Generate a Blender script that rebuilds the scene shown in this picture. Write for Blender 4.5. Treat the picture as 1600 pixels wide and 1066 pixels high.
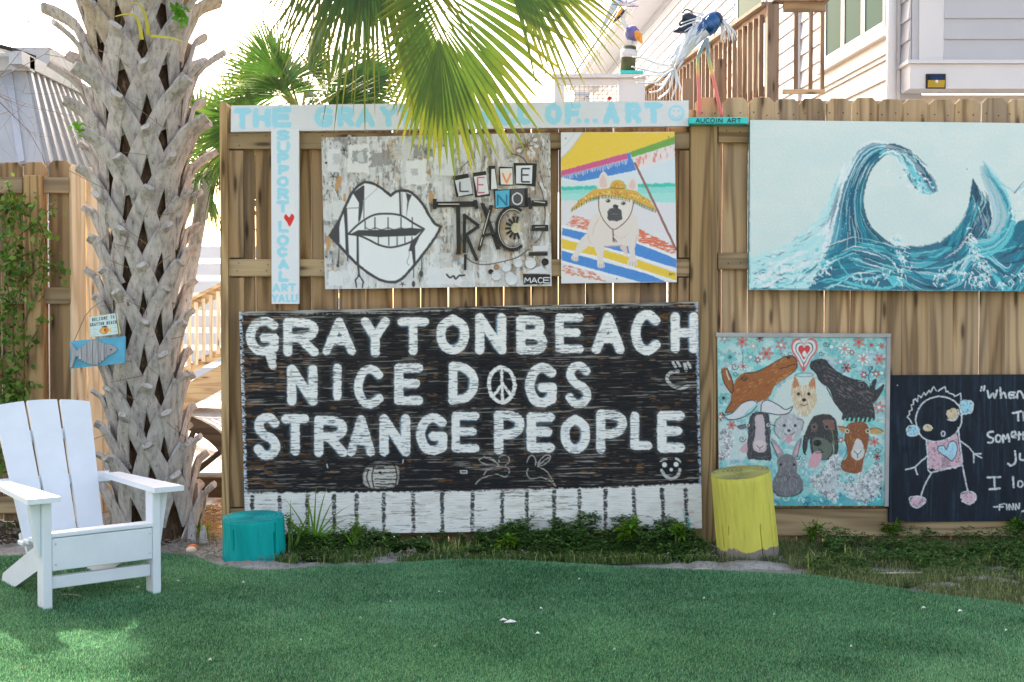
import bpy, math, random
import numpy as np
from mathutils import Vector, Matrix

random.seed(7)
rng = np.random.default_rng(7)
for _o in list(bpy.data.objects):
    bpy.data.objects.remove(_o)
scene = bpy.context.scene
COLL = scene.collection
R = math.radians

# ------------------------------------------------------------------ camera
CAM_H, FPX, HORIZON = 1.28, 2000.0, 480.0
PITCH = math.atan((533.0 - HORIZON) / FPX)
cam_d = bpy.data.cameras.new('camera')
cam_d.sensor_width = 36.0
cam_d.lens = 36.0 * FPX / 1600.0
cam_d.clip_start, cam_d.clip_end = 0.05, 600.0
cam = bpy.data.objects.new('camera', cam_d)
COLL.objects.link(cam)
cam.location = (0, 0, CAM_H)
cam.rotation_euler = (math.pi / 2 - PITCH, 0, 0)
scene.camera = cam

# ------------------------------------------------------------------ daylight
SUN_ELEV, SUN_LEFT = R(36.5), R(22)          # sun stands behind the fence, to the left
world = bpy.data.worlds.new('World')
scene.world = world
world.use_nodes = True
wn = world.node_tree
sky = wn.nodes.new('ShaderNodeTexSky')
sky.sky_type = 'NISHITA'
sky.sun_disc = False
sky.sun_elevation = SUN_ELEV
sky.sun_rotation = -SUN_LEFT
sky.air_density, sky.dust_density, sky.ozone_density = 1.0, 4.0, 0.0
haze = wn.nodes.new('ShaderNodeMix'); haze.data_type = 'RGBA'; haze.blend_type = 'MULTIPLY'
haze.inputs[0].default_value = 1.0; haze.inputs[7].default_value = (1.15, 1.0, 0.87, 1)      # a bright hazy sky, whiter than clear blue
wn.links.new(sky.outputs[0], haze.inputs[6]); wn.links.new(haze.outputs[2], wn.nodes['Background'].inputs[0])
wn.nodes['Background'].inputs[1].default_value = 0.11
sun_d = bpy.data.lights.new('sun', 'SUN')
sun_d.energy, sun_d.angle, sun_d.color = 2.15, R(0.5), (1.0, 0.94, 0.84)
sun = bpy.data.objects.new('sun', sun_d)
COLL.objects.link(sun)
S = Vector((-math.sin(SUN_LEFT) * math.cos(SUN_ELEV), math.cos(SUN_LEFT) * math.cos(SUN_ELEV), math.sin(SUN_ELEV)))
sun.rotation_euler = S.to_track_quat('Z', 'Y').to_euler()
sun.location = (-6, 12, 14)
scene.view_settings.view_transform = 'Standard'
scene.view_settings.look = 'None'
scene.view_settings.exposure = 2.42
scene.view_settings.gamma = 1.0
scene.view_settings.use_curve_mapping = False
scene.cycles.max_bounces = 8
scene.cycles.transparent_max_bounces = 8

# ------------------------------------------------------------------ helpers
_c, _s = math.cos(PITCH), math.sin(PITCH)

def U(px, py, Y):
    """the point at distance Y that the photograph shows at pixel px, py"""
    u, v = (px - 800.0) / FPX, (533.0 - py) / FPX
    dy = _c + v * _s
    t = Y / dy
    return Vector((u * t, Y, CAM_H + (v * _c - _s) * t))

def Ua(px, py, Y):
    u, v = (px - 800.0) / FPX, (533.0 - py) / FPX
    t = Y / (_c + v * _s)
    return np.stack([u * t, np.full_like(t, 0) + Y, CAM_H + (v * _c - _s) * t], -1)

def G(px, py, z=0.0):
    """the ground point seen at pixel px, py"""
    u, v = (px - 800.0) / FPX, (533.0 - py) / FPX
    t = (z - CAM_H) / (v * _c - _s)
    return Vector((u * t, (_c + v * _s) * t, z))

def lin(c):
    o = []
    for k in c[:3]:
        k = k / 255.0
        o.append(k / 12.92 if k <= 0.04045 else ((k + 0.055) / 1.055) ** 2.4)
    return tuple(o)

LOC = {}

def tag(o, label=None, cat=None, group=None, kind=None):
    if label: o['label'] = label
    if cat: o['category'] = cat
    if group: o['group'] = group
    if kind: o['kind'] = kind
    return o

def empty(name, loc, label=None, cat=None, group=None, rz=0.0):
    o = bpy.data.objects.new(name, None)
    o.empty_display_size = 0.1
    COLL.objects.link(o)
    o.location = loc
    o.rotation_euler = (0, 0, rz)
    LOC[o.name] = Vector(loc)
    return tag(o, label, cat, group)

def link(name, me, parent=None, loc=None):
    o = bpy.data.objects.new(name, me)
    COLL.objects.link(o)
    if parent is not None:
        o.parent = parent
    if loc is not None:
        o.location = loc
    return o

class MB:
    """collects boxes, tubes, straps ... and links them as ONE mesh object"""
    def __init__(s):
        s.v, s.f = [], []
    def add(s, vs, fs):
        n = len(s.v)
        s.v += [tuple(x) for x in vs]
        s.f += [tuple(i + n for i in f) for f in fs]
        return s
    def hexa(s, p):      # p: 8 points, bottom ring 0-3 then top ring 4-7
        return s.add(p, [(3, 2, 1, 0), (4, 5, 6, 7), (0, 1, 5, 4), (1, 2, 6, 5), (2, 3, 7, 6), (3, 0, 4, 7)])
    def box(s, a, b):
        x0, y0, z0 = a; x1, y1, z1 = b
        return s.hexa([(x0, y0, z0), (x1, y0, z0), (x1, y1, z0), (x0, y1, z0), (x0, y0, z1), (x1, y0, z1), (x1, y1, z1), (x0, y1, z1)])
    def cbox(s, a, b, c=0.004):
        """box with chamfered edges"""
        x0, y0, z0 = a; x1, y1, z1 = b
        xs = (x0, x0 + c, x1 - c, x1); ys = (y0, y0 + c, y1 - c, y1); zs = (z0, z0 + c, z1 - c, z1)
        V = []; idx = {}
        for i in (0, 1, 2, 3):
            for j in (0, 1, 2, 3):
                for k in (0, 1, 2, 3):
                    if sum(q in (0, 3) for q in (i, j, k)) == 1:
                        idx[i, j, k] = len(V); V.append((xs[i], ys[j], zs[k]))
        F = []
        for a_ in range(3):
            for e in (0, 3):
                def key(p, q):
                    t = [0, 0, 0]; t[a_] = e; o = [z for z in range(3) if z != a_]; t[o[0]] = p; t[o[1]] = q
                    return idx[tuple(t)]
                F.append((key(1, 1), key(2, 1), key(2, 2), key(1, 2)))
        for a_ in range(3):
            o = [z for z in range(3) if z != a_]
            for e in (0, 3):
                for g in (0, 3):
                    def kk(along, first):
                        t = [0, 0, 0]; t[a_] = along
                        if first: t[o[0]] = e; t[o[1]] = 1 if g == 0 else 2
                        else: t[o[1]] = g; t[o[0]] = 1 if e == 0 else 2
                        return idx[tuple(t)]
                    F.append((kk(1, True), kk(2, True), kk(2, False), kk(1, False)))
        for i in (0, 3):
            for j in (0, 3):
                for k in (0, 3):
                    m = lambda q: 1 if q == 0 else 2
                    F.append((idx[i, m(j), m(k)], idx[m(i), j, m(k)], idx[m(i), m(j), k]))
        return s.add(V, F)
    def bar(s, p0, p1, w, h, up=(0, 0, 1)):
        """rectangular bar from p0 to p1; w across, h along up"""
        p0, p1 = Vector(p0), Vector(p1)
        d = (p1 - p0).normalized(); up = Vector(up)
        x = d.cross(up).normalized() * (w / 2); y = x.cross(d).normalized() * (h / 2)
        return s.hexa([p0 - x - y, p0 + x - y, p1 + x - y, p1 - x - y, p0 - x + y, p0 + x + y, p1 + x + y, p1 - x + y])
    def prism(s, pts, dvec):
        """polygon pts (3D, planar) extruded by dvec"""
        n = len(pts); d = Vector(dvec)
        P = [Vector(p) for p in pts]
        return s.add(P + [p + d for p in P], [tuple(range(n))[::-1], tuple(range(n, 2 * n))] + [(i, (i + 1) % n, n + (i + 1) % n, n + i) for i in range(n)])
    def tube(s, pts, radii, n=6, cap=True):
        pts = [Vector(p) for p in pts]
        if not hasattr(radii, '__len__'): radii = [radii] * len(pts)
        vs, fs = [], []
        ref = Vector((0.13, 0.31, 0.94))
        for i, p in enumerate(pts):
            d = (pts[min(i + 1, len(pts) - 1)] - pts[max(i - 1, 0)])
            d = d.normalized() if d.length > 1e-9 else Vector((0, 0, 1))
            if abs(d.dot(ref)) > 0.97: ref = Vector((0.94, 0.13, 0.31))
            x = d.cross(ref).normalized(); y = d.cross(x)
            for k in range(n):
                a = 2 * math.pi * k / n
                vs.append(p + (x * math.cos(a) + y * math.sin(a)) * radii[i])
        for i in range(len(pts) - 1):
            for k in range(n):
                fs.append((i * n + k, i * n + (k + 1) % n, (i + 1) * n + (k + 1) % n, (i + 1) * n + k))
        if cap:
            fs.append(tuple(range(n))[::-1]); fs.append(tuple(range((len(pts) - 1) * n, len(pts) * n)))
        return s.add(vs, fs)
    def strap(s, pts, nors, widths, thick, crown=0.3):
        """a flat tapering strap with a slightly domed face"""
        vs, fs = [], []
        m = len(pts)
        for i in range(m):
            d = (pts[min(i + 1, m - 1)] - pts[max(i - 1, 0)]).normalized()
            n = nors[i].normalized(); x = d.cross(n).normalized(); n = x.cross(d).normalized()
            w = widths[i] / 2; t = thick[i] if hasattr(thick, '__len__') else thick
            p = pts[i]
            vs += [p - x * w, p - x * w * 0.92 + n * t * 0.8, p + n * (t + w * crown * 0.35), p + x * w * 0.92 + n * t * 0.8, p + x * w, p - n * t * 0.2]
        for i in range(m - 1):
            for k in range(6):
                fs.append((i * 6 + k, (i + 1) * 6 + k, (i + 1) * 6 + (k + 1) % 6, i * 6 + (k + 1) % 6))
        fs.append((0, 1, 2, 3, 4, 5)); fs.append(tuple(range((m - 1) * 6, m * 6))[::-1])
        return s.add(vs, fs)
    def ball(s, c, r, nu=10, nv=7, M=None):
        c = Vector(c); rr = r if hasattr(r, '__len__') else (r, r, r)
        vs = []
        for j in range(nv + 1):
            ph = math.pi * j / nv
            for i in range(nu):
                th = 2 * math.pi * i / nu
                q = Vector((rr[0] * math.sin(ph) * math.cos(th), rr[1] * math.sin(ph) * math.sin(th), rr[2] * math.cos(ph)))
                vs.append(c + (M @ q if M else q))
        return s.add(vs, [(j * nu + i, (j + 1) * nu + i, (j + 1) * nu + (i + 1) % nu, j * nu + (i + 1) % nu) for j in range(nv) for i in range(nu)])
    def mesh(s, name, mat, smooth=False, off=Vector((0, 0, 0))):
        me = bpy.data.meshes.new(name)
        me.from_pydata([(v[0] - off[0], v[1] - off[1], v[2] - off[2]) for v in s.v], [], s.f)
        me.validate(clean_customdata=False)
        if mat: me.materials.append(mat)
        if smooth: me.polygons.foreach_set('use_smooth', [True] * len(me.polygons))
        # normals outward
        import bmesh
        bm = bmesh.new(); bm.from_mesh(me); bmesh.ops.recalc_face_normals(bm, faces=bm.faces); bm.to_mesh(me); bm.free()
        return me
    def build(s, name, mat, parent=None, smooth=False, local=False):
        off = Vector((0, 0, 0))
        if parent is not None and not local:
            q = parent
            while q is not None:
                off = off + Vector(q.location); q = q.parent
        elif parent is None and s.v:
            a = np.array(s.v); off = Vector(((a[:, 0].min() + a[:, 0].max()) / 2, (a[:, 1].min() + a[:, 1].max()) / 2, a[:, 2].min()))
        me = s.mesh(name, mat, smooth, off)
        o = link(name, me, parent)
        if parent is None: o.location = off
        LOC[o.name] = off
        return o

def tri_object(name, V, F, mat, colors=None, parent=None, off=(0, 0, 0), smooth=False):
    """bulk mesh out of numpy arrays (V n x 3, F m x k)"""
    me = bpy.data.meshes.new(name)
    V = np.asarray(V, np.float32) - np.asarray(off, np.float32); F = np.asarray(F, np.int32)
    k = F.shape[1]
    me.vertices.add(len(V)); me.vertices.foreach_set('co', V.ravel())
    me.loops.add(F.size); me.loops.foreach_set('vertex_index', F.ravel())
    me.polygons.add(len(F)); me.polygons.foreach_set('loop_start', np.arange(0, F.size, k, dtype=np.int32))
    me.update(calc_edges=True)
    if colors is not None:
        at = me.color_attributes.new('paint', 'FLOAT_COLOR', 'POINT')
        c4 = np.ones((len(V), 4), np.float32); c4[:, :3] = colors
        at.data.foreach_set('color', c4.ravel())
    if smooth: me.polygons.foreach_set('use_smooth', np.ones(len(F), bool))
    me.materials.append(mat)
    o = link(name, me, parent)
    if parent is None: o.location = off
    return o

# ------------------------------------------------------------------ materials
def new_mat(name):
    m = bpy.data.materials.new(name); m.use_nodes = True
    nt = m.node_tree
    return m, nt, nt.nodes['Principled BSDF']

def nd(nt, t, **kw):
    n = nt.nodes.new('ShaderNode' + t)
    for k, v in kw.items():
        if k in n.inputs: n.inputs[k].default_value = v
        else: setattr(n, k, v)
    return n

def coords(nt, scale, randomize=True):
    tc = nd(nt, 'TexCoord'); mp = nd(nt, 'Mapping')
    mp.inputs['Scale'].default_value = scale
    nt.links.new(tc.outputs['Object'], mp.inputs['Vector'])
    if randomize:
        oi = nd(nt, 'ObjectInfo'); mu = nd(nt, 'VectorMath', operation='MULTIPLY_ADD')
        mu.inputs[1].default_value = (37.0, 53.0, 29.0)
        nt.links.new(oi.outputs['Random'], mu.inputs[0]); nt.links.new(mp.outputs[0], mu.inputs[2])
        return mu.outputs[0]
    return mp.outputs[0]

def noise(nt, vec, scale, detail=4.0, rough=0.55, dist=0.0):
    n = nd(nt, 'TexNoise', Scale=scale, Detail=detail, Roughness=rough, Distortion=dist)
    nt.links.new(vec, n.inputs['Vector'])
    return n.outputs['Fac']

def ramp(nt, fac, stops, interp='LINEAR'):
    r = nd(nt, 'ValToRGB'); r.color_ramp.interpolation = interp
    els = r.color_ramp.elements
    while len(els) < len(stops): els.new(0.5)
    for e, (p, c) in zip(els, stops):
        e.position = p; e.color = (c[0], c[1], c[2], 1)
    nt.links.new(fac, r.inputs[0])
    return r.outputs['Color']

def mix(nt, fac, a, b, mode='MIX'):
    n = nd(nt, 'Mix', data_type='RGBA', blend_type=mode)
    for i, q in ((0, fac), (6, a), (7, b)):
        if isinstance(q, (int, float)): n.inputs[i].default_value = q
        elif isinstance(q, tuple): n.inputs[i].default_value = (q[0], q[1], q[2], 1)
        else: nt.links.new(q, n.inputs[i])
    return n.outputs[2]

def bump(nt, bs, h, strength, dist=0.01):
    b = nd(nt, 'Bump', Strength=strength, Distance=dist)
    nt.links.new(h, b.inputs['Height']); nt.links.new(b.outputs[0], bs.inputs['Normal'])

def simple(name, c, rough=0.55, var=0.15, scale=6.0, bmp=0.15, bscale=70.0, spec=0.3, metal=0.0, dirt=None, aniso=(1, 1, 1)):
    m, nt, bs = new_mat(name)
    v = coords(nt, aniso)
    a = lin(c); f = noise(nt, v, scale, 5)
    o = ramp(nt, f, [(0.3, tuple(x * (1 - var) for x in a)), (0.7, tuple(min(0.9, x * (1 + var)) for x in a))])
    if dirt:
        f2 = noise(nt, v, scale * 2.3, 6, 0.65)
        o = mix(nt, ramp(nt, f2, [(dirt[1], (0, 0, 0)), (min(1, dirt[1] + 0.1), (1, 1, 1))]), o, lin(dirt[0]))
    nt.links.new(o, bs.inputs['Base Color'])
    bs.inputs['Roughness'].default_value = rough; bs.inputs['Metallic'].default_value = metal
    bs.inputs['Specular IOR Level'].default_value = spec
    if bmp: bump(nt, bs, noise(nt, v, bscale, 4), bmp, 0.004)
    return m

def wood(name, light, mid, dark, grey, gamt=0.35, axis='Z', freq=34.0, var=0.5):
    m, nt, bs = new_mat(name)
    sc = {'Z': (7.0, 7.0, 0.5), 'X': (0.5, 7.0, 7.0), 'Y': (7.0, 0.5, 7.0)}[axis]
    fs = {'Z': (85.0, 85.0, 1.8), 'X': (1.8, 85.0, 85.0), 'Y': (85.0, 1.8, 85.0)}[axis]
    v = coords(nt, sc)
    n = noise(nt, v, 1.0, 2.0, 0.45, 0.25)
    mu = nd(nt, 'Math', operation='MULTIPLY'); mu.inputs[1].default_value = freq * 1.25; nt.links.new(n, mu.inputs[0])
    sn = nd(nt, 'Math', operation='SINE'); nt.links.new(mu.outputs[0], sn.inputs[0])
    ma = nd(nt, 'MapRange'); ma.inputs[1].default_value = -1; ma.inputs[2].default_value = 1; nt.links.new(sn.outputs[0], ma.inputs[0])
    ring = ramp(nt, ma.outputs[0], [(0.0, lin(dark)), (0.3, lin(mid)), (0.75, lin(light)), (1.0, lin(light))])
    fine = noise(nt, coords(nt, fs), 1.0, 3.0, 0.6)
    o = mix(nt, 0.38, ring, ramp(nt, fine, [(0.3, lin(mid)), (0.62, lin(light))]))
    # boards weather differently: some go grey, some stay golden
    oi = nd(nt, 'ObjectInfo'); mr = nd(nt, 'MapRange'); mr.inputs[3].default_value = max(0, gamt - var / 2); mr.inputs[4].default_value = min(1, gamt + var / 2)
    nt.links.new(oi.outputs['Random'], mr.inputs[0])
    gn = noise(nt, coords(nt, {'Z': (5, 5, 1.2), 'X': (1.2, 5, 5), 'Y': (5, 1.2, 5)}[axis]), 1.0, 5.0, 0.6)
    gr = nd(nt, 'Math', operation='MULTIPLY'); nt.links.new(mr.outputs[0], gr.inputs[0])
    g2 = nd(nt, 'MapRange'); g2.inputs[1].default_value = 0.3; g2.inputs[2].default_value = 0.65; nt.links.new(gn, g2.inputs[0]); nt.links.new(g2.outputs[0], gr.inputs[1])
    o = mix(nt, gr.outputs[0], o, lin(grey))
    # knots
    vo = nd(nt, 'TexVoronoi', Scale=1.0); vo.feature = 'F1'; vo.voronoi_dimensions = '2D'
    sp = nd(nt, 'SeparateXYZ'); cb = nd(nt, 'CombineXYZ')
    nt.links.new(coords(nt, {'Z': (8, 8, 1.7), 'X': (1.7, 8, 8), 'Y': (8, 1.7, 8)}[axis]), sp.inputs[0])
    nt.links.new(sp.outputs['Y' if axis == 'Y' else 'X'], cb.inputs['X']); nt.links.new(sp.outputs['Z'], cb.inputs['Y'])
    nt.links.new(cb.outputs[0], vo.inputs['Vector'])
    kn = ramp(nt, vo.outputs['Distance'], [(0.045, (1, 1, 1)), (0.10, (.25, .25, .25)), (0.17, (0, 0, 0))])
    o = mix(nt, mix(nt, 0.75, (0, 0, 0), kn), o, lin(tuple(k * 0.45 for k in dark)))
    # per-board tone
    hv = nd(nt, 'HueSaturation'); m3 = nd(nt, 'MapRange'); m3.inputs[3].default_value = 0.74; m3.inputs[4].default_value = 1.12
    ad = nd(nt, 'Math', operation='FRACT'); a2 = nd(nt, 'Math', operation='MULTIPLY'); a2.inputs[1].default_value = 7.31
    nt.links.new(oi.outputs['Random'], a2.inputs[0]); nt.links.new(a2.outputs[0], ad.inputs[0]); nt.links.new(ad.outputs[0], m3.inputs[0])
    nt.links.new(m3.outputs[0], hv.inputs['Value']); nt.links.new(o, hv.inputs['Color'])
    nt.links.new(hv.outputs[0], bs.inputs['Base Color'])
    bs.inputs['Roughness'].default_value = 0.78; bs.inputs['Specular IOR Level'].default_value = 0.2
    ad2 = nd(nt, 'Math', operation='ADD'); nt.links.new(fine, ad2.inputs[0]); nt.links.new(ma.outputs[0], ad2.inputs[1])
    bump(nt, bs, ad2.outputs[0], 0.25, 0.002)
    return m

def leaf_mat(name, c, trans=0.5, var=0.3, tip=None, rough=0.45):
    """a thin leaf: reflects and lets light through"""
    m, nt, bs = new_mat(name)
    v = coords(nt, (1, 1, 1))
    at = nd(nt, 'VertexColor', layer_name='paint')
    a = lin(c)
    o = ramp(nt, noise(nt, v, 9.0, 4), [(0.3, tuple(x * (1 - var) for x in a)), (0.7, tuple(x * (1 + var) for x in a))])
    if tip: o = mix(nt, at.outputs['Color'], o, lin(tip))
    nt.links.new(o, bs.inputs['Base Color']); bs.inputs['Roughness'].default_value = rough
    bs.inputs['Specular IOR Level'].default_value = 0.3
    tr = nd(nt, 'BsdfTranslucent'); ms = nd(nt, 'MixShader'); ms.inputs[0].default_value = trans
    nt.links.new(mix(nt, 1.0, o, (1.0, 0.95, 0.45), 'MULTIPLY'), tr.inputs[0])
    out = nt.nodes['Material Output']
    nt.links.new(bs.outputs[0], ms.inputs[1]); nt.links.new(tr.outputs[0], ms.inputs[2]); nt.links.new(ms.outputs[0], out.inputs['Surface'])
    return m

def paint_mat(name, rough=0.5, var=0.12, bmp=0.25, aniso=(1, 1, 1), bscale=150.0, spec=0.35):
    """dried paint whose pigment is carried by the 'paint' attribute"""
    m, nt, bs = new_mat(name)
    at = nd(nt, 'VertexColor', layer_name='paint')
    v = coords(nt, aniso, False)
    f = noise(nt, v, 90.0, 4, 0.6)
    o = mix(nt, 1.0, at.outputs['Color'], ramp(nt, f, [(0.25, (1 - var,) * 3), (0.75, (1 + var,) * 3)]), 'MULTIPLY')
    nt.links.new(o, bs.inputs['Base Color'])
    bs.inputs['Roughness'].default_value = rough; bs.inputs['Specular IOR Level'].default_value = spec
    bump(nt, bs, noise(nt, v, bscale, 5, 0.6), bmp, 0.004)
    return m

WOOD_PICKET = wood('fence_wood', (190, 156, 112), (148, 113, 74), (78, 54, 34), (142, 128, 112), 0.38, 'Z')
WOOD_PALE = wood('pale_fence_wood', (206, 174, 132), (168, 132, 92), (92, 66, 42), (160, 144, 124), 0.4, 'Z')
WOOD_RAIL = wood('rail_wood', (192, 164, 124), (154, 124, 88), (94, 70, 46), (156, 144, 126), 0.4, 'X', 30.0)
WOOD_POST = wood('post_wood', (198, 164, 116), (160, 124, 80), (98, 70, 44), (160, 146, 124), 0.2, 'Z', 54.0)
WOOD_DECK = wood('deck_wood', (160, 132, 108), (130, 104, 82), (92, 70, 54), (150, 138, 126), 0.45, 'Z')
WOOD_DECKX = wood('deck_rail_wood', (160, 132, 108), (130, 104, 82), (92, 70, 54), (150, 138, 126), 0.45, 'Y')
WOOD_NEW = wood('new_lumber', (224, 208, 178), (206, 186, 154), (172, 148, 114), (204, 194, 174), 0.2, 'Z')
WOOD_NEWX = wood('new_lumber_rail', (226, 196, 152), (206, 172, 128), (170, 134, 92), (200, 180, 150), 0.2, 'X')
WOOD_OLD = wood('grey_old_wood', (150, 138, 122), (112, 98, 84), (70, 58, 48), (150, 146, 140), 0.5, 'X')
WHITE_PAINT = simple('white_paint', (226, 226, 226), 0.5, 0.04, 5, 0.12, 120)
SIDING = simple('white_siding', (180, 183, 190), 0.5, 0.03, 3, 0.06, 80)
TRIM = simple('white_trim', (206, 208, 212), 0.45, 0.03, 3, 0.05, 80)
PLASTIC = simple('white_plastic_lumber', (222, 226, 232), 0.42, 0.05, 5, 0.15, 120, dirt=((188, 188, 184), .66))
METAL = simple('grey_sheet_metal', (178, 182, 188), 0.42, 0.12, 3, 0.05, 40, 0.5, 0.35)
METAL_RIB = simple('pale_sheet_metal', (176, 178, 180), 0.45, 0.08, 4, 0.05, 40, 0.5, 0.2)
BLACK = simple('black_plastic', (24, 25, 27), 0.4, 0.1, 5, 0.1)
TURQ = simple('turquoise_paint', (66, 200, 196), 0.5, 0.1, 9, 0.2, 90)
TEAL = simple('teal_log_paint', (0, 164, 160), 0.55, 0.12, 5, 0.5, 45, aniso=(3, 3, 0.5))
CREAMW = simple('cream_board_edge', (222, 218, 206), 0.6, 0.08)
# ------------------------------------------------------------------ painting: strokes laid on a fine grid of a board
def hash2(ix, iy, seed):
    n = (ix.astype(np.int64) * 374761393 + iy.astype(np.int64) * 668265263 + seed * 974634177) & 0x7fffffff
    n = ((n ^ (n >> 13)) * 1274126177) & 0x7fffffff
    n = n ^ (n >> 16)
    return (n & 0xffff) / 65535.0

def vnoise(X, Y, seed):
    ix, iy = np.floor(X), np.floor(Y)
    fx, fy = X - ix, Y - iy
    fx = fx * fx * (3 - 2 * fx); fy = fy * fy * (3 - 2 * fy)
    a, b = hash2(ix, iy, seed), hash2(ix + 1, iy, seed)
    c, d = hash2(ix, iy + 1, seed), hash2(ix + 1, iy + 1, seed)
    return (a * (1 - fx) + b * fx) * (1 - fy) + (c * (1 - fx) + d * fx) * fy

def fbm(X, Y, seed, octs=4):
    o, a, t = 0, 1.0, 0
    for k in range(octs):
        o = o + a * vnoise(X * 2 ** k, Y * 2 ** k, seed + k * 17); t += a; a *= 0.55
    return o / t

def smooth(pts, n=6, closed=False):
    P = [np.array(p, float) for p in pts]
    m = len(P); out = []
    rngi = range(m if closed else m - 1)
    for i in rngi:
        g = lambda k: P[k % m] if closed else P[min(max(k, 0), m - 1)]
        p0, p1, p2, p3 = g(i - 1), g(i), g(i + 1), g(i + 2)
        for j in range(n):
            t = j / n
            out.append(0.5 * ((2 * p1) + (-p0 + p2) * t + (2 * p0 - 5 * p1 + 4 * p2 - p3) * t * t + (-p0 + 3 * p1 - 3 * p2 + p3) * t ** 3))
    if not closed: out.append(P[-1])
    return [tuple(p) for p in out]

def zp(ox, oy, s, txt):
    """points read off an enlarged view: origin ox, oy, enlargement s"""
    return [(ox + float(a.split(',')[0]) / s, oy + float(a.split(',')[1]) / s) for a in txt.split()]

class Canvas:
    def __init__(s, corners, step=1.0, base=(230, 230, 228)):
        (ax, ay), (bx, by), (cx, cy), (dx, dy) = corners
        s.corners = corners
        n = int((abs(bx - ax) + abs(cx - dx)) / 2 / step) + 1
        m = int((abs(dy - ay) + abs(cy - by)) / 2 / step) + 1
        u, v = np.meshgrid(np.linspace(0, 1, n), np.linspace(0, 1, m))
        s.X = (ax * (1 - u) + bx * u) * (1 - v) + (dx * (1 - u) + cx * u) * v
        s.Y = (ay * (1 - u) + by * u) * (1 - v) + (dy * (1 - u) + cy * u) * v
        s.c = np.empty((m, n, 3)); s.c[:] = lin(base)
        s.h = np.zeros((m, n))
        s.cl, s.ch = s.X.min(0), s.X.max(0); s.rl, s.rh = s.Y.min(1), s.Y.max(1)
    def win(s, x0, y0, x1, y1):
        j = np.where((s.ch >= x0) & (s.cl <= x1))[0]; i = np.where((s.rh >= y0) & (s.rl <= y1))[0]
        if len(i) == 0 or len(j) == 0: return None
        return slice(i[0], i[-1] + 1), slice(j[0], j[-1] + 1)
    def put(s, w, a, color, mask):
        if mask is not None: a = a * mask[w]
        c = np.array(lin(color)) if not isinstance(color, np.ndarray) else color[w]
        s.c[w] = s.c[w] * (1 - a[..., None]) + c * a[..., None]
    def fill(s, pts, color, alpha=1.0, soft=1.2, mask=None, rough=0.0):
        p = np.array(pts, float)
        w = s.win(p[:, 0].min() - 2 - soft, p[:, 1].min() - 2 - soft, p[:, 0].max() + 2 + soft, p[:, 1].max() + 2 + soft)
        if w is None: return
        X, Y = s.X[w], s.Y[w]
        if rough:
            X = X + rough * (vnoise(X / 3.1, Y / 3.1, 5) - 0.5) * 2; Y = Y + rough * (vnoise(X / 3.1, Y / 3.1, 9) - 0.5) * 2
        ins = np.zeros(X.shape, bool); dm = np.full(X.shape, 1e9)
        for k in range(len(p)):
            (x1, y1), (x2, y2) = p[k], p[(k + 1) % len(p)]
            if y1 != y2:
                ins ^= ((Y < y1) != (Y < y2)) & (X < (x2 - x1) * (Y - y1) / (y2 - y1) + x1)
            ex, ey = x2 - x1, y2 - y1; L = ex * ex + ey * ey + 1e-9
            t = np.clip(((X - x1) * ex + (Y - y1) * ey) / L, 0, 1)
            dm = np.minimum(dm, (X - x1 - t * ex) ** 2 + (Y - y1 - t * ey) ** 2)
        d = np.sqrt(dm); d[ins] *= -1
        s.put(w, np.clip(0.5 - d / soft, 0, 1) * alpha, color, mask)
    def stroke(s, pts, width, color, alpha=1.0, soft=1.2, mask=None, rough=0.0, flat=False):
        p = np.array(pts, float)
        ws = np.array(width if hasattr(width, '__len__') else [width] * len(p), float) / 2
        if len(ws) != len(p): ws = np.interp(np.linspace(0, 1, len(p)), np.linspace(0, 1, len(ws)), ws)
        g = ws.max() + soft + rough + 1
        w = s.win(p[:, 0].min() - g, p[:, 1].min() - g, p[:, 0].max() + g, p[:, 1].max() + g)
        if w is None: return
        X, Y = s.X[w], s.Y[w]
        if rough:
            X = X + rough * (vnoise(X / 3.1, Y / 3.1, 5) - 0.5) * 2; Y = Y + rough * (vnoise(X / 3.1, Y / 3.1, 9) - 0.5) * 2
        dm = np.full(X.shape, 1e9)
        for k in range(len(p) - 1):
            (x1, y1), (x2, y2) = p[k], p[k + 1]
            ex, ey = x2 - x1, y2 - y1; L = ex * ex + ey * ey + 1e-9
            t = np.clip(((X - x1) * ex + (Y - y1) * ey) / L, 0, 1)
            dm = np.minimum(dm, np.sqrt((X - x1 - t * ex) ** 2 + (Y - y1 - t * ey) ** 2) - (ws[k] * (1 - t) + ws[k + 1] * t))
        a = np.clip(0.5 - dm / soft, 0, 1) * alpha
        s.put(w, a, color, mask)
        s.h[w] += 0
    def disc(s, x, y, r, color, alpha=1.0, soft=1.2, ry=None, mask=None, ring=None):
        ry = ry or r
        pts = [(x + r * math.cos(k * math.pi / 12), y + ry * math.sin(k * math.pi / 12)) for k in range(25)]
        if ring: s.stroke(pts, ring, color, alpha, soft, mask)
        else: s.fill(pts[:-1], color, alpha, soft, mask)
    def letter(s, ch, x0, y0, x1, y1, wd, color, alpha=1.0, soft=1.2, mask=None, rough=0.6, halo=None):
        w, h = x1 - x0, y1 - y0; q = wd / 2
        for st in FONT[ch]:
            cur = st.startswith('~')
            P = [tuple(float(k) for k in t.split(',')) for t in st.lstrip('~').split()]
            if cur: P = smooth(P, 5)
            P = [(x0 + q + a * (w - wd), y0 + q + b * (h - wd)) for a, b in P]
            if halo: s.stroke(P, wd + halo[0], halo[1], halo[2], halo[0] * 1.2, mask)
            s.stroke(P, wd, color, alpha, soft, mask, rough)
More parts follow.
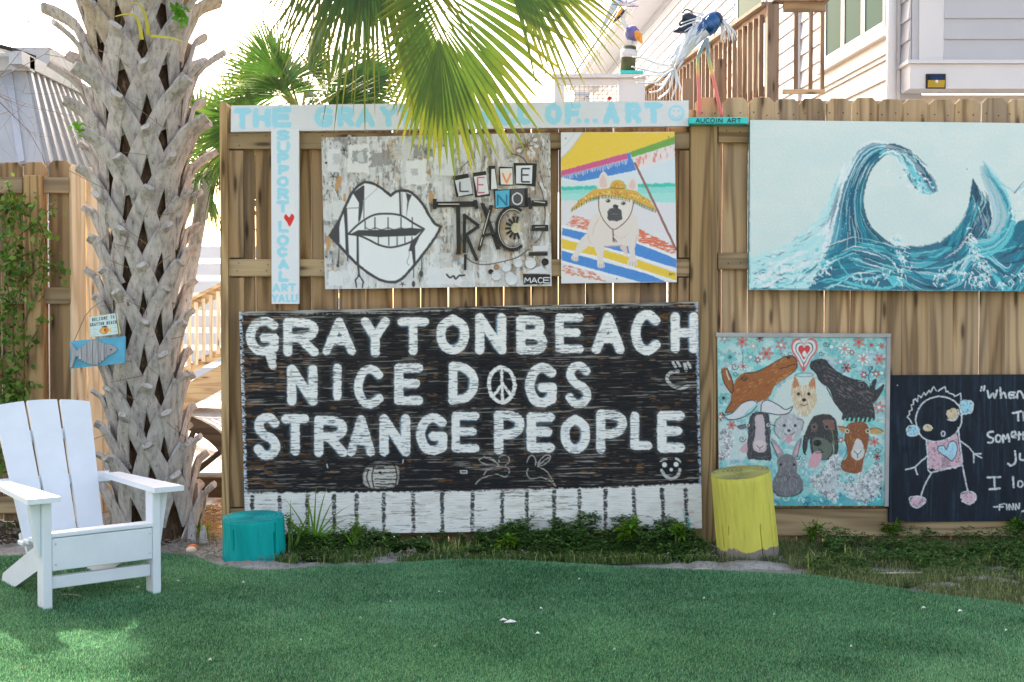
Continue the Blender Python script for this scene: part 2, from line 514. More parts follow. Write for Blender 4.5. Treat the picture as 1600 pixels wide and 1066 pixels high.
    def face(s, name, Yp, mat, parent, relief=0.0):
        m, n = s.X.shape
        V = Ua(s.X, s.Y, Yp)
        V[..., 1] -= relief * s.h
        i = np.arange(m * n).reshape(m, n)
        F = np.stack([i[:-1, :-1], i[1:, :-1], i[1:, 1:], i[:-1, 1:]], -1).reshape(-1, 4)
        q, off = parent, Vector((0, 0, 0))
        while q is not None: off = off + Vector(q.location); q = q.parent
        return tri_object(name, V.reshape(-1, 3), F, mat, np.clip(s.c.reshape(-1, 3), 0.004, 0.86), parent, off)

FONT = {
 'A': ['0,1 .5,0 1,1', '.2,.66 .8,.66'], 'B': ['0,0 0,1', '~0,0 .6,.02 .85,.12 .83,.36 .55,.47 0,.48', '~.5,.48 .9,.58 1,.78 .85,.96 .5,1 0,1'],
 'C': ['~.96,.16 .62,0 .22,.1 0,.5 .2,.9 .6,1 .98,.84'], 'D': ['0,0 0,1', '~0,0 .5,.04 .92,.28 .95,.65 .6,.93 0,1'],
 'E': ['1,0 0,0 0,1 1,1', '0,.48 .85,.48'], 'F': ['1,0 0,0 0,1', '0,.48 .85,.48'],
 'G': ['~.94,.14 .62,0 .22,.1 0,.5 .2,.9 .6,1 .95,.88', '.95,.9 .97,.56 .56,.56'], 'H': ['0,0 0,1', '1,0 1,1', '0,.5 1,.5'],
 'I': ['.5,0 .5,1'], 'J': ['~.8,0 .8,.8 .5,1 .1,.85'], 'K': ['0,0 0,1', '1,0 0,.55', '.2,.45 1,1'], 'L': ['0,0 0,1 1,1'],
 'M': ['0,1 0.1,0 .5,.65 .9,0 1,1'], 'N': ['0,1 0,0 1,1 1,0'], 'O': ['~.5,0 .1,.2 0,.5 .12,.84 .5,1 .88,.84 1,.5 .9,.2 .5,0'],
 'P': ['0,0 0,1', '~0,0 .6,.02 1,.14 .98,.4 .6,.55 0,.56'], 'R': ['0,0 0,1', '~0,0 .6,.02 .95,.14 .93,.38 .6,.5 0,.52', '.42,.5 1,1'],
 'S': ['~.95,.14 .6,0 .15,.06 .05,.28 .35,.46 .8,.58 1,.78 .75,.98 .3,1 0,.84'], 'T': ['0,0 1,0', '.5,0 .5,1'],
 'U': ['~0,0 0,.65 .2,.94 .5,1 .8,.94 1,.65 1,0'], 'V': ['0,0 .5,1 1,0'], 'W': ['0,0 .25,1 .5,.35 .75,1 1,0'], 'Y': ['0,0 .5,.5 1,0', '.5,.5 .5,1'],
 '!': ['.5,0 .5,.68', '.5,.96 .5,1'], '.': ['.5,.5 .5,.52'], 'c': ['~.95,.2 .5,0 0,.5 .5,1 .95,.8'],
}

def board(corners, Y, thick, mat, parent, name='panel'):
    """the board behind a painted face"""
    f = [U(px, py, Y) for px, py in corners]
    return MB().prism(f, (0, thick, 0)).build(name, mat, parent)

PAINT = paint_mat('acrylic_paint', 0.5, 0.03, 0.1)
PAINT_THICK = paint_mat('thick_impasto_paint', 0.4, 0.05, 0.35, (1, 1, 1), 60.0)
PAINT_SIGN = paint_mat('weathered_sign_paint', 0.75, 0.22, 0.5, (0.12, 1, 2.2), 120.0, 0.2)
PAINT_CHALK = paint_mat('matt_chalk_paint', 0.8, 0.2, 0.2, (1, 1, 0.3))

# depths of the fence layers
YF = 6.90           # front of the rails
YP = YF + 0.039     # front of the pickets
# ------------------------------------------------------------------ ground
def ground_mat():
    m, nt, bs = new_mat('white_sand')
    v = coords(nt, (1, 1, 1), False)
    o = ramp(nt, noise(nt, v, 3.0, 6, 0.6), [(0.3, lin((128, 120, 110))), (0.55, lin((172, 168, 162))), (0.8, lin((198, 195, 190)))])
    o = mix(nt, ramp(nt, noise(nt, v, 55.0, 5, 0.7), [(0.5, (0, 0, 0)), (0.68, (1, 1, 1))]), o, lin((118, 106, 92)))
    nt.links.new(o, bs.inputs['Base Color']); bs.inputs['Roughness'].default_value = 0.9; bs.inputs['Specular IOR Level'].default_value = 0.1
    bump(nt, bs, noise(nt, v, 70.0, 5, 0.7), 0.8, 0.02)
    return m

gm = ground_mat()
n = 90
gx = np.concatenate([[-250, -80, -25], np.linspace(-7, 7, 141), [25, 80, 250]])
gy = np.concatenate([[-60, -15], np.linspace(2.5, 10.0, 90), [16, 40, 120, 400]])
XX, YY = np.meshgrid(gx, gy)
near = (np.abs(XX) < 7) & (YY > 2.5) & (YY < 9.6)
ZZ = np.where(near, (fbm(XX * 5, YY * 5, 3, 4) - 0.5) * 0.05, 0) - 0.004
i = np.arange(XX.size).reshape(XX.shape)
F = np.stack([i[:-1, :-1], i[:-1, 1:], i[1:, 1:], i[1:, :-1]], -1).reshape(-1, 4)
tag(tri_object('ground', np.stack([XX, YY, ZZ], -1).reshape(-1, 3), F, gm, smooth=True), kind='structure')

# sunlit paving behind the fence
m, nt, bs = new_mat('pale_pavers')
v = coords(nt, (1, 1, 1), False)
bt = nd(nt, 'TexBrick', Scale=2.2); nt.links.new(v, bt.inputs['Vector'])
bt.inputs['Color1'].default_value = (*lin((180, 178, 176)), 1); bt.inputs['Color2'].default_value = (*lin((164, 164, 166)), 1)
bt.inputs['Mortar'].default_value = (*lin((126, 122, 118)), 1); bt.inputs['Mortar Size'].default_value = 0.012
nt.links.new(mix(nt, 1.0, bt.outputs['Color'], ramp(nt, noise(nt, v, 5.0, 5), [(0.3, (0.7, 0.7, 0.7)), (0.7, (1.1, 1.1, 1.1))]), 'MULTIPLY'), bs.inputs['Base Color'])
bs.inputs['Roughness'].default_value = 0.85
tag(MB().box((-12.0, 9.7, -0.05), (12.0, 26.0, 0.022)).build('paving', m), kind='structure')

# artificial turf: backing sheet with its curved edge, and the pile
EDGE = [(-260, 872), (0, 866), (120, 862), (225, 858), (300, 866), (345, 880), (400, 887), (450, 886), (520, 880), (600, 876), (700, 871), (800, 874), (900, 879), (1000, 884), (1090, 888),
        (1170, 890), (1240, 893), (1300, 902), (1360, 912), (1430, 922), (1500, 932), (1560, 938), (1620, 945), (1760, 968), (1900, 1000)]
EW = [G(*p, .024) for p in EDGE]
ex, ey = np.array([p.x for p in EW]), np.array([p.y for p in EW])
m, nt, bs = new_mat('turf_backing')
v = coords(nt, (1, 1, 1), False)
o = ramp(nt, noise(nt, v, 14.0, 6, 0.7), [(0.3, lin((24, 68, 46))), (0.7, lin((46, 112, 76)))])
nt.links.new(o, bs.inputs['Base Color']); bs.inputs['Roughness'].default_value = 0.8; bs.inputs['Specular IOR Level'].default_value = 0.15
bump(nt, bs, noise(nt, v, 300.0, 3, 0.7), 0.8, 0.01)
xs = np.concatenate([[-9, -5], np.linspace(ex.min(), 3.2, 150), [5, 9]])
ys = np.interp(xs, ex, ey)
ts = np.concatenate([[0], np.linspace(0.0, 1, 80)])
XX = np.repeat(xs[None], len(ts), 0); YY = 2.2 + (ys[None] - 2.2) * ts[:, None]
def turf_z(X, Y):
    e = np.interp(X, ex, ey) - Y
    return 0.030 + 0.022 * (fbm(X * 1.7, Y * 2.2, 41, 3) - 0.5) - 0.022 * np.exp(-np.clip(e, 0, 9) / 0.05)
ZZ = turf_z(XX, YY)
i = np.arange(XX.size).reshape(XX.shape)
F = np.stack([i[:-1, :-1], i[:-1, 1:], i[1:, 1:], i[1:, :-1]], -1).reshape(-1, 4)
tag(tri_object('turf', np.stack([XX, YY, ZZ], -1).reshape(-1, 3), F, m, smooth=True), kind='structure')

def blade_field(name, P, H, W, lean, cols, mat, segs=1, az=None):
    """many little bent blades rooted at the points P"""
    N = len(P)
    a = rng.uniform(0, 2 * np.pi, N) if az is None else az
    fa = a + rng.normal(0, 0.7, N) + np.pi / 2
    side = np.stack([np.cos(fa), np.sin(fa), np.zeros(N)], -1) * (W / 2)[:, None]
    out = np.stack([np.cos(a), np.sin(a), np.zeros(N)], -1)
    up = np.array([0, 0, 1.0])
    ln = lean
    if segs == 1:
        tipp = P + out * (H * np.sin(ln))[:, None] + up * (H * np.cos(ln))[:, None]
        V = np.stack([P - side, P + side, tipp], 1).reshape(-1, 3)
        F = np.arange(3 * N).reshape(-1, 3); C = np.repeat(cols, 3, 0)
    else:
        mid = P + out * (H * 0.55 * np.sin(ln * 0.45))[:, None] + up * (H * 0.55 * np.cos(ln * 0.45))[:, None]
        tipp = mid + out * (H * 0.45 * np.sin(ln * 1.5))[:, None] + up * (H * 0.45 * np.cos(ln * 1.5))[:, None]
        V = np.stack([P - side, P + side, mid + side * 0.8, mid - side * 0.8, tipp], 1).reshape(-1, 3)
        b = np.arange(N)[:, None] * 5
        F = np.concatenate([b + [0, 1, 2], b + [0, 2, 3], b + [3, 2, 4]], 0); C = np.repeat(cols, 5, 0)
    return tri_object(name, V, F, mat, C)

def vc_mat(name, rough=0.5, trans=0.0, spec=0.3):
    m, nt, bs = new_mat(name)
    at = nd(nt, 'VertexColor', layer_name='paint')
    nt.links.new(at.outputs['Color'], bs.inputs['Base Color']); bs.inputs['Roughness'].default_value = rough; bs.inputs['Specular IOR Level'].default_value = spec
    if trans:
        tr = nd(nt, 'BsdfTranslucent'); ms = nd(nt, 'MixShader'); ms.inputs[0].default_value = trans
        nt.links.new(at.outputs['Color'], tr.inputs[0]); nt.links.new(bs.outputs[0], ms.inputs[1]); nt.links.new(tr.outputs[0], ms.inputs[2])
        nt.links.new(ms.outputs[0], nt.nodes['Material Output'].inputs['Surface'])
    return m

def colmix(a, b, t):
    a, b = np.array(lin(a)), np.array(lin(b))
    return a * (1 - t[:, None]) + b * t[:, None]

N = 620000
py_ = rng.uniform(4.0, 6.8, N); px_ = rng.uniform(-1, 1, N) * (0.42 * py_ + 0.15)
ok = py_ < np.interp(px_, ex, ey) - 0.004
px_, py_ = px_[ok], py_[ok]; N = len(px_)
P = np.stack([px_, py_, turf_z(px_, py_) - 0.003], -1)
t = np.clip(rng.beta(1.1, 1.6, N) * 0.95 + (fbm(px_ * 2.6, py_ * 3.4, 77, 4) - 0.5) * 0.6 + 0.05, 0, 1)
cols = colmix((28, 82, 44), (150, 206, 150), t)
dry = rng.random(N) < 0.012
cols[dry] = lin((176, 168, 128))
sweep = (fbm(px_ * 1.5, py_ * 1.5, 12, 2) - 0.5) * 9
blade_field('turf_pile', P, rng.uniform(0.009, 0.019, N), rng.uniform(0.003, 0.0054, N), rng.uniform(0.2, 1.15, N), cols, vc_mat('turf_fibre', 0.5, 0.4), az=sweep + rng.normal(0, 1.3, N))['kind'] = 'stuff'

# ------------------------------------------------------------------ fences
PICK = {}
def picket_mesh(kind, w, h, th, mat):
    key = (kind, round(w, 3), round(h, 3), mat.name)
    if key in PICK: return PICK[key]
    b = MB(); c = 0.0045; e = w * 0.2 if kind == 'dog' else 0.004
    o = [(-w / 2, 0), (w / 2, 0), (w / 2, h - e), (w / 2 - e, h), (-w / 2 + e, h), (-w / 2, h - e)]
    def ring(y, d):
        return [(x - math.copysign(d, x), y, z - (d if z > 0 else -d)) for x, z in o]
    rings = [ring(0, c), ring(c, 0), ring(th - c, 0), ring(th, c)]
    vs = sum(rings, []); fs = [(5, 4, 3, 2, 1, 0), (18, 19, 20, 21, 22, 23)]
    for r in range(3):
        for k in range(6): fs.append((r * 6 + k, r * 6 + (k + 1) % 6, (r + 1) * 6 + (k + 1) % 6, (r + 1) * 6 + k))
    PICK[key] = b.add(vs, fs).mesh('picket', mat)
    return PICK[key]

def pickets(parent, x0, x1, n, z0, ztop, Y, kind, mat, gap, jit=0.006):
    sp = (x1 - x0) / n
    for k in range(n):
        me = picket_mesh(kind, sp - gap, ztop - z0, 0.017, mat)
        o = link('picket', me, parent)
        off = Vector(parent.location)
        o.location = Vector((x0 + sp * (k + 0.5) + random.uniform(-.3, .3) * gap, Y + random.uniform(0, 0.003), z0 + random.uniform(-jit, jit))) - off
        o.rotation_euler = (0, random.uniform(-.0025, .0025), random.uniform(-.02, .02))

def rail(parent, x0, x1, z0, z1, Y, th, mat, name='rail'):
    return MB().cbox((x0, Y, z0), (x1, Y + th, z1), 0.004).build(name, mat, parent)

def Xp(px, Y): return (px - 800) / FPX * Y
def Zp(py, Y): return U(800, py, Y).z

# main panel on the left of the picture
fa = empty('wooden_fence', (Xp(350, YF), YP, 0), 'tall golden wooden fence panel behind the lips collage and the black slogan board', 'fence')
xl, xr = Xp(357, YF), Xp(1078, YF)
pickets(fa, Xp(358, YP), Xp(1086, YP), 17, -0.03, Zp(170, YP), YP, 'square', WOOD_PICKET, 0.0045)
for (a, b) in ((207, 233), (405, 432), (795, 838)):
    rail(fa, xl, xr - 0.002, Zp(b, YF), Zp(a, YF), YF, 0.038, WOOD_RAIL)
for (a, b, p, q) in ((235, 403, 357.6, 381), (434, 793, 357.6, 381), (235, 403, 427, 465), (434, 793, 427, 465), (235, 403, 1060, 1077), (434, 793, 1060, 1077)):
    MB().cbox((Xp(p, YF), YF + 0.004, Zp(b, YF)), (Xp(q, YF), YF + 0.036, Zp(a, YF)), 0.003).build('stud', WOOD_PICKET, fa)
# end post with a rounded cap
e = MB(); x0, x1 = Xp(345, YF - .03), Xp(356.5, YF - .03)
prof = [(x0, -0.05), (x1, -0.05), (x1, Zp(166, YF)), (x1 - .008, Zp(161, YF)), ((x0 + x1) / 2, Zp(159, YF)), (x0 + .008, Zp(161, YF)), (x0, Zp(166, YF))]
e.prism([(x, YF - 0.03, z) for x, z in prof], (0, 0.11, 0)).build('end_post', WOOD_POST, fa)

# panel on the right
YR = YF
fb = empty('wooden_fence', (Xp(1350, YR), YP, 0), 'pale dog eared picket fence behind the wave painting and the chalk figure board', 'fence')
pickets(fb, Xp(1086.5, YP), Xp(1086.5 + 40.3 * 18, YP), 18, -0.03, Zp(153.5, YP), YP, 'dog', WOOD_PALE, 0.0016)
for (a, b) in ((195, 223), (395, 421), (795, 838)):
    rail(fb, Xp(1121, YR), Xp(1800, YR), Zp(b, YR), Zp(a, YR), YR, 0.038, WOOD_RAIL)
MB().cbox((Xp(1078.5, 6.875), 6.875, -0.05), (Xp(1120, 6.875), 6.875 + 0.06, Zp(196, 6.875)), 0.006).build('post', WOOD_POST, fb)

# nail heads along the rails and the picket tops
nl = MB()
for k in range(19):
    for py in (178, 206, 410):
        for dx in (-10, 11):
            p = U(1106 + k * 40.3 + dx + random.uniform(-2, 2), py + random.uniform(-3, 3), YP if py == 178 else YR)
            nl.tube([p + Vector((0, .001, 0)), p + Vector((0, -.0015, 0))], .004, 6)
for k in range(16):
    for py in (214, 226, 412, 424):
        p = U(372 + k * 44 + random.uniform(-3, 3), py + random.uniform(-2, 2), YR); nl.tube([p + Vector((0, .001, 0)), p + Vector((0, -.0015, 0))], .0036, 6)
nl.build('nail_heads', simple('rusty_nail', (70, 54, 44), .5, .2), fb)['kind'] = 'stuff'

# fence on the far left, with its own post, and the gate leaf swung back beside it
YL = 7.5
fc = empty('wooden_fence', (Xp(20, YL), YL, 0), 'lower dark brown picket fence overgrown by a leafy vine behind the white chair', 'fence')
pickets(fc, Xp(-220, YL + .04), Xp(113, YL + .04), 9, 0.02, Zp(251, YL), YL + 0.04, 'dog', WOOD_PICKET, 0.008)
for (a, b) in ((277, 302), (449, 475), (775, 803)):
    rail(fc, Xp(-225, YL), Xp(37, YL), Zp(b, YL), Zp(a, YL), YL, 0.038, WOOD_RAIL)
    rail(fc, Xp(66, YL), Xp(110, YL), Zp(b, YL), Zp(a, YL), YL, 0.038, WOOD_RAIL)
MB().cbox((Xp(38, YL - .05), YL - 0.05, -0.05), (Xp(65, YL - .05), YL + 0.038, Zp(275, YL)), 0.005).build('post', WOOD_POST, fc)
gt = empty('wooden_gate', (Xp(118, YL), YL + .3, 0), 'sunlit pale gate leaf swung back at the end of the left fence', 'gate')
for k in range(5):
    o = link('picket', picket_mesh('dog', 0.135, Zp(256, YL) - .03, 0.017, WOOD_NEW), gt)
    o.location = (k * 0.05 * 0.9, -0.23 + k * 0.142, 0.03); o.rotation_euler = (0, 0, R(72))

# ------------------------------------------------------------------ shed on the left
sx0 = -3.5
sh = empty('metal_shed', (-4.6, 12.2, 0), 'grey sheet metal shed with a ribbed sloping side behind the left fence', 'shed')
A = (-3.50, 9.6, 2.36); B_ = (-3.50, 12.4, 2.36); Ct = (-3.87, 10.2, 3.23); D = (-3.87, 11.9, 3.23)
E_ = (-6.2, 9.6, 2.36); Fv = (-6.0, 10.2, 3.23); Gv = (-6.2, 12.4, 2.36); H_ = (-6.0, 11.9, 3.23)
MB().hexa([E_, A, B_, Gv, Fv, Ct, D, H_]).build('mansard_roof', METAL_RIB, sh)
MB().box((-6.1, 9.75, 0), (-3.6, 12.2, 2.355)).build('wall', METAL, sh)
for k in range(13):
    t = 0.03 + k / 13.0
    p0 = Vector(A).lerp(Vector(B_), t); p1 = Vector(Ct).lerp(Vector(D), t)
    MB().bar(p0 + Vector((0.012, 0, 0.004)), p1 + Vector((0.012, 0, 0.004)), 0.045, 0.03, (0.9, 0, 0.4)).build('rib', METAL_RIB, sh)
for k in range(6):
    p0 = Vector(A).lerp(Vector(E_), 0.06 + k * 0.17); p1 = Vector(Ct).lerp(Vector(Fv), 0.06 + k * 0.17)
    MB().bar(p0 + Vector((0, -.008, 0)), p1 + Vector((0, -.008, 0)), 0.05, 0.024, (0, -0.9, 0.4)).build('rib', METAL, sh)
MB().bar(Vector(Ct) + Vector((.03, -.25, -.02)), Vector(D) + Vector((.03, .1, -.02)), 0.1, 0.1).build('roof_cap', METAL, sh)
MB().bar(Vector(Ct) + Vector((.08, -.03, -.035)), Vector(Fv) + Vector((-.1, -.03, -.035)), 0.1, 0.11).build('roof_cap', METAL_RIB, sh)
b = MB()
P_ = [Vector((-3.83, 10.1, 3.27)), Vector((-4.05, 10.14, 3.33)), Vector((-4.5, 10.16, 3.30)), Vector((-6.1, 10.16, 3.29))]
for k in range(3): b.bar(P_[k], P_[k + 1], 0.35, 0.03)
b.build('tarp', BLACK, sh)
MB().box((-6.3, 11.0, 3.245), (-3.95, 11.8, 3.5)).build('ridge_vent', METAL_RIB, sh)

# ------------------------------------------------------------------ white house on the right
hs = empty('white_house', (4.6, 14.4, 0), 'white clapboard house with a projecting bay above the right fence', 'house')
# bay facing the camera: corner at px 1418..1432
YB = 11.04
bx0, bx1 = Xp(1418, YB), Xp(2000, YB)
zb0, zb1 = Zp(139, YB), Zp(97, YB)
MB().box((bx0 + .02, YB + .01, zb1), (bx1, 11.29, 5.6)).build('bay_wall', SIDING, hs)
MB().box((bx0 - .0, YB - .012, zb0), (bx1, 11.285, zb1 - .02)).build('belt_board', TRIM, hs)
MB().box((bx0 - .03, YB - .045, zb1 - .018), (bx1, 11.28, zb1 + .012)).build('drip_ledge', TRIM, hs)
MB().box((Xp(1432, YB), YB - .012, zb1 + .013), (Xp(1470, YB), YB + .009, 5.6)).build('corner_board', TRIM, hs)
MB().box((bx0 + .05, YB + .30, 0), (bx1, 16.2, zb0 - .003)).build('foundation_wall', simple('beige_wall', (196, 188, 176), 0.7, 0.08), hs)
ex_ = 0.178
def clapboards(p0, p1, z0, z1, outn, name='clapboard'):
    """overlapping boards: each tilts out at its lower edge"""
    p0, p1, outn = Vector(p0), Vector(p1), Vector(outn).normalized()
    z = z0
    while z < z1 - 0.01:
        t = min(z + ex_ + 0.012, z1)
        b = MB()
        q = [p0 + outn * 0.030, p1 + outn * 0.030, p1 + outn * 0.004, p0 + outn * 0.004]
        lo = [(*v_.xy, z) for v_ in q]
        q2 = [p0 + outn * 0.010, p1 + outn * 0.010, p1 + outn * 0.003, p0 + outn * 0.003]
        hi = [(*v_.xy, t) for v_ in q2]
        b.hexa(lo + hi).build(name, SIDING, hs)
        z += ex_
YBs = YB + .01
clapboards((Xp(1470, YB) + .001, YBs, 0), (bx1, YBs, 0), zb1 + .014, 5.55, (0, -1, 0))
clapboards((bx0 + .019, YB + .016, 0), (bx0 + .019, 11.285, 0), zb1 + .014, 5.55, (-1, 0, 0))
# main side wall running back to the left
W0 = Vector((3.405, 11.30, 0)); WD = Vector((-0.075, 1, 0)).normalized()
WN = Vector((-WD.y, WD.x, 0))            # faces left
def W(t, z, o=0.0):
    p = W0 + WD * t + WN * o
    return Vector((p.x, p.y, z))
def wbox(t0, t1, z0, z1, o0, o1, name, mat, parent=hs):
    return MB().hexa([W(t0, z0, o0), W(t1, z0, o0), W(t1, z0, o1), W(t0, z0, o1), W(t0, z1, o0), W(t1, z1, o0), W(t1, z1, o1), W(t0, z1, o1)]).build(name, mat, parent)
WL = 20.0
wbox(0, WL, 0, 6.6, -0.2, 0, 'side_wall', SIDING)
clapboards(W(0.14, 0), W(WL, 0), 0.3, 6.45, WN)
wbox(-.01, 0.13, 0, 6.5, 0.001, 0.028, 'corner_board', TRIM)
MB().tube([(W(-0.0, 0.05, 0.075)), (W(-0.0, 6.5, 0.075))], 0.045, 10).build('downspout', TRIM, hs, True)
GLASS, nt, bs = new_mat('window_glass')
bs.inputs['Base Color'].default_value = (0.03, 0.085, 0.075, 1); bs.inputs['Roughness'].default_value = 0.2; bs.inputs['Specular IOR Level'].default_value = 0.006  # green base colour stands in for reflected greenery; mirror reflection nearly off
def win(t0, t1, z0, z1, nsash, dark=True):
    """casing, sashes and panes on the side wall"""
    wbox(t0, t1, z0, z1, 0.0305, 0.05, 'window', TRIM)
    w_ = bpy.data.objects[sorted(o.name for o in bpy.data.objects if o.name.startswith('window') and o.parent == hs)[-1]]
    sw = (t1 - t0 - .12) / nsash
    for k in range(nsash):
        a = t0 + .06 + k * sw
        wbox(a + .025, a + sw - .025, z0 + .08, z1 - .08, 0.0502, 0.0512, 'pane', GLASS, w_)
        for (u0, u1, y0, y1) in ((a, a + .05, z0 + .05, z1 - .05), (a + sw - .05, a + sw, z0 + .05, z1 - .05), (a + .051, a + sw - .051, z0 + .05, z0 + .1), (a + .051, a + sw - .051, z1 - .1, z1 - .05)):
            wbox(u0 + .004, u1 - .004, y0, y1, 0.0515, 0.0605, 'sash', TRIM, w_)
zs = 3.74
win(0.15, 1.98, zs, 5.3, 3)
wbox(0.135, 2.1, zs - .05, zs - .001, 0.021, 0.10, 'window_sill', TRIM)
wbox(0.14, 2.05, zs - .19, zs - .052, 0.021, 0.045, 'skirt_board', TRIM)
win(4.2, 5.6, 3.6, 5.6, 1)
win(8.6, 10.2, 2.6, 4.9, 1)
win(13.1, 15.0, 2.6, 4.9, 2)
wbox(2.85, 3.0, 0, 6.45, 0.021, 0.05, 'corner_board', TRIM)
# eave with gutter, metal roof over it
wbox(-3, WL, 6.50, 6.72, 0.0, 0.42, 'eave', TRIM)
MB().bar(W(-3, 6.62, .48), W(WL + .2, 6.62, .48), 0.12, 0.13).build('gutter', TRIM, hs)
MB().hexa([W(-3, 6.73, .55), W(WL + .2, 6.73, .55), W(WL + .2, 6.76, .55), W(-3, 6.76, .55), W(-3, 8.4, -3.5), W(WL + .2, 8.4, -3.5), W(WL + .2, 8.44, -3.5), W(-3, 8.44, -3.5)]).build('roof', METAL, hs)

# solar wall light on the belt board
sl = empty('solar_light', U(1461, 139, YB - .013), 'small black solar wall light with amber reflector on the white bay', 'wall light')
a, b_ = U(1446, 139, YB - .013), U(1477, 116, YB - .013)
MB().cbox((a.x, YB - .03, a.z), (b_.x, YB - .013, b_.z), .003).build('housing', BLACK, sl)
mx, mz = (a.x + b_.x) / 2, (a.z + b_.z) / 2
hh, hw = (b_.z - a.z) / 2, (b_.x - a.x) / 2
MB().hexa([(mx - hw * .85, YB - .031, mz - hh * .85), (mx + hw * .85, YB - .031, mz - hh * .85), (mx + hw * .85, YB - .03, mz - hh * .85), (mx - hw * .85, YB - .03, mz - hh * .85),
           (mx - hw * .85, YB - .05, mz + hh * .1), (mx + hw * .85, YB - .05, mz + hh * .1), (mx + hw * .85, YB - .031, mz + hh * .1), (mx - hw * .85, YB - .031, mz + hh * .1)]).build('reflector', simple('amber_reflector', (176, 150, 60), 0.3, 0.1), sl)
MB().hexa([(mx - hw * .62, YB - .052, mz + hh * .14), (mx + hw * .8, YB - .052, mz + hh * .14), (mx + hw * .8, YB - .031, mz + hh * .14), (mx - hw * .62, YB - .031, mz + hh * .14),
           (mx - hw * .8, YB - .034, mz + hh * .8), (mx + hw * .7, YB - .034, mz + hh * .8), (mx + hw * .7, YB - .031, mz + hh * .8), (mx - hw * .8, YB - .031, mz + hh * .8)]).build('solar_panel', simple('solar_cell', (28, 48, 82), 0.2, 0.1), sl)
MB().ball((mx, YB - .05, mz - hh * .1), 0.014, 8, 6).build('sensor', WHITE_PAINT, sl, True)

# grey metal building beyond the house
mbld = empty('metal_building', (2.2, 33, 0), 'tall grey building clad in ribbed sheet metal beyond the white house', 'building')
Yb = 34.0
c1, c2, c3, c4 = U(898, 150, Yb), U(1075, 150, Yb), U(1090, -60, Yb), U(985, -60, Yb)
MB().prism([c1, c2, c3, c4], (0, 3.0, 0)).build('cladding', METAL, mbld)
for k in range(7):
    t = 0.01 + k * 0.16
    MB().bar(c1.lerp(c2, t) + Vector((0, -.02, 0)), c4.lerp(c3, t) + Vector((0, -.02, 0)), 0.14, 0.09, (0, 1, 0)).build('rib', METAL, mbld)
MB().box((c1.x + .3, Yb + .1, 0), (c2.x - .2, Yb + 2.8, c1.z - .01)).build('wall', METAL, mbld)

# ------------------------------------------------------------------ deck with railing
dk = empty('wooden_deck', (2.2, 13.6, 0), 'raised weathered brown timber deck with a balustrade beside the white house', 'deck')
Yd = 11.04
RA, RB = U(1203, 8, Yd), U(985, 158, 17.9)         # top rail from the corner post running back
BA, BB = U(1203, 141, Yd), U(985, 225, 17.9)
MB().bar(RA + Vector((0, 0, .012)), RB + Vector((0, 0, .012)), 0.15, 0.03).build('rail_cap', WOOD_DECKX, dk)
MB().bar(RA + Vector((0, 0, -.06)), RB + Vector((0, 0, -.06)), 0.04, 0.1).build('top_rail', WOOD_DECKX, dk)
MB().bar(BA + Vector((0, 0, 0)), BB + Vector((0, 0, 0)), 0.04, 0.09).build('bottom_rail', WOOD_DECKX, dk)
nb = 38
bal = None
for k in range(nb):
    t = (k + 0.8) / nb
    p, q = BA.lerp(BB, t), RA.lerp(RB, t)
    wd_ = 0.036
    MB().bar((p.x - .04, p.y, p.z - .04), (p.x - .04, p.y, q.z - .06), wd_, wd_, (0, 1, 0)).build('baluster', WOOD_DECK, dk)
for (px, t) in ((0, 0.0), (0, 0.3), (0, 0.55), (0, 0.8)):
    p = RA.lerp(RB, t)
    MB().bar((p.x + .02, p.y, 0.0), (p.x + .02, p.y, p.z - .003), 0.1, 0.1, (0, 1, 0)).build('post', WOOD_DECK, dk)
x0, x1 = Xp(1221, Yd), Xp(1286, Yd)
zt = Zp(4, Yd)
MB().box((x0 - .1, Yd - .07, zt + .0), (x1 + .02, Yd + .07, zt + .03)).build('rail_cap', WOOD_DECKX, dk)
MB().box((x0, Yd - .02, Zp(19, Yd)), (x1, Yd + .02, zt - .002)).build('top_rail', WOOD_RAIL, dk)
MB().box((x0, Yd - .02, Zp(147, Yd)), (x1, Yd + .02, Zp(140, Yd))).build('bottom_rail', WOOD_RAIL, dk)
for px in (1241, 1264, 1282):
    MB().bar((Xp(px, Yd), Yd + .0, Zp(141, Yd)), (Xp(px, Yd), Yd + .0, Zp(18, Yd)), 0.032, 0.032, (0, 1, 0)).build('baluster', WOOD_DECK, dk)
zf = Zp(150, Yd)
for k in range(22):
    MB().box((2.1 - k * .02, 11.3 + k * 0.15, zf - .04), (3.45 - k * .017, 11.442 + k * 0.15, zf)).build('deck_board', WOOD_RAIL, dk)
# stairs' outer balustrade: the wide boards in front of it
for px in (1072, 1121, 1150):
    MB().bar((Xp(px, 12.16), 12.16, 0.0), (Xp(px, 12.16), 12.16, Zp(75 + (1150 - px) * .62, 12.16)), 0.085, 0.04, (0, 1, 0)).build('post', WOOD_DECK, dk)

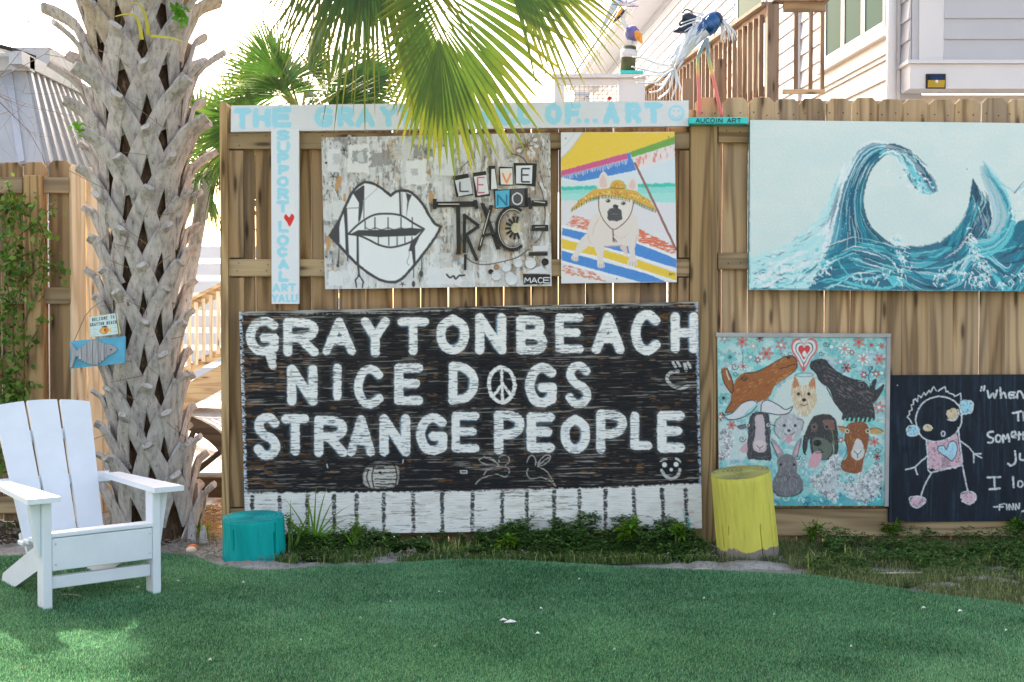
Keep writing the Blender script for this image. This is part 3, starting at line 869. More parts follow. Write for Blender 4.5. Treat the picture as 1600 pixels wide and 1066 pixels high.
# white railing with wire mesh
Yw = 11.2
wr = empty('white_railing', U(935, 158, Yw), 'white boxed railing with a wire mesh opening behind the header board', 'railing')
def wpart(px0, py0, px1, py1, d0, d1, name, mat=TRIM):
    a, b = U(px0, py1, Yw), U(px1, py0, Yw)
    return MB().box((a.x, Yw + d0, a.z), (b.x, Yw + d1, b.z)).build(name, mat, wr)
wpart(862, 117, 1010, 122, -.05, .09, 'cap')
wpart(866, 122.6, 882, 300, 0, .06, 'post'); wpart(966, 122.6, 1008, 300, 0, .06, 'post')
wpart(882.3, 122.6, 965.7, 133, .005, .05, 'rail'); wpart(882.3, 158, 965.7, 300, .005, .05, 'rail')
b = MB()
for k in range(12):
    px = 884 + k * 7.2; b.tube([U(px, 132, Yw + .02), U(px, 160, Yw + .02)], 0.0025, 4)
for k in range(5):
    py = 136 + k * 6; b.tube([U(882, py, Yw + .02), U(966, py, Yw + .02)], 0.0025, 4)
o = b.build('wire_mesh', simple('galvanised_wire', (120, 124, 128), 0.4, 0.1, metal=.4), wr); o['kind'] = 'stuff'
wpart(968, 112, 1004, 116.6, -.06, .10, 'turquoise_cap', TURQ)

# stairs and slatted fence seen through the gap on the left
st = empty('wooden_stairs', (-3.6, 15.2, 0), 'sunlit new timber stair with balusters seen beside the palm trunk', 'stairs')
Ys = 15.2
def sbar(p, q, w, h, name): MB().bar(U(p[0], p[1], Ys), U(q[0], q[1], Ys), w, h, (0, 0, 1)).build(name, WOOD_NEWX, st)
sbar((240, 498), (420, 408), .14, .04, 'handrail'); sbar((240, 508), (420, 418), .04, .11, 'top_rail')
sbar((240, 606), (420, 512), .04, .1, 'bottom_rail'); sbar((240, 648), (420, 548), .05, .26, 'stringer'); 
for k in range(14):
    px = 250 + k * 11.4
    t = (px - 240) / 180
    MB().bar(U(px, 606 - 94 * t, Ys - .04), U(px, 506 - 90 * t, Ys - .04), .04, .04, (0, 1, 0)).build('baluster', WOOD_NEW, st)
for k in range(7):
    a = U(250 + k * 24, 640 - k * 13.4, Ys)
    MB().box((a.x - .15, Ys + .03, a.z), (a.x + .15, Ys + 1.0, a.z + .04)).build('tread', WOOD_NEWX, st)
sf = empty('slatted_fence', (-4.6, 20, 0), 'white horizontal slat fence far behind the palm trunk', 'fence')
Yq = 20.0
for k in range(8):
    MB().box((-8.0, Yq, 0.15 + k * .27), (-2.5, Yq + .025, 0.15 + k * .27 + .19)).build('slat', TRIM, sf)
for k in range(5):
    MB().box((-7.9 + k * 1.3, Yq + .027, 0), (-7.8 + k * 1.3, Yq + .12, 2.3)).build('post', TRIM, sf)
# ------------------------------------------------------------------ cabbage palm
YT = 7.05
def trunk_axis(z):
    x = Xp(np.interp(z, [0, .4, .9, 1.6, 2.2, 3.0, 4.4], [246, 236, 224, 222, 224, 214, 190]), YT)
    return Vector((float(x), YT, z))
def trunk_r(z):
    return float(np.interp(z, [0, .15, .5, 1.2, 2.0, 3.0, 4.4], [.205, .18, .158, .168, .205, .252, .26]))
palm = empty('palm_tree', trunk_axis(0), 'thick cabbage palm trunk covered in criss cross grey leaf bases beside the white chair', 'palm tree')
pts, rr = [], []
for k in range(45):
    z = -.1 + k * .102
    pts.append(trunk_axis(z)); rr.append(trunk_r(max(z, 0)) * .86 * (1 + .03 * math.sin(k * 2.1)))
m, nt, bs = new_mat('palm_fibre')
v = coords(nt, (30, 30, 9), False)
o = ramp(nt, noise(nt, v, 1.0, 6, 0.7, 0.6), [(0.3, lin((48, 37, 30))), (0.55, lin((104, 84, 67))), (0.75, lin((172, 148, 120)))])
nt.links.new(o, bs.inputs['Base Color']); bs.inputs['Roughness'].default_value = 0.95; bs.inputs['Specular IOR Level'].default_value = 0.1
bump(nt, bs, noise(nt, v, 2.0, 5, 0.7), 1.0, 0.02)
MB().tube(pts, rr, 22).build('trunk', m, palm, True)

def boot_mat(name, base, warm):
    m, nt, bs = new_mat(name)
    v = coords(nt, (1, 1, 1))
    o = ramp(nt, noise(nt, v, 7.0, 5, 0.6), [(0.25, lin(tuple(x * .74 for x in base))), (0.5, lin(base)), (0.72, lin(warm))])
    o = mix(nt, ramp(nt, noise(nt, v, 26.0, 4, 0.6, .4), [(0.55, (0, 0, 0)), (0.6, (.75, .75, .75))]), o, lin((202, 198, 190)))
    o = mix(nt, ramp(nt, noise(nt, v, 60.0, 3, 0.6), [(0.66, (0, 0, 0)), (0.7, (.8, .8, .8))]), o, lin((62, 54, 48)))
    st_ = noise(nt, coords(nt, (40, 40, 8)), 1.0, 4, .6)
    o = mix(nt, 0.5, o, ramp(nt, st_, [(.34, lin((70, 58, 50))), (.46, lin(tuple(x * .82 for x in base))), (.62, lin(base))]))
    o = mix(nt, ramp(nt, noise(nt, coords(nt, (90, 90, 12)), 1.0, 3, .6), [(.3, (.8, .8, .8)), (.36, (0, 0, 0))]), o, lin((58, 48, 42)))
    nt.links.new(o, bs.inputs['Base Color']); bs.inputs['Roughness'].default_value = 0.85; bs.inputs['Specular IOR Level'].default_value = 0.15
    bump(nt, bs, noise(nt, v, 38.0, 6, 0.65), 0.5, 0.008)
    return m
BOOT_OLD = boot_mat('old_palm_boot', (190, 181, 174), (210, 202, 195))
BOOT_NEW = boot_mat('younger_palm_boot', (190, 172, 148), (214, 198, 176))

def cyl(th, z, r):
    c = trunk_axis(z)
    return Vector((c.x + r * math.cos(th), c.y + r * math.sin(th), z))
row, z = 0, -0.02
while z < 3.75:
    nper = 7
    up = min(1.0, max(0.0, (z - 1.2) / 2.0))
    for k in range(nper):
        th0 = 2 * math.pi * (k + 0.5 * (row % 2)) / nper + random.uniform(-.045, .045) + row * 0.012
        b = MB()
        hgt = random.uniform(.235, .275) * (1 + .15 * up); pit = 2 * math.pi / nper * random.uniform(.50, .56)
        lean = random.choice((-1, 1)); zk_ = z + .165 * k / nper + random.uniform(-.02, .02)
        w0 = random.uniform(.094, .114) * (.35 + .65 * trunk_r(max(z, 0)) / .22)
        for sd in (-1, 1):
            P, Nn, Wd, Th = [], [], [], []
            ext = (sd == -lean)
            ns = 5
            for q in range(ns + 1):
                t = q / ns
                th = th0 + sd * pit * (1 - t) ** 0.95
                zz = zk_ + hgt * t + random.uniform(-.004, .004)
                r = trunk_r(max(z, 0)) * (.9 + .07 * t) + 0.012 + .055 * t ** 1.5 * (1 + .5 * up) + (0.010 if ext else 0)
                P.append(cyl(th, zz, r)); Nn.append(Vector((math.cos(th), math.sin(th), 0.1)))
                Wd.append(w0 * (1.15 - .3 * t)); Th.append(.010 + .010 * t)
            if ext:      # the cut stub of the leaf stalk carries on along one leg
                ln = random.uniform(.012, .055) + up * random.uniform(.05, .30)
                d = (P[-1] - P[-2]).normalized()
                out = Vector((math.cos(th0), math.sin(th0), 0))
                for q in (1, 2, 3):
                    t = q / 3
                    P.append(P[ns] + d * ln * t + out * (.012 + .55 * ln) * t ** 1.3 - Vector((0, 0, 1)) * up * ln * .25 * t * t)
                    Nn.append(out); Wd.append(w0 * (.84 - .12 * t)); Th.append(.02 + .004 * t)
                Wd[-1] *= random.uniform(.7, 1.0)
            b.strap(P, Nn, Wd, Th, .22)
        b.build('leaf_base', BOOT_NEW if (z > 2.35 and random.random() < (z - 2.2) * 1.1) else BOOT_OLD, palm)
    row += 1; z += .165

# fan leaves
FRONDS = [leaf_mat('palm_leaf', (84, 112, 46), 0.24, 0.25, (176, 158, 62)), leaf_mat('dark_palm_leaf', (54, 84, 40), 0.24, 0.3, (150, 134, 60))]
STALK = simple('palm_stalk', (138, 148, 74), 0.5, 0.15)
def fan(parent, hub, axis, normal, L, nseg, half, droop, mat, split=0.5, joined=None, seg_name='leaf_segment', tipc=0.5, jit=.05, wide=1.0, gdir=Vector((0, 0, -1)), costa=None, asym=0.0):
    """a costapalmate fan: folded segments joined near the hub and free, drooping and tapering further out"""
    A = Vector(axis).normalized(); N = Vector(normal); N = (N - A * N.dot(A)).normalized(); B = N.cross(A)
    dphi = 2 * half / nseg
    allV, allF, allC = [], [], []
    for k in range(nseg):
        ph = -half + dphi * (k + .5) + random.uniform(-.2, .2) * dphi
        d = A * math.cos(ph) + B * math.sin(ph)
        x = d.cross(N).normalized()
        Lk = L * (0.72 + .28 * math.cos(ph * .75)) * random.uniform(1 - jit * 2, 1 + jit)
        p0 = hub + A * ((.16 * L if costa is None else costa) * max(0.0, math.cos(ph)) ** (2 if costa is None else 1.2)); Lk *= 1 + asym * math.sin(ph)
        V, C = [], []
        M = 9
        dr = droop * random.uniform(.6, 1.35); tw = random.uniform(-.5, .5); wob = random.uniform(-.06, .06) * L
        yel = random.random() ** 2
        for q in range(M + 1):
            s = q / M
            p = p0 + d * (Lk * s) - N * (.10 * L * s * s) + gdir * (dr * Lk * max(0, s - .25) ** 1.8) + x * wob * max(0, s - split) ** 1.5
            w = wide * (s + .03) * dphi * L * .56
            if s > split: w = wide * (split + .03) * dphi * L * .56 * max(0.0, 1 - (s - split) / (1 - split)) ** 0.8
            fo = N * (w * (.55 if k % 1 == 0 else .5))
            tt = tw * max(0, s - split) * 2
            xr = (x * math.cos(tt) + N * math.sin(tt))
            V += [p - xr * w, p + fo, p + xr * w]
            g = min(1.0, max(0.0, (s - .45) * 1.5) * (.25 + .9 * yel) * tipc * 1.6)
            C += [(g, g, g)] * 3
        F = []
        for q in range(M):
            a = q * 3
            F += [(a, a + 1, a + 4, a + 3), (a + 1, a + 2, a + 5, a + 4)]
        if joined is None:
            off = Vector((0, 0, 0)); qn = parent
            while qn is not None: off = off + Vector(qn.location); qn = qn.parent
            tri_object(seg_name, [tuple(v) for v in V], F, mat, np.array(C), parent, off, smooth=False)
        else:
            n0 = len(allV); allV += [tuple(v) for v in V]; allC += C; allF += [tuple(i + n0 for i in f) for f in F]
    if joined is not None:
        off = Vector((0, 0, 0)); qn = parent
        while qn is not None: off = off + Vector(qn.location); qn = qn.parent
        return tri_object(joined, allV, allF, mat, np.array(allC), parent, off)

crown = trunk_axis(4.1)
def frond(hub, axis, normal, L, nseg, half, droop, mat, tipc=.5, split=.5, wide=1.0, costa=None, asym=0.0):
    e = empty('frond', (0, 0, 0)); e.parent = palm; e.location = hub - Vector(palm.location)
    fan(e, hub, axis, normal, L, nseg, half, droop, mat, split, tipc=tipc, wide=wide, costa=costa, asym=asym)
    mid = (crown + hub) / 2 + Vector((0, 0, .32))
    pts = [crown.lerp(mid, t) * (1 - t) + mid.lerp(hub, t) * t for t in [i / 8 for i in range(9)]]
    pts.append(hub + Vector(axis).normalized() * .12)
    MB().tube(pts, [.02 - .0012 * i for i in range(10)], 6).build('stalk', STALK, e, True)
YFr = 5.68
def im(ax, ay, depth=0.0):       # a direction read off the picture: right, up, away
    return Vector((ax, depth, ay))
frond(U(690, -78, YFr), im(-.03, -1, .10), (0.05, -1, 0.12), .54, 50, R(84), .14, FRONDS[0], .38, .54, 1.7, .40, .38)
frond(U(585, -150, YFr + .12), im(-.16, -1, .05), (-.15, -1, 0.3), .74, 42, R(58), .30, FRONDS[1], .5, .40, 1.45)
frond(U(760, -92, YFr + .05), im(1, -.66, .1), (.1, -1, .35), .66, 28, R(40), .22, FRONDS[0], .6, .46, 1.4)
frond(U(540, -165, YFr + .3), im(-.4, -.85, .2), (-.2, -1, 0.5), .64, 30, R(52), .35, FRONDS[1], .6, .40, 1.3)
# small plants rooted between the leaf bases
b = []
V, F, C = [], [], []
def leaflets(V, F, C, p, n, size, spread, seed_dir=None, c=0.0):
    for _ in range(n):
        d = Vector((random.gauss(0, 1), random.gauss(0, 1), random.gauss(0, 1))).normalized()
        if seed_dir: d = (d + seed_dir).normalized()
        q = p + Vector((random.gauss(0, spread), random.gauss(0, spread), random.gauss(0, spread)))
        x = d.cross(Vector((random.gauss(0, 1), random.gauss(0, 1), random.gauss(0, 1)))).normalized()
        s = size * random.uniform(.6, 1.3); k = len(V); nn = d.cross(x) * (s * .12)
        V += [tuple(q), tuple(q + d * s * .45 + x * s * .32 + nn), tuple(q + d * s), tuple(q + d * s * .45 - x * s * .32 + nn)]
        F.append((k, k + 1, k + 2, k + 3)); g = random.random() * c; C += [(g, g, g)] * 4
GREENLEAF = leaf_mat('fresh_leaf', (92, 150, 42), 0.45, 0.35, (190, 190, 70))
for (px, py, n) in ((278, 18, 16), (284, 30, 12), (120, 196, 6), (126, 210, 6)):
    leaflets(V, F, C, U(px, py, YT - .33), n, .045, .022)
tri_object('sprouting_leaves', V, F, GREENLEAF, np.array(C), palm, palm.location)['kind'] = 'stuff'
for pts_ in (((222, 62), (215, 30), (200, 22), (180, 26)), ((232, 55), (228, 28), (218, 8), (206, 4)), ((236, 56), (255, 58), (270, 60), (288, 66))):
    pp = smooth(pts_, 4)
    P3 = [U(x, y, YT - .36 - .01 * i) for i, (x, y) in enumerate(pp)]
    MB().strap(P3, [Vector((.2, -1, .3))] * len(P3), [.016 * (1 - i / len(P3)) + .004 for i in range(len(P3))], .001, .2).build('grass_blade', simple('yellow_blade', (186, 176, 66), 0.5, 0.15), palm)
# hanging fibres
rb = MB()
for k in range(26):
    zz = random.uniform(.6, 2.9); th = random.uniform(-2.6, -.5)
    p = cyl(th, zz, trunk_r(zz) + .05); d = Vector((random.uniform(-.2, .2), -.05, random.uniform(-.16, .1)))
    rb.tube([p, p + d * .6 + Vector((0, -.02, 0)), p + d * 1.2], .0016, 4)
rb.build('loose_fibre', simple('dry_fibre', (132, 112, 84), .8, .2), palm)['kind'] = 'stuff'

# palms beyond the fence
def far_palm(name, base, top, nfr, L, seed, label, mat, tr=.15):
    random.seed(seed)
    e = empty(name, (base[0], base[1], 0), label, 'palm tree', 'palms beyond the fence')
    b_, t_ = Vector(base), Vector(top)
    MB().tube([b_, b_.lerp(t_, .5) + Vector((.04, 0, 0)), t_], [tr * 1.1, tr, tr * .9], 12).build('trunk', BOOT_OLD, e, True)
    for k in range(nfr):
        a = 2 * math.pi * k / nfr + random.uniform(-.3, .3); el = random.uniform(-.5, 1.2)
        d = Vector((math.cos(a) * math.cos(el), math.sin(a) * math.cos(el), math.sin(el)))
        hub = t_ + d * random.uniform(.25, .5) * min(1, L / .78)
        nrm = Vector((random.gauss(0, .3), -.7, .6)) if random.random() < .6 else d.cross(Vector((0, 0, 1))) + Vector((0, -.2, .6))
        fan(e, hub, d, nrm, L * random.uniform(.8, 1.1), 30, R(75), .12, mat, .45, joined='frond', tipc=.4)
        MB().tube([t_, hub], .012, 5).build('leaf_stalk', STALK, e)
    random.seed(seed + 1)
FARLEAF = leaf_mat('far_palm_leaf', (70, 108, 56), 0.35, 0.3, (150, 160, 84))
far_palm('palm_tree', (-1.82, 11.0, 0), U(470, 178, 11.0), 22, .66, 11, 'bushy palm showing its fan leaves above the left end of the header board', FARLEAF)
far_palm('palm_tree', (-3.13, 10.3, 0), Vector((-3.13, 10.3, 5.0)), 14, .6, 23, 'added unseen palm hidden behind the big cabbage palm to block a streak of sun', FARLEAF, .19)  # added palm, out of view: its trunk stops sun coming through the fence gap
far_palm('palm_tree', (-3.55, 12.6, 0), U(326, 262, 12.6), 26, .72, 31, 'low palm with drooping fans in the gap between trunk and fence', FARLEAF, .07)
random.seed(5)

# bare twigs top left
tw = MB()
def twig(p, d, r, ln, depth):
    P = [p]; q = p
    for k in range(6):
        d = (d + Vector((random.gauss(0, .22), random.gauss(0, .1), random.gauss(0, .2)))).normalized()
        q = q + d * ln / 6; P.append(q)
        if depth > 0 and random.random() < .62: twig(q, (d + Vector((random.gauss(0, .9), random.gauss(0, .2), random.gauss(0, .7)))).normalized(), r * .55, ln * .62, depth - 1)
    tw.tube(P, [r * (1 - .12 * k) for k in range(7)], 4)
tb = empty('bare_bush', (-4.3, 8.5, 0), 'leafless tangle of thin grey twigs in front of the metal shed', 'bush')
for (px, py, dx, dz) in ((-120, 60, 1, -.15), (-60, -10, .8, -.5), (-80, 150, 1, .1), (-100, -60, 1, -.35), (-90, 105, 1, -.35)):
    twig(U(px, py, 8.5), Vector((dx, 0, dz)).normalized(), .0048, 1.05, 3)
tw.tube([(-4.55, 8.5, 0), (-4.5, 8.5, 1.4), (-4.4, 8.5, 2.6), U(-90, 40, 8.5)], [.03, .025, .02, .012], 6)
tw.build('twigs', simple('grey_twig', (118, 104, 96), .8, .2), tb)['kind'] = 'stuff'
tt = MB()
pp = smooth([(402, -30), (409, 10), (413, 30), (406, 52), (401, 64)], 5)
tt.tube([U(x, y, 6.8) for x, y in pp], [.004 - .00015 * i for i in range(len(pp))], 5)
for (a, b_) in (((412, 22), (418, 30)), ((411, 36), (416, 40)), ((405, 52), (398, 50))):
    tt.tube([U(*a, 6.8), U(*b_, 6.8)], [.002, .001], 4)
tag(tt.build('hanging_twig', simple('dark_twig', (84, 74, 60), .8)), 'single thin dark twig dangling against the sky right of the palm', 'twig')

# vine on the left fence
vn = empty('climbing_vine', (Xp(20, YL), YL - .06, 0), 'bright green leafy vine climbing the dark left fence', 'vine')
stm = MB(); V, F, C = [], [], []
paths = [[(8, 640), (4, 560), (14, 480), (8, 400), (22, 350), (12, 285)], [(-10, 660), (24, 600), (20, 520), (34, 440), (24, 380), (60, 345), (86, 318)],
         [(15, 480), (40, 440), (62, 418), (80, 415), (104, 422)], [(4, 600), (30, 560), (50, 530), (70, 495)], [(10, 420), (35, 400), (60, 390), (74, 350)], [(-20, 700), (6, 660), (14, 620), (40, 606), (50, 606)],
         [(-6, 760), (2, 700), (10, 640)], [(10, 330), (30, 322), (52, 318)], [(60, 345), (70, 370), (74, 400)], [(30, 520), (52, 470), (66, 440), (70, 400)]]
for pa in paths:
    sp_ = smooth(pa, 8)
    P3 = [U(x, y, YL - .075 - .02 * math.sin(i)) for i, (x, y) in enumerate(sp_)]
    stm.tube(P3, [.005 - .003 * i / len(P3) for i in range(len(P3))], 5)
    for i, p in enumerate(P3):
        n_ = 4 if p.x < Xp(45, YL) else 2
        leaflets(V, F, C, p + Vector((0, -.02, 0)), n_, .042, .028, Vector((0, -.3, -.6)), .7)
for _ in range(42):
    px = abs(random.gauss(0, 20)); py = random.uniform(290, 770)
    leaflets(V, F, C, U(px - 4, py, YL - random.uniform(.05, .12)), 9, .036, .03, Vector((0, -.3, -.6)), .6)
stm.build('stem', simple('vine_stem', (98, 92, 58), .7, .2), vn, True)
tri_object('vine_leaves', V, F, leaf_mat('vine_leaf', (58, 104, 40), .3, .5, (150, 178, 80)), np.array(C), vn, vn.location)['kind'] = 'stuff'

# ------------------------------------------------------------------ white lounge chair
foot_l, foot_r = G(64, 950, .02), G(248, 932, .02)
cv = foot_r - foot_l; ck = cv.length / .56
ch = empty('garden_chair', ((foot_l + foot_r) / 2) + Vector((0, 0, -.004)), 'white plastic slat back garden chair on the turf by the palm trunk', 'chair', rz=math.atan2(cv.y, cv.x) + R(12))
ch.scale = (ck, ck, ck)
def cpart(b, name): return b.build(name, PLASTIC, ch, local=True)
for sx in (-1, 1):
    x = sx * .2725
    cpart(MB().cbox((x - .021, -.045, 0), (x + .021, .05, .535), .004), 'front_leg')
    # long rear leg running down and back under the seat
    cpart(MB().prism([(x - .062 * sx, .03, .36), (x - .062 * sx, .03, .225), (x - .062 * sx, .60, 0.0), (x - .062 * sx, .79, 0.0), (x - .062 * sx, .76, .055)], (.034 * sx, 0, 0)), 'rear_leg')
    # arm with its outer bracket
    cpart(MB().hexa([(x - sx * .04, -.115, .536), (x + sx * .115, -.115, .536), (x + sx * .065, .62, .536), (x - sx * .025, .62, .536), (x - sx * .04, -.115, .562), (x + sx * .115, -.115, .562), (x + sx * .065, .62, .562), (x - sx * .025, .62, .562)]), 'armrest')
    xo = x + sx * .0225
    cpart(MB().prism([(xo, -.04, .533), (xo, .045, .533), (xo, .04, .27), (xo, -.01, .27)] if False else [(xo, -.012, .27), (xo + sx * .012, -.012, .27), (xo + sx * .052, -.012, .533), (xo, -.012, .533)], (0, .05, 0)), 'arm_bracket')
cpart(MB().cbox((-.25, -.043, .195), (.25, -.018, .352), .004), 'apron')
cpart(MB().cbox((-.25, -.02, .105), (.25, .02, .165), .004), 'stretcher')
for k in range(6):
    y = -.045 + k * .088; z = .356 - k * .021
    cpart(MB().cbox((-.255, y, z), (.255, y + .08, z + .022), .004), 'seat_slat')
lean = R(26)
def bk(xx, h, o): return (xx, .47 + h * math.sin(lean) + o * math.cos(lean), .20 + h * math.cos(lean) - o * math.sin(lean))
for k in range(3):
    x0b, x1b = -.205 + k * .1385, -.205 + (k + 1) * .1385 - .012
    x0t, x1t = -.262 + k * .178, -.262 + (k + 1) * .178 - .018
    top = lambda xx: .845 - .35 * xx * xx - (.0)
    pts = [(x0b, 0.0)] + [(x1b, 0.0)] + [(x1t + (x0t - x1t) * t, top(x1t + (x0t - x1t) * t)) for t in (0, .25, .5, .75, 1)]
    cpart(MB().prism([bk(px, h, 0) for px, h in pts], Vector(bk(0, 0, .024)) - Vector(bk(0, 0, 0))), 'back_slat')
for h, w in ((.06, .44), (.36, .60), (.62, .46)):
    cpart(MB().hexa([bk(-w / 2, h, .026), bk(w / 2, h, .026), bk(w / 2, h, .052), bk(-w / 2, h, .052), bk(-w / 2, h + .06, .026), bk(w / 2, h + .06, .026), bk(w / 2, h + .06, .052), bk(-w / 2, h + .06, .052)]), 'back_batten')
sb = MB()
for sx in (-1, 1):
    for z in (.225, .325): sb.tube([(sx * .235, -.0445, z), (sx * .235, -.046, z)], .005, 8)
sb.build('screw_cap', simple('grey_cap', (196, 198, 202), .4), ch, local=True)

# ------------------------------------------------------------------ painted log seats
def log(name, top, bot, r, mat, topmat, label, seed, skirt=None):
    """a sawn log: uneven outline, radial checks down the side"""
    e = empty(name, (bot.x, bot.y, 0), label, 'log stump')
    top, bot = Vector(top), Vector(bot); ax = (top - bot).normalized()
    x = ax.cross(Vector((0, 1, 0))).normalized(); y = ax.cross(x)
    rg = random.Random(seed); n = 260
    crack = {}
    for _ in range(15): crack[rg.randrange(n)] = (rg.uniform(0, .6), rg.uniform(.4, 1.0), rg.uniform(.008, .02))
    wob = [rg.uniform(-.02, .02) for _ in range(8)]
    V, F = [], []
    H = 26
    for j in range(H + 1):
        t = j / H
        for k in range(n):
            a = 2 * math.pi * k / n
            rr_ = r * (1 + wob[0] * math.cos(2 * a + wob[1] * 99) + wob[2] * math.cos(3 * a + wob[3] * 99) + .012 * math.sin(t * 5 + a * 2) + .010 * math.sin(a * 17 + 2 * math.sin(t * 3 + a * 2)) + .006 * math.sin(a * 31 + t * 4) + (.03 * (1 - t) ** 3))
            if j == H: rr_ *= .985
            if k in crack and crack[k][0] < t < crack[k][1]: rr_ -= crack[k][2]
            tz = top + (0 if j < H else .004) * ax
            V.append(tuple(bot.lerp(tz, t) + (x * math.cos(a) + y * math.sin(a)) * rr_))
    for j in range(H):
        for k in range(n): F.append((j * n + k, j * n + (k + 1) % n, (j + 1) * n + (k + 1) % n, (j + 1) * n + k))
    b = MB(); b.v = V; b.f = F; b.f.append(tuple(range(n))[::-1])
    b.build('side', mat, e, False)
    V = [tuple(top + ax * .0045)]; F = []
    for q in (0.33, .66, 0.985):
        for k in range(n):
            a = 2 * math.pi * k / n
            V.append(tuple(top + ax * (.0045 + rg.uniform(-.001, .0015)) + (x * math.cos(a) + y * math.sin(a)) * r * q * (1 + wob[0] * math.cos(2 * a + wob[1] * 99) + wob[2] * math.cos(3 * a + wob[3] * 99))))
    for k in range(n):
        F.append((0, 1 + k, 1 + (k + 1) % n))
        for q in range(2): F.append((1 + q * n + k, 1 + (q + 1) * n + k, 1 + (q + 1) * n + (k + 1) % n, 1 + q * n + (k + 1) % n))
    b = MB(); b.v = V; b.f = F
    b.build('sawn_top', topmat, e)
    return e
def log_mat(name, c, wear, wear_at, skirt=None):
    m, nt, bs = new_mat(name)
    v = coords(nt, (3, 3, .6), False); a = lin(c)
    o = ramp(nt, noise(nt, v, 5.0, 5, .6), [(.3, tuple(k * .86 for k in a)), (.7, tuple(min(.86, k * 1.1) for k in a))])
    o = mix(nt, ramp(nt, noise(nt, coords(nt, (60, 60, 2.5), False), 1.0, 3, .6), [(.3, (.35, .35, .35)), (.42, (0, 0, 0))]), o, tuple(k * .6 for k in a))
    o = mix(nt, ramp(nt, noise(nt, coords(nt, (9, 9, 4), False), 1.0, 6, .7), [(wear_at, (0, 0, 0)), (wear_at + .04, (1, 1, 1))]), o, lin(wear))
    if skirt:
        tc = nd(nt, 'TexCoord'); sx_ = nd(nt, 'SeparateXYZ'); nt.links.new(tc.outputs['Object'], sx_.inputs[0])
        ad = nd(nt, 'Math', operation='ADD'); nn_ = nd(nt, 'Math', operation='MULTIPLY'); nn_.inputs[1].default_value = -.11
        nt.links.new(noise(nt, coords(nt, (9, 9, 9), False), 1.0, 4, .6), nn_.inputs[0]); nt.links.new(sx_.outputs['Z'], ad.inputs[0]); nt.links.new(nn_.outputs[0], ad.inputs[1])
        o = mix(nt, ramp(nt, ad.outputs[0], [(skirt[1], (1, 1, 1)), (skirt[1] + .01, (0, 0, 0))]), o, lin(skirt[0]))
    nt.links.new(o, bs.inputs['Base Color']); bs.inputs['Roughness'].default_value = .6; bs.inputs['Specular IOR Level'].default_value = .25
    bump(nt, bs, noise(nt, coords(nt, (50, 50, 3), False), 1.0, 4, .6), .5, .006)
    return m
def ring_mat(name, c, dark, paint):
    m, nt, bs = new_mat(name)
    v = coords(nt, (1, 1, 1), False)
    wv = nd(nt, 'TexWave', Scale=14.0, Distortion=3.0); wv.wave_type = 'RINGS'; wv.rings_direction = 'Z'; wv.inputs['Detail'].default_value = 3
    nt.links.new(v, wv.inputs['Vector'])
    o = ramp(nt, wv.outputs['Fac'], [(.2, lin(dark)), (.7, lin(c))])
    o = mix(nt, ramp(nt, noise(nt, v, 8.0, 5, .6), [(.45, (0, 0, 0)), (.62, (1, 1, 1))]), o, lin(paint))
    nt.links.new(o, bs.inputs['Base Color']); bs.inputs['Roughness'].default_value = .75
    bump(nt, bs, noise(nt, v, 60.0, 4), .4, .004)
    return m
log('yellow_log', U(1157, 739, 6.50), Vector((Xp(1172, 6.54), 6.54, -.03)), .152, log_mat('yellow_log_paint', (218, 208, 92), (160, 148, 116), .70, ((138, 128, 118), -.066)),
    ring_mat('yellow_log_top', (156, 152, 92), (120, 114, 72), (168, 164, 84)), 'tall leaning yellow painted log in front of the animal painting', 4)
log('teal_log', U(396, 808, 6.55), Vector((Xp(396, 6.56), 6.56, -.04)), .157, log_mat('teal_log_paint_b', (0, 168, 162), (0, 120, 124), .76),
    ring_mat('teal_log_top', (0, 158, 152), (0, 128, 126), (6, 166, 158)), 'short teal painted log stump beside the left end of the slogan board', 9)

# ------------------------------------------------------------------ wagon wheel leaning behind the fence
wh = empty('wagon_wheel', (Xp(262, 8.0), 8.0, 0), 'weathered dark spoked wagon wheel half hidden between palm trunk and fence', 'wheel')
wc, wr_ = U(262, 772, 8.0), .50
b = MB(); V = []; n = 48
for k in range(n):
    a = 2 * math.pi * k / n
    for (dr, dy) in ((0, -.03), (0, .03), (-.085, .03), (-.085, -.03)):
        V.append((wc.x + (wr_ + dr) * math.cos(a), wc.y + dy + .18 * (wr_ + dr) * math.sin(a), wc.z + (wr_ + dr) * math.sin(a)))
F = [(k * 4 + j, ((k + 1) % n) * 4 + j, ((k + 1) % n) * 4 + (j + 1) % 4, k * 4 + (j + 1) % 4) for k in range(n) for j in range(4)]
RIM = wood('wheel_wood', (104, 92, 78), (80, 70, 58), (52, 44, 36), (120, 112, 102), .3, 'X')
b.add(V, F).build('rim', RIM, wh)
for k in range(12):
    a = 2 * math.pi * (k + .3) / 12
    p0 = wc + Vector((.06 * math.cos(a), .011 * math.sin(a), .06 * math.sin(a))); p1 = wc + Vector((.43 * math.cos(a), .077 * math.sin(a), .43 * math.sin(a)))
    MB().tube([p0, p1], [.022, .017], 7).build('spoke', RIM, wh, True)
MB().tube([wc + Vector((0, -.09, 0)), wc + Vector((0, .09, 0))], .075, 14).build('hub', RIM, wh, True)
tb_ = MB().cbox((Xp(283, 7.75), 7.7, Zp(776, 7.75)), (Xp(420, 7.75), 7.8, Zp(744, 7.75)), .006).build('timber', simple('dark_timber', (86, 70, 52), .8, .3, 6, .4, 60, aniso=(.5, 7, 7)))
tag(tb_, 'dark heavy timber lying across the wheel behind the fence end', 'timber')
MB()
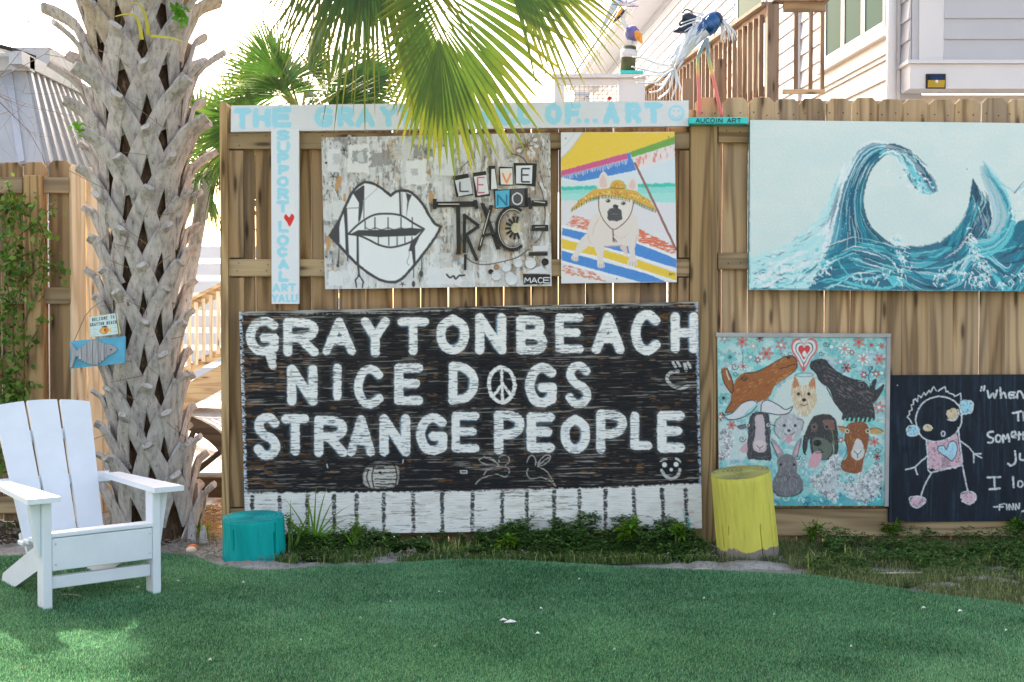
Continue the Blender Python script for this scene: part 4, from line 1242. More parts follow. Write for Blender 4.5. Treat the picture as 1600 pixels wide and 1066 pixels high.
# ------------------------------------------------------------------ header board and upright board
BLUE = (160, 216, 232)
hb = empty('header_board', U(718, 205, YF - .04), 'long white header board lettered in pale blue along the top of the fence', 'sign')
cs = [(361, 165), (1076, 157), (1076, 197), (360.5, 206)]
board(cs, YF - .0395, .038, WHITE_PAINT, hb)
c = Canvas(cs, .8, (224, 224, 226))
c.put((slice(None), slice(None)), .5 * fbm(c.X / 90, c.Y / 2.2, 3, 3), (212, 212, 214), None)
def L(ch, x0, x1, y0, y1, w=9.5): c.letter(ch, x0, y0, x1, y1, w, BLUE, 1, 1.2, None, 1.0)
for q in (('T', 365, 393, 169, 202), ('H', 395, 423, 169, 200), ('E', 425, 456, 167, 200), ('G', 491, 521, 166, 199), ('R', 527, 554, 166, 199), ('A', 555, 586, 167, 199), ('Y', 593, 621, 165, 199),
          ('T', 624, 648, 165, 198), ('O', 652, 682, 164, 198), ('N', 688, 714, 164, 197), ('W', 735, 768, 164, 197), ('A', 766, 792, 164, 196), ('L', 786, 806, 162, 195), ('L', 808, 829, 162, 195),
          ('O', 851, 878, 161, 195), ('F', 882, 908, 161, 195), ('A', 942, 968, 160, 194), ('R', 977, 1002, 160, 193), ('T', 1006, 1036, 160, 193)): L(*q)
for x in (904.5, 917, 930): c.disc(x, 189, 4.2, BLUE)
c.disc(1056.5, 177, 11, BLUE, ring=3.4)
c.disc(1053, 173.5, 1.6, BLUE); c.disc(1060, 173.5, 1.6, BLUE); c.stroke(smooth([(1050, 180), (1053, 183.5), (1058, 184), (1063, 180)], 4), 2, BLUE)
c.face('painted_face', YF - .041, PAINT, hb)

sb_ = empty('upright_board', U(445, 475, YF - .05), 'narrow upright white board with pale blue letters and a red heart', 'sign')
cs = [(423.5, 202), (467, 202), (467, 475), (424.5, 475)]
board(cs, YF - .0495, .03, WHITE_PAINT, sb_)
c = Canvas(cs, .7, (226, 227, 230))
def z7(x0, y0, x1, y1): return 340 + x0 / 3.438, 180 + y0 / 3.438, 340 + x1 / 3.438, 180 + y1 / 3.438
for ch_, q in (('S', (315, 78, 388, 138)), ('U', (318, 140, 388, 207)), ('P', (320, 203, 384, 262)), ('P', (324, 266, 384, 322)), ('O', (318, 326, 383, 388)), ('R', (320, 391, 385, 456)), ('T', (318, 459, 384, 526)),
              ('L', (325, 566, 382, 632)), ('O', (318, 640, 383, 706)), ('C', (318, 706, 376, 764)), ('A', (325, 771, 384, 830)), ('L', (326, 836, 384, 896))):
    c.letter(ch_, *z7(*q), 5.6, BLUE, 1, 1.1, None, .7)
for ch_, q in (('A', (294, 905, 338, 950)), ('R', (342, 905, 378, 950)), ('T', (378, 903, 424, 950)), ('Y', (290, 962, 326, 1006)), ('A', (326, 962, 362, 1006)), ('L', (366, 962, 392, 1006)), ('L', (394, 962, 420, 1006)), ('!', (418, 960, 432, 1004))):
    c.letter(ch_, *z7(*q), 3.6, BLUE, 1, 1.1, None, .5)
c.fill(smooth(zp(340, 180, 3.438, '384,548 398,530 412,545 405,570 387,598 372,575 357,552 366,532'), 5, True), (222, 48, 40))
c.face('painted_face', YF - .051, PAINT, sb_)

# ------------------------------------------------------------------ the big slogan board
YS = YF - .075
bs_ = empty('slogan_board', U(737, 830, YS), 'huge weathered black plywood board with white hand painted slogan and piano key border', 'sign')
cs = [(373.5, 487), (1090.5, 471.5), (1097, 826), (383.5, 836.5)]
board(cs, YS + .0012, .02, simple('plywood_edge', (150, 142, 130), .8, .2), bs_)
c = Canvas(cs, .9, (34, 34, 37))
X, Y = c.X, c.Y + (c.X - 735) * .0155          # follow the tilt of the sheet
st1 = fbm(X / 26, Y / 1.1, 1, 4); st2 = fbm(X / 40, Y / 1.5, 21, 4); big = fbm(X / 70, Y / 40, 31, 3); pat = fbm(X / 34, Y / 9, 51, 4)
W_ = (slice(None), slice(None))
def thr(n_, a, b): return np.clip((n_ - a) / (b - a), 0, 1)
wear = big * .35 + pat * .2
c.put(W_, thr(st1 + wear * .5, .70, .86) * .4, (84, 70, 58), None)
c.put(W_, thr(st2 + wear * .55, .80, .94) * .6, (176, 170, 160), None)
c.put(W_, thr(fbm(X / 18, Y / 1.2, 61, 3), .66, .76) * .7, (12, 12, 14), None)
ora = thr(fbm(X / 20, Y / 5, 71, 4) + (.12 * np.exp(-((X - 390) / 60) ** 2)), .70, .74)
c.put(W_, ora * .4, (140, 98, 52), None)
chip = 1 - .85 * thr(fbm(X / 13, Y / .95, 81, 3) + (big - .5) * .25, .60, .70)
WHT = (236, 234, 229)
# white smudges around the letters
soft = 1 - thr(st1, .42, .62)
rows = [[('G', 385, 496, 437, 556), ('R', 443, 496, 498, 557), ('A', 505, 495, 556, 555), ('Y', 563, 495, 609, 558), ('T', 621, 496, 670, 555), ('O', 682, 493, 733, 554), ('N', 742, 491, 791, 554), ('B', 808, 492, 855, 554),
         ('E', 867, 490, 912, 552), ('A', 926, 489, 976, 553), ('C', 985, 486, 1033, 555), ('H', 1048, 487, 1091, 552)],
        [('N', 450, 571, 496, 634), ('I', 517, 568, 537, 626), ('C', 553, 571, 600, 638), ('E', 616, 568, 661, 633), ('D', 702, 567, 748, 632), ('G', 821, 568, 871, 637), ('S', 883, 566, 924, 637)],
        [('S', 396, 647, 438, 718), ('T', 439, 649, 483, 712), ('R', 491, 650, 543, 714), ('A', 543, 649, 586, 713), ('N', 592, 648, 641, 713), ('G', 649, 646, 700, 711), ('E', 705, 644, 749, 707), ('P', 773, 641, 818, 710),
         ('E', 822, 644, 867, 707), ('O', 875, 647, 922, 709), ('P', 932, 642, 978, 709), ('L', 986, 643, 1019, 703), ('E', 1027, 644, 1070, 707)]]
for r_ in rows:
    for (chh, x0, y0, x1, y1) in r_:
        c.letter(chh, x0 - 1, y0 - 1, x1 + 1, y1 + 1, 15, (150, 148, 144), .40, 11, soft, 2)
for r_ in rows:
    for (chh, x0, y0, x1, y1) in r_:
        x0 += random.uniform(-1.2, 1.2); y0 += random.uniform(-1.5, 1.5)
        w_ = random.uniform(12.0, 14.5)
        c.letter(chh, x0 - .8, y0, x1 - .8, y1, w_ + 1.5, (150, 188, 214), .5, 1.5, chip, .6)
        c.letter(chh, x0, y0, x1, y1, w_, WHT, 1, 1.2, chip, .55)
c.stroke([(424, 556), (426, 572)], [15, 11], WHT, .9, 2, chip, 1.5)
# peace sign
pc = smooth([(784, 574), (768, 584), (764, 602), (770, 620), (784, 629), (799, 620), (804, 602), (799, 584)], 4, True)
c.stroke(pc + pc[:1], 6, WHT, 1, 1.4, chip, .8)
for p in ([(784, 576), (785, 628)], [(785, 600), (772, 617)], [(785, 600), (797, 616)]): c.stroke(p, 4.2, WHT, 1, 1.4, chip, .8)
# little drawings
k_ = lambda t: zp(720, 460, 2.664, t)
def sk(t, w=2.2, col=(206, 206, 202), a=.9, msk=None): c.stroke(smooth(k_(t), 5), w, col, a, 1.2, msk if msk is not None else chip, .4)
sk('905,320 870,328 858,352 880,380 915,390 948,382', 5); sk('884,284 894,302', 4); sk('902,280 912,298', 4); sk('932,290 938,316', 5); sk('945,285 956,304', 4)
sk('836,732 850,755 875,768 900,758 912,730', 4.5); sk('832,695 845,687 855,686', 3); sk('895,684 908,690 914,700', 3)
c.disc(*k_('848,710')[0], 3.8, WHT, .9); c.disc(*k_('896,708')[0], 3.8, WHT, .9); c.disc(*k_('876,730')[0], 2.6, WHT, .9)
for t in ('62,790 80,770 110,758 150,750 185,760 200,745 200,728 175,718 120,725 95,750', '160,700 160,680 180,670 200,680 200,700 185,712', '75,688 100,680 140,695 158,715 120,712 85,700 75,688', '95,676 130,684 158,712',
          '390,795 370,775 330,762 290,768 275,745 280,725', '275,700 285,676 300,672 312,690 310,712', '320,715 330,690 350,672 372,672 365,695 340,712 320,718', '320,715 350,690 365,680', '395,798 360,740 330,722'): sk(t, 1.6, (190, 186, 178), .8)
kb = lambda t: zp(360, 460, 2.666, t)
c.fill(smooth(kb('560,730 590,718 690,718 702,745 695,790 660,806 590,806 556,785'), 4, True), (206, 200, 190), .9, 3, chip, 1)
for t in ('597,722 590,760 597,803', '688,722 694,760 686,800', '575,730 568,765 580,800'): c.stroke(smooth(kb(t), 4), 2.6, (60, 50, 44), .9)
for t in ('600,745 690,742', '602,770 690,770', '606,790 684,792', '605,726 686,724'): c.stroke(kb(t), 2.2, (40, 36, 34), .9, 1.2, None, .6)
c.disc(*kb('624,743')[0], 2.2, (20, 20, 22))
for t in ('402,708 405,722', '720,690 718,702', '958,735 985,735 985,745 960,745 958,735'): c.stroke(kb(t), 1.4, WHT, .8)
# white strip with black keys
band = [(376, 771), (480, 770), (600, 769), (700, 768), (800, 766), (900, 763), (960, 762), (1030, 758), (1100, 756), (1104, 845), (376, 845)]
chip2 = 1 - .8 * thr(fbm(X / 22, Y / 1.2, 91, 4) + (fbm(X / 40, Y / 14, 95, 3) - .5) * .5, .66, .78)
c.fill(band, (132, 118, 104), .95, 2.5, None, 1.6); c.fill(band, (234, 231, 225), .97, 2.5, chip2, 1.6)
c.put(W_, (c.Y > 775) * thr(fbm(X / 30, Y / 12, 97, 4), .58, .8) * .35, (176, 156, 132), None)
xb = [394, 437, 480, 522, 557, 599.5, 646, 691, 738, 785, 823, 866, 905.5, 946, 990, 1034, 1071]
for k, x in enumerate(xb):
    y0 = 777 - (x - 394) * .018
    c.stroke([(x, y0), (x + (0 if k < 14 else 3), y0 + 62)], [6.5, 6, 5.2], (32, 32, 34), .93, 1.6, 1 - .7 * thr(fbm(X / 6, Y / 1.4, 33, 3), .55, .7), 1.4)
c.stroke([(1067, 796), (1071, 815)], 2, (70, 190, 190), .7, 1.5, chip2); c.stroke([(1076, 812), (1077, 824)], 4, (70, 190, 190), .7, 1.5, chip2)
# scuffed edges
def edge(p, q, w, col, a, n_): c.stroke([p, q], w, col, a, 3, thr(n_, .35, .55), 2.0)
edge((374, 489), (1090, 473.5), 8, (168, 164, 158), .9, st2); edge((375, 488), (385, 836), 6, (206, 214, 222), .95, fbm(X / 4, Y / 1.6, 3, 3)); edge((1089, 473), (1095, 758), 5, (176, 192, 212), .9, fbm(X / 3, Y / 2, 4, 3))
c.face('painted_face', YS, PAINT_SIGN, bs_)
sc_ = MB()

# ------------------------------------------------------------------ lips collage
YC = YF - .04
lp = empty('collage_panel', U(682, 450, YC), 'distressed grey collage panel with giant white lips and found object letters', 'artwork')
cs = [(502, 215), (859.5, 207.5), (862, 447), (508, 452)]
board(cs, YC + .001, .032, CREAMW, lp)
c = Canvas(cs, .85, (176, 170, 162)); X, Y = c.X, c.Y
t1 = fbm(X / 22, Y / 26, 3, 5); t2 = fbm(X / 5, Y / 16, 8, 4); rt = np.clip((X - 690) / 70, 0, 1)
c.put(W_, thr(t1, .38, .46) * .9, (202, 200, 197), None); c.put(W_, thr(fbm(X / 16, Y / 12, 12, 5), .56, .6) * .85, (138, 136, 134), None)
c.put(W_, rt * .75 * thr(fbm(X / 12, Y / 50, 33, 4), .3, .6), (164, 146, 128), None)
c.put(W_, thr(fbm(X / 14, Y / 30, 14, 4), .62, .68) * .8, (182, 146, 102), None)
c.put(W_, thr(t2, .62, .7) * .8, (226, 225, 222), None); c.put(W_, thr(fbm(X / 2.2, Y / 6, 18, 3), .63, .72) * .75, (78, 76, 74), None)
c.put(W_, thr(fbm(X / 9, Y / 60, 44, 4) + np.clip((Y - 400) / 200, 0, .2), .52, .66) * .7, (222, 222, 224), None)
zl = lambda t: zp(490, 200, 4.1, t)
for _ in range(70):
    x, y = random.uniform(510, 858), random.uniform(214, 445); l = random.uniform(4, 26)
    c.stroke([(x, y), (x + random.uniform(-2, 2), y + l)], [random.uniform(.6, 2.2), .4], random.choice([(70, 68, 66), (120, 116, 112), (228, 227, 224), (228, 227, 224), (150, 112, 76)]), .7, 1, None, 1)
for _ in range(24):
    x, y = random.uniform(510, 850), random.uniform(216, 440); w_, h_ = random.uniform(10, 30), random.uniform(8, 26)
    c.fill([(x, y), (x + w_, y + random.uniform(-2, 2)), (x + w_ - 1, y + h_), (x + 1, y + h_)], random.choice([(224, 224, 222), (206, 205, 202), (190, 188, 184), (150, 148, 146), (196, 176, 150)]), .6, 1.4, None, 2)
    for k in range(int(h_ / 3)):
        if random.random() < .5: c.stroke([(x + 2, y + 2 + k * 3), (x + w_ * random.uniform(.4, .9), y + 2 + k * 3)], .7, (110, 108, 106), .5, .9, None, .6)
def quad(t, col, a=.9, r=1.5): c.fill(zl(t), col, a, 1.5, None, r)
quad('90,135 170,135 168,285 90,280', (222, 222, 222)); quad('125,170 168,165 168,230 125,235', (190, 190, 192))
quad('222,110 358,100 358,288 218,285', (228, 227, 224)); quad('252,150 345,135 340,225 250,225', (150, 150, 150), .9, 3); quad('275,170 310,150 325,215 280,215', (205, 205, 205))
quad('360,150 500,140 500,240 365,250', (120, 116, 112), .7, 5); quad('590,215 725,200 720,362 592,365', (230, 230, 230)); quad('625,262 670,258 668,300 628,305', (176, 176, 178), .8)
c.fill(smooth(zl('775,150 800,125 870,125 900,150 905,280 880,305 790,300 770,270'), 4, True), (220, 220, 220), .95); quad('785,235 840,230 840,265 785,265', (196, 196, 198)); quad('120,470 205,465 200,582 120,585', (218, 218, 216)); quad('65,500 120,480 115,600 66,590', (214, 214, 214), .8)
quad('95,920 185,915 188,1012 92,1012', (222, 222, 224)); quad('735,900 943,885 943,1010 720,1005', (224, 224, 226), .85, 4); quad('805,800 890,795 895,885 805,880', (208, 206, 204), .8, 3); quad('560,60 700,60 690,180 560,185', (206, 206, 204), .7, 5); quad('630,110 690,110 690,185 640,190', (130, 130, 130), .8, 4)
for t in ('150,320 178,315 178,360 150,405 135,380', '190,430 205,425 205,470 190,468', '745,410 762,405 768,480 738,470', '85,700 108,695 105,760 82,790'): c.fill(smooth(zl(t), 4, True), (192, 142, 84), .9, 1.5, None, 1)
def star(cx, cy, r_, col=(70, 70, 72)):
    for k in range(5):
        a = k * math.pi * .4 + .3; c.stroke([(cx, cy), (cx + r_ * math.cos(a), cy + r_ * math.sin(a))], [2.4, .6], col, .9)
star(*zl('197,142')[0], 6); star(*zl('125,310')[0], 7); star(*zl('570,1000')[0], 5); c.disc(*zl('80,224')[0], 2, (50, 50, 52)); c.disc(*zl('80,826')[0], 1.6, (60, 60, 60))
DK, LW = (66, 66, 68), (230, 231, 233)
out = smooth(zl('104,690 160,600 205,500 250,410 305,358 345,348 400,365 460,405 495,435'), 6) + smooth(zl('495,435 530,408 590,402 640,425 700,490 745,570 780,615 815,632'), 6) + smooth(zl('815,632 780,700 700,810 620,910 560,970 510,988 430,975 330,915 250,845 180,770 104,690'), 6)
c.fill(out, LW, 1, 1.2)
def dk(t, a=1.0, sm=False): c.fill(smooth(zl(t), 5, True) if sm else zl(t), DK, a, 1.1)
dk('104,690 170,570 225,795 165,740'); c.fill(zl('175,580 205,690 212,790 168,740 165,640'), LW); dk('190,520 215,512 220,660 228,830 205,790 200,640'); dk('250,415 320,365 325,380 315,520 300,590 285,610 290,480'); c.stroke(zl('322,375 322,580'), 1.6, DK)
c.stroke(zl('218,515 292,512'), 1.4, (130, 130, 130)); c.stroke(zl('318,470 425,372'), 1.0, (170, 170, 170)); dk('590,415 630,430 612,470 592,580 600,470'); c.stroke(zl('552,410 558,580'), 3, DK); c.stroke(zl('566,418 566,560'), 1.2, (150, 150, 150))
dk('620,740 700,650 650,760 655,880 640,885 628,790 608,790'); c.stroke(zl('282,650 283,860 292,950'), [3.4, 4, 3], DK)
c.stroke(out, 4.4, DK, 1, 1.2, None, .4)
# mouth and teeth
mo = smooth(zl('222,680 290,615 380,560 470,550 560,562 640,610 708,648'), 6) + smooth(zl('708,648 660,705 600,740 500,765 420,750 350,715 290,690 222,680'), 6)
c.fill(mo, LW); dk('230,682 285,655 480,652 620,640 708,648 655,690 540,695 420,700 300,690'); c.stroke(mo, 3.2, DK)
for x in (330, 393, 477, 560, 632): c.stroke(zl(f'{x},{575 if x > 340 else 598} {x},648'), 2.0, DK)
for x in (415, 482, 535, 585, 630): c.stroke(zl(f'{x},698 {x},{752 if x < 560 else 735}'), 1.9, DK)
for x0, x1 in ((335, 390), (397, 474), (481, 556), (563, 630)): c.stroke(smooth(zl(f'{x0},640 {(x0 + x1) // 2},652 {x1},640'), 4), 1.6, DK)
# drips
c.stroke(zl('163,770 160,840 155,885'), [1.4, 2, 4.5], DK); c.stroke(zl('218,800 218,850'), 2, DK); c.stroke(zl('292,945 268,975 275,1020'), [2, 3, 2.4], DK); c.stroke(zl('294,945 318,985 312,1022'), [2, 3, 2.4], DK); c.disc(*zl('290,945')[0], 2.4, DK)
c.stroke(zl('642,885 640,960'), 1.6, DK); c.disc(*zl('640,1000')[0], 2.8, DK, ry=5); c.stroke(zl('690,820 692,910'), 1.6, DK); c.disc(*zl('690,935')[0], 3.0, DK, ry=5)
c.stroke(smooth(zl('610,780 612,820 598,860 612,880'), 4), 1.0, (120, 120, 120))
zr = lambda t: zp(700, 240, 5.078, t)
c.stroke(smooth(zr('150,830 200,865 280,882 380,870 520,835 580,805 640,760'), 5), 1.7, (58, 56, 54)); c.stroke(smooth(zr('715,230 750,320 772,460 760,580 735,660 690,710'), 5), 1.7, (70, 66, 62)); c.stroke(smooth(zr('95,150 110,110 160,62'), 4), 1.5, (70, 66, 62)); c.stroke(smooth(zr('500,0 580,25 630,80'), 4), 1.8, (70, 66, 62))
c.stroke(smooth(zr('-10,960 15,985 45,972 60,995 90,968 105,970 130,965'), 4), 3, (52, 52, 54)); c.fill(smooth(zr('455,590 540,520 575,600 545,660 480,630'), 4, True), (214, 206, 160), .6, 6)
for px, py in zip((812, 820, 833, 838, 806, 815, 833), (222, 217, 217, 228, 233, 240, 240)): c.stroke([(822, 228), (px, py)], [2.4, 1.2], (112, 84, 62))
c.face('painted_face', YC, PAINT, lp, 0.0)
FOUND = simple('found_black_scrap', (44, 43, 42), .5, .3, 20, .5, 60); FW = simple('found_white_scrap', (214, 214, 216), .5, .08); FG = simple('found_metal', (170, 166, 158), .35, .2, 20, .2, 60, .5, .5)
def slab(pts, d0, d1, name, mat, parent=lp):
    return MB().prism([U(x, y, YC - d0) for x, y in pts], (0, -(d1 - d0), 0)).build(name, mat, parent)
def tile(t, back, ground, chh, ink, box, wd):
    """a letter tile on a black backing"""
    e = slab(zr(back), .0005, .008, 'letter_tile', FOUND)
    slab(zr(t), .0085, .014, 'tile_card', simple('tile_card', ground, .5, .06), e)
    if chh:
        b = MB()
        x0, y0, x1, y1 = [v_ for p in zr(f'{box[0]},{box[1]} {box[2]},{box[3]}') for v_ in p]
        for stq in FONT[chh]:
            P = [tuple(float(k) for k in q.split(',')) for q in stq.lstrip('~').split()]
            if stq[0] == '~': P = smooth(P, 4)
            for (a, b1), (a2, b2) in zip(P[:-1], P[1:]):
                b.bar(U(x0 + a * (x1 - x0), y0 + b1 * (y1 - y0), YC - .0152 - random.random() * .0006), U(x0 + a2 * (x1 - x0), y0 + b2 * (y1 - y0), YC - .0152 - random.random() * .0006), wd, .002, (0, -1, 0))
        b.build('letter', simple('tile_ink', ink, .5, .1), e)
tile('55,215 175,190 195,320 85,340', '40,180 160,160 200,330 65,345', (206, 208, 214), 'L', (70, 70, 72), (95, 225, 165, 300), .007)
tile('205,185 305,170 325,320 235,335', '195,155 300,140 335,335 215,350', (222, 220, 222), 'E', (200, 108, 130), (235, 190, 290, 310), .007)
tile('345,125 370,122 390,280 342,285', '320,100 375,98 392,285 330,290', (224, 224, 222), None, None, None, 0)
tile('412,120 510,118 515,248 420,245', '405,105 515,110 520,255 405,250', (228, 222, 216), 'V', (236, 148, 98), (432, 155, 500, 235), .009)
tile('540,98 670,95 665,240 540,238', '520,75 705,80 695,262 535,248', (220, 222, 228), 'E', (64, 64, 66), (585, 120, 650, 225), .008)
tile('375,298 488,290 485,425 378,432', '360,290 492,285 490,430 372,436', (88, 180, 214), 'N', (46, 122, 156), (395, 325, 465, 412), .008)
tile('496,285 606,280 606,420 496,422', '494,282 632,275 634,425 494,424', (84, 82, 80), 'O', (202, 204, 216), (512, 312, 588, 405), .008)
def scrap(t, w, name='scrap_stroke', mat=FOUND, d=.012, dz=0.0):
    P = zr(t); b = MB()
    for i in range(len(P) - 1):
        b.bar(U(*P[i], YC - d / 2 - .0015 - dz - .0004 * i), U(*P[i + 1], YC - d / 2 - .0015 - dz - .0004 * i), w, d, (0, -1, 0))
    return b.build(name, mat, lp)
scrap('-110,405 235,400', .028); scrap('215,370 228,440', .02, dz=.013); scrap('-105,360 -105,440', .02, dz=.013); scrap('-80,402 90,402', .006, 'bolt', FG, .008, .013)
scrap('80,415 85,800', .022, dz=.001); scrap('62,500 66,760', .007, 'bolt', FG, .006, .004); scrap('130,480 130,790', .016); scrap('125,485 245,575 140,650', .016, dz=.004); scrap('150,660 230,850', .018, dz=.002)
scrap('275,400 400,760', .02); scrap('345,410 245,770', .018, dz=.004); scrap('265,395 320,470', .016, dz=.017); scrap('270,655 375,630', .016, dz=.017); scrap('330,450 255,730', .005, 'bolt', FG, .005, .017)
arc = [(510 + 118 * math.cos(a), 595 + 165 * math.sin(a)) for a in np.linspace(-.95, -5.35, 18)]
scrap(' '.join(f'{x:.0f},{y:.0f}' for x, y in arc), .024, 'bicycle_tyre', FOUND, .018)
scrap(' '.join(f'{495 + 1.0 * (x - 510) * .93 + 15:.0f},{595 + (y - 595) * .93:.0f}' for x, y in arc), .004, 'wire_ring', FG, .004, .019)
for k in range(9):
    a = 1.2 + k * .47
    scrap(f'{535 + 35 * math.cos(a):.0f},{590 + 42 * math.sin(a):.0f} {535 + 82 * math.cos(a):.0f},{590 + 92 * math.sin(a):.0f}', .012, 'petal_scrap', FOUND, .006)
scrap('665,395 790,395', .03); scrap('680,380 770,390', .006, 'spoon', FG, .006, .013); scrap('665,590 795,590', .032, dz=.001); scrap('690,585 770,582', .004, 'spoon', FG, .004, .016); scrap('640,350 655,440', .018, dz=.014)
fk = MB(); P_ = smooth(zr('650,700 650,640 640,560 625,500 640,470 665,480 660,540 640,600'), 5)
fk.tube([U(x, y, YC - .016) for x, y in P_], .0035, 5)
for dx in (-14, -4, 6, 16): fk.tube([U(*zr(f'{650 + dx},620')[0], YC - .016), U(*zr(f'{650 + dx},680')[0], YC - .016)], .0016, 4)
fk.build('bent_fork', FG, lp, True)
slab(zr('672,735 792,730 792,775 672,778'), .0005, .01, 'white_block', FW); slab(zr('640,785 790,782 790,810 640,812'), .0005, .006, 'dark_strip', FOUND)
for (x, y, r_) in ((463, 905, 38), (557, 872, 36), (655, 872, 44), (385, 970, 42), (503, 1000, 48), (385, 900, 22), (340, 938, 20), (770, 860, 28)):
    cx, cy = zr(f'{x},{y}')[0]; r3 = r_ / 5.078 / FPX * YC
    o_ = U(cx, cy, YC - .001); b = MB()
    prof = [(r3, 0), (r3, -.010), (r3 * .86, -.0125), (r3 * .78, -.009), (r3 * .3, -.008), (0.0005, -.0085)]
    n_ = 18
    for (rr_, dy) in prof:
        for k in range(n_): b.v.append((o_.x + rr_ * math.cos(2 * math.pi * k / n_), o_.y + dy, o_.z + rr_ * math.sin(2 * math.pi * k / n_)))
    for j in range(len(prof) - 1):
        for k in range(n_): b.f.append((j * n_ + k, j * n_ + (k + 1) % n_, (j + 1) * n_ + (k + 1) % n_, (j + 1) * n_ + k))
    b.build('jar_lid', {22: simple('copper_lid', (178, 136, 100), .4), 20: FOUND, 28: FOUND}.get(r_, FW), lp)
e = slab(zr('595,955 810,960 808,1035 600,1040'), .0005, .006, 'name_plate', FOUND)
for chh, x0, x1 in (('M', 608, 655), ('A', 662, 706), ('C', 715, 750), ('E', 758, 806)):
    b = MB()
    for stq in FONT[chh]:
        P = [tuple(float(k) for k in q.split(',')) for q in stq.lstrip('~').split()]
        if stq[0] == '~': P = smooth(P, 4)
        for (a, b1), (a2, b2) in zip(P[:-1], P[1:]):
            q1 = zr(f'{x0 + a * (x1 - x0)},{985 + b1 * 42}')[0]; q2 = zr(f'{x0 + a2 * (x1 - x0)},{985 + b2 * 42}')[0]
            b.bar(U(*q1, YC - .008 - random.random() * .0005), U(*q2, YC - .008 - random.random() * .0005), .0055, .002, (0, -1, 0))
    b.build('letter', FW, e)

slab(zr('610,950 700,905 740,890 810,955'), .0065, .009, 'torn_paper', FW)
for k in range(4): cx, cy = ((836, 219), (838, 229), (833, 240), (811, 236))[k]; slab(smooth([(cx - 4, cy), (cx, cy - 3), (cx + 4, cy - 1), (cx + 1, cy + 3)], 3, True), .0005, .006, 'shell_petal', FW)
slab(smooth(zr('100,845 120,822 140,845 130,880 105,875'), 3, True), .0005, .015, 'pebble', simple('blue_grey_pebble', (176, 188, 204), .4)); scrap('138,800 135,925', .014, dz=.002)
MB().tube([U(546, 214, YC + .006), U(546, 214, YC + .014)], .012, 12).build('hanger', FG, lp)
# ------------------------------------------------------------------ dog painting
YD = YF - .036
dp = empty('dog_painting', U(967, 442, YD), 'bright beach painting of a pale bulldog in a straw sombrero under a yellow parasol', 'painting')
cs = [(876.5, 207), (1054, 206), (1057.5, 441), (877, 443)]
board(cs, YD + .001, .022, CREAMW, dp)
c = Canvas(cs, .62, (222, 222, 224)); X, Y = c.X, c.Y
zd = lambda t: zp(860, 190, 3.95, t)
def pf(t, col, a=1.0, r=.5, sm=False, msk=None, soft=1.2): c.fill(smooth(zd(t), 5, True) if sm else zd(t), col, a, soft, msk, r)
def ps(t, w, col, a=1.0, r=.3, msk=None, soft=1.1): c.stroke(smooth(zd(t), 5), w, col, a, soft, msk, r)
c.put(W_, .6 * thr(fbm(X / 9, Y / 7, 3, 4), .4, .7), (232, 230, 232), None)
pf('60,60 200,68 130,160 60,250', (226, 226, 226)); ps('205,70 140,160 70,235', 5, (196, 198, 202)); ps('150,75 90,150', 1.2, (190, 190, 194), .6)
pf('205,66 770,66 770,95 485,190 66,310 66,238 130,165', (236, 200, 72)); 
pf('66,305 480,192 482,232 66,345', (206, 92, 142)); pf('485,190 768,92 768,138 505,222', (112, 166, 76)); pf('472,200 488,190 530,300 300,350 180,370 66,345 66,340 478,235', (74, 134, 206))
pf('505,225 768,140 770,215 545,290', (232, 220, 220)); stri = fbm(X / 2.5, Y / 9, 44, 4)
pf('508,232 640,185 700,220 555,285', (222, 120, 96), .75, 2, False, thr(stri, .45, .6)); pf('620,190 768,140 770,205 640,250', (206, 128, 130), .5, 2, False, thr(stri, .5, .62))
for k in range(44):
    x = 75 + k * 9.3; y = 338 - (x - 66) * .262; ps(f'{x:.0f},{y:.0f} {x + random.uniform(-5, 8):.0f},{y + random.uniform(16, 34):.0f}', .8, (226, 226, 230), .85)
pf('66,362 180,370 300,352 530,302 770,225 770,380 66,405', (212, 226, 232), .8); pf('66,402 770,378 770,500 66,490', (120, 214, 204), .85, 1); pf('66,405 770,380 770,400 66,425', (44, 190, 172), .85, 1.5)
pf('66,450 300,440 770,440 770,500 66,495', (176, 226, 220), .6, 2); pf('66,485 770,505 770,700 66,640', (224, 220, 224))
# towel
pf('140,578 250,605 235,672 92,640', (222, 110, 70), .9, 1.5, False, thr(fbm(X / 5, Y / 1.6, 8, 4), .34, .52)); pf('540,660 770,768 770,822 540,740', (222, 106, 60), .95, 1.5, False, thr(fbm(X / 5, Y / 1.6, 9, 4), .3, .5))
pf('75,655 225,690 400,740 560,755 778,850 778,905 520,830 330,775 70,700', (74, 138, 208)); pf('70,724 330,790 560,860 778,935 778,985 540,905 330,840 70,782', (232, 196, 62)); pf('70,796 300,860 600,940 720,992 560,992 300,920 70,858', (74, 138, 208))
for t in ('72,648 235,682', '70,712 330,782 560,845 778,920', '70,790 330,850 560,920 778,990', '70,865 300,932 520,990', '540,748 778,838'): ps(t, 3.6, (232, 232, 234), .95)
pf('70,872 300,940 420,992 70,992', (226, 222, 222)); pf('75,880 280,935 330,985 75,935', (216, 96, 66), .8, 2, False, thr(fbm(X / 5, Y / 1.8, 10, 4), .42, .56)); ps('72,915 200,950 340,985', 2, (196, 150, 70), .6, 1.5)
# parasol pole
ps('522,258 650,525 775,790', 3.6, (138, 88, 82))
ps('520,256 648,523 773,788', 1, (176, 126, 116), .8)
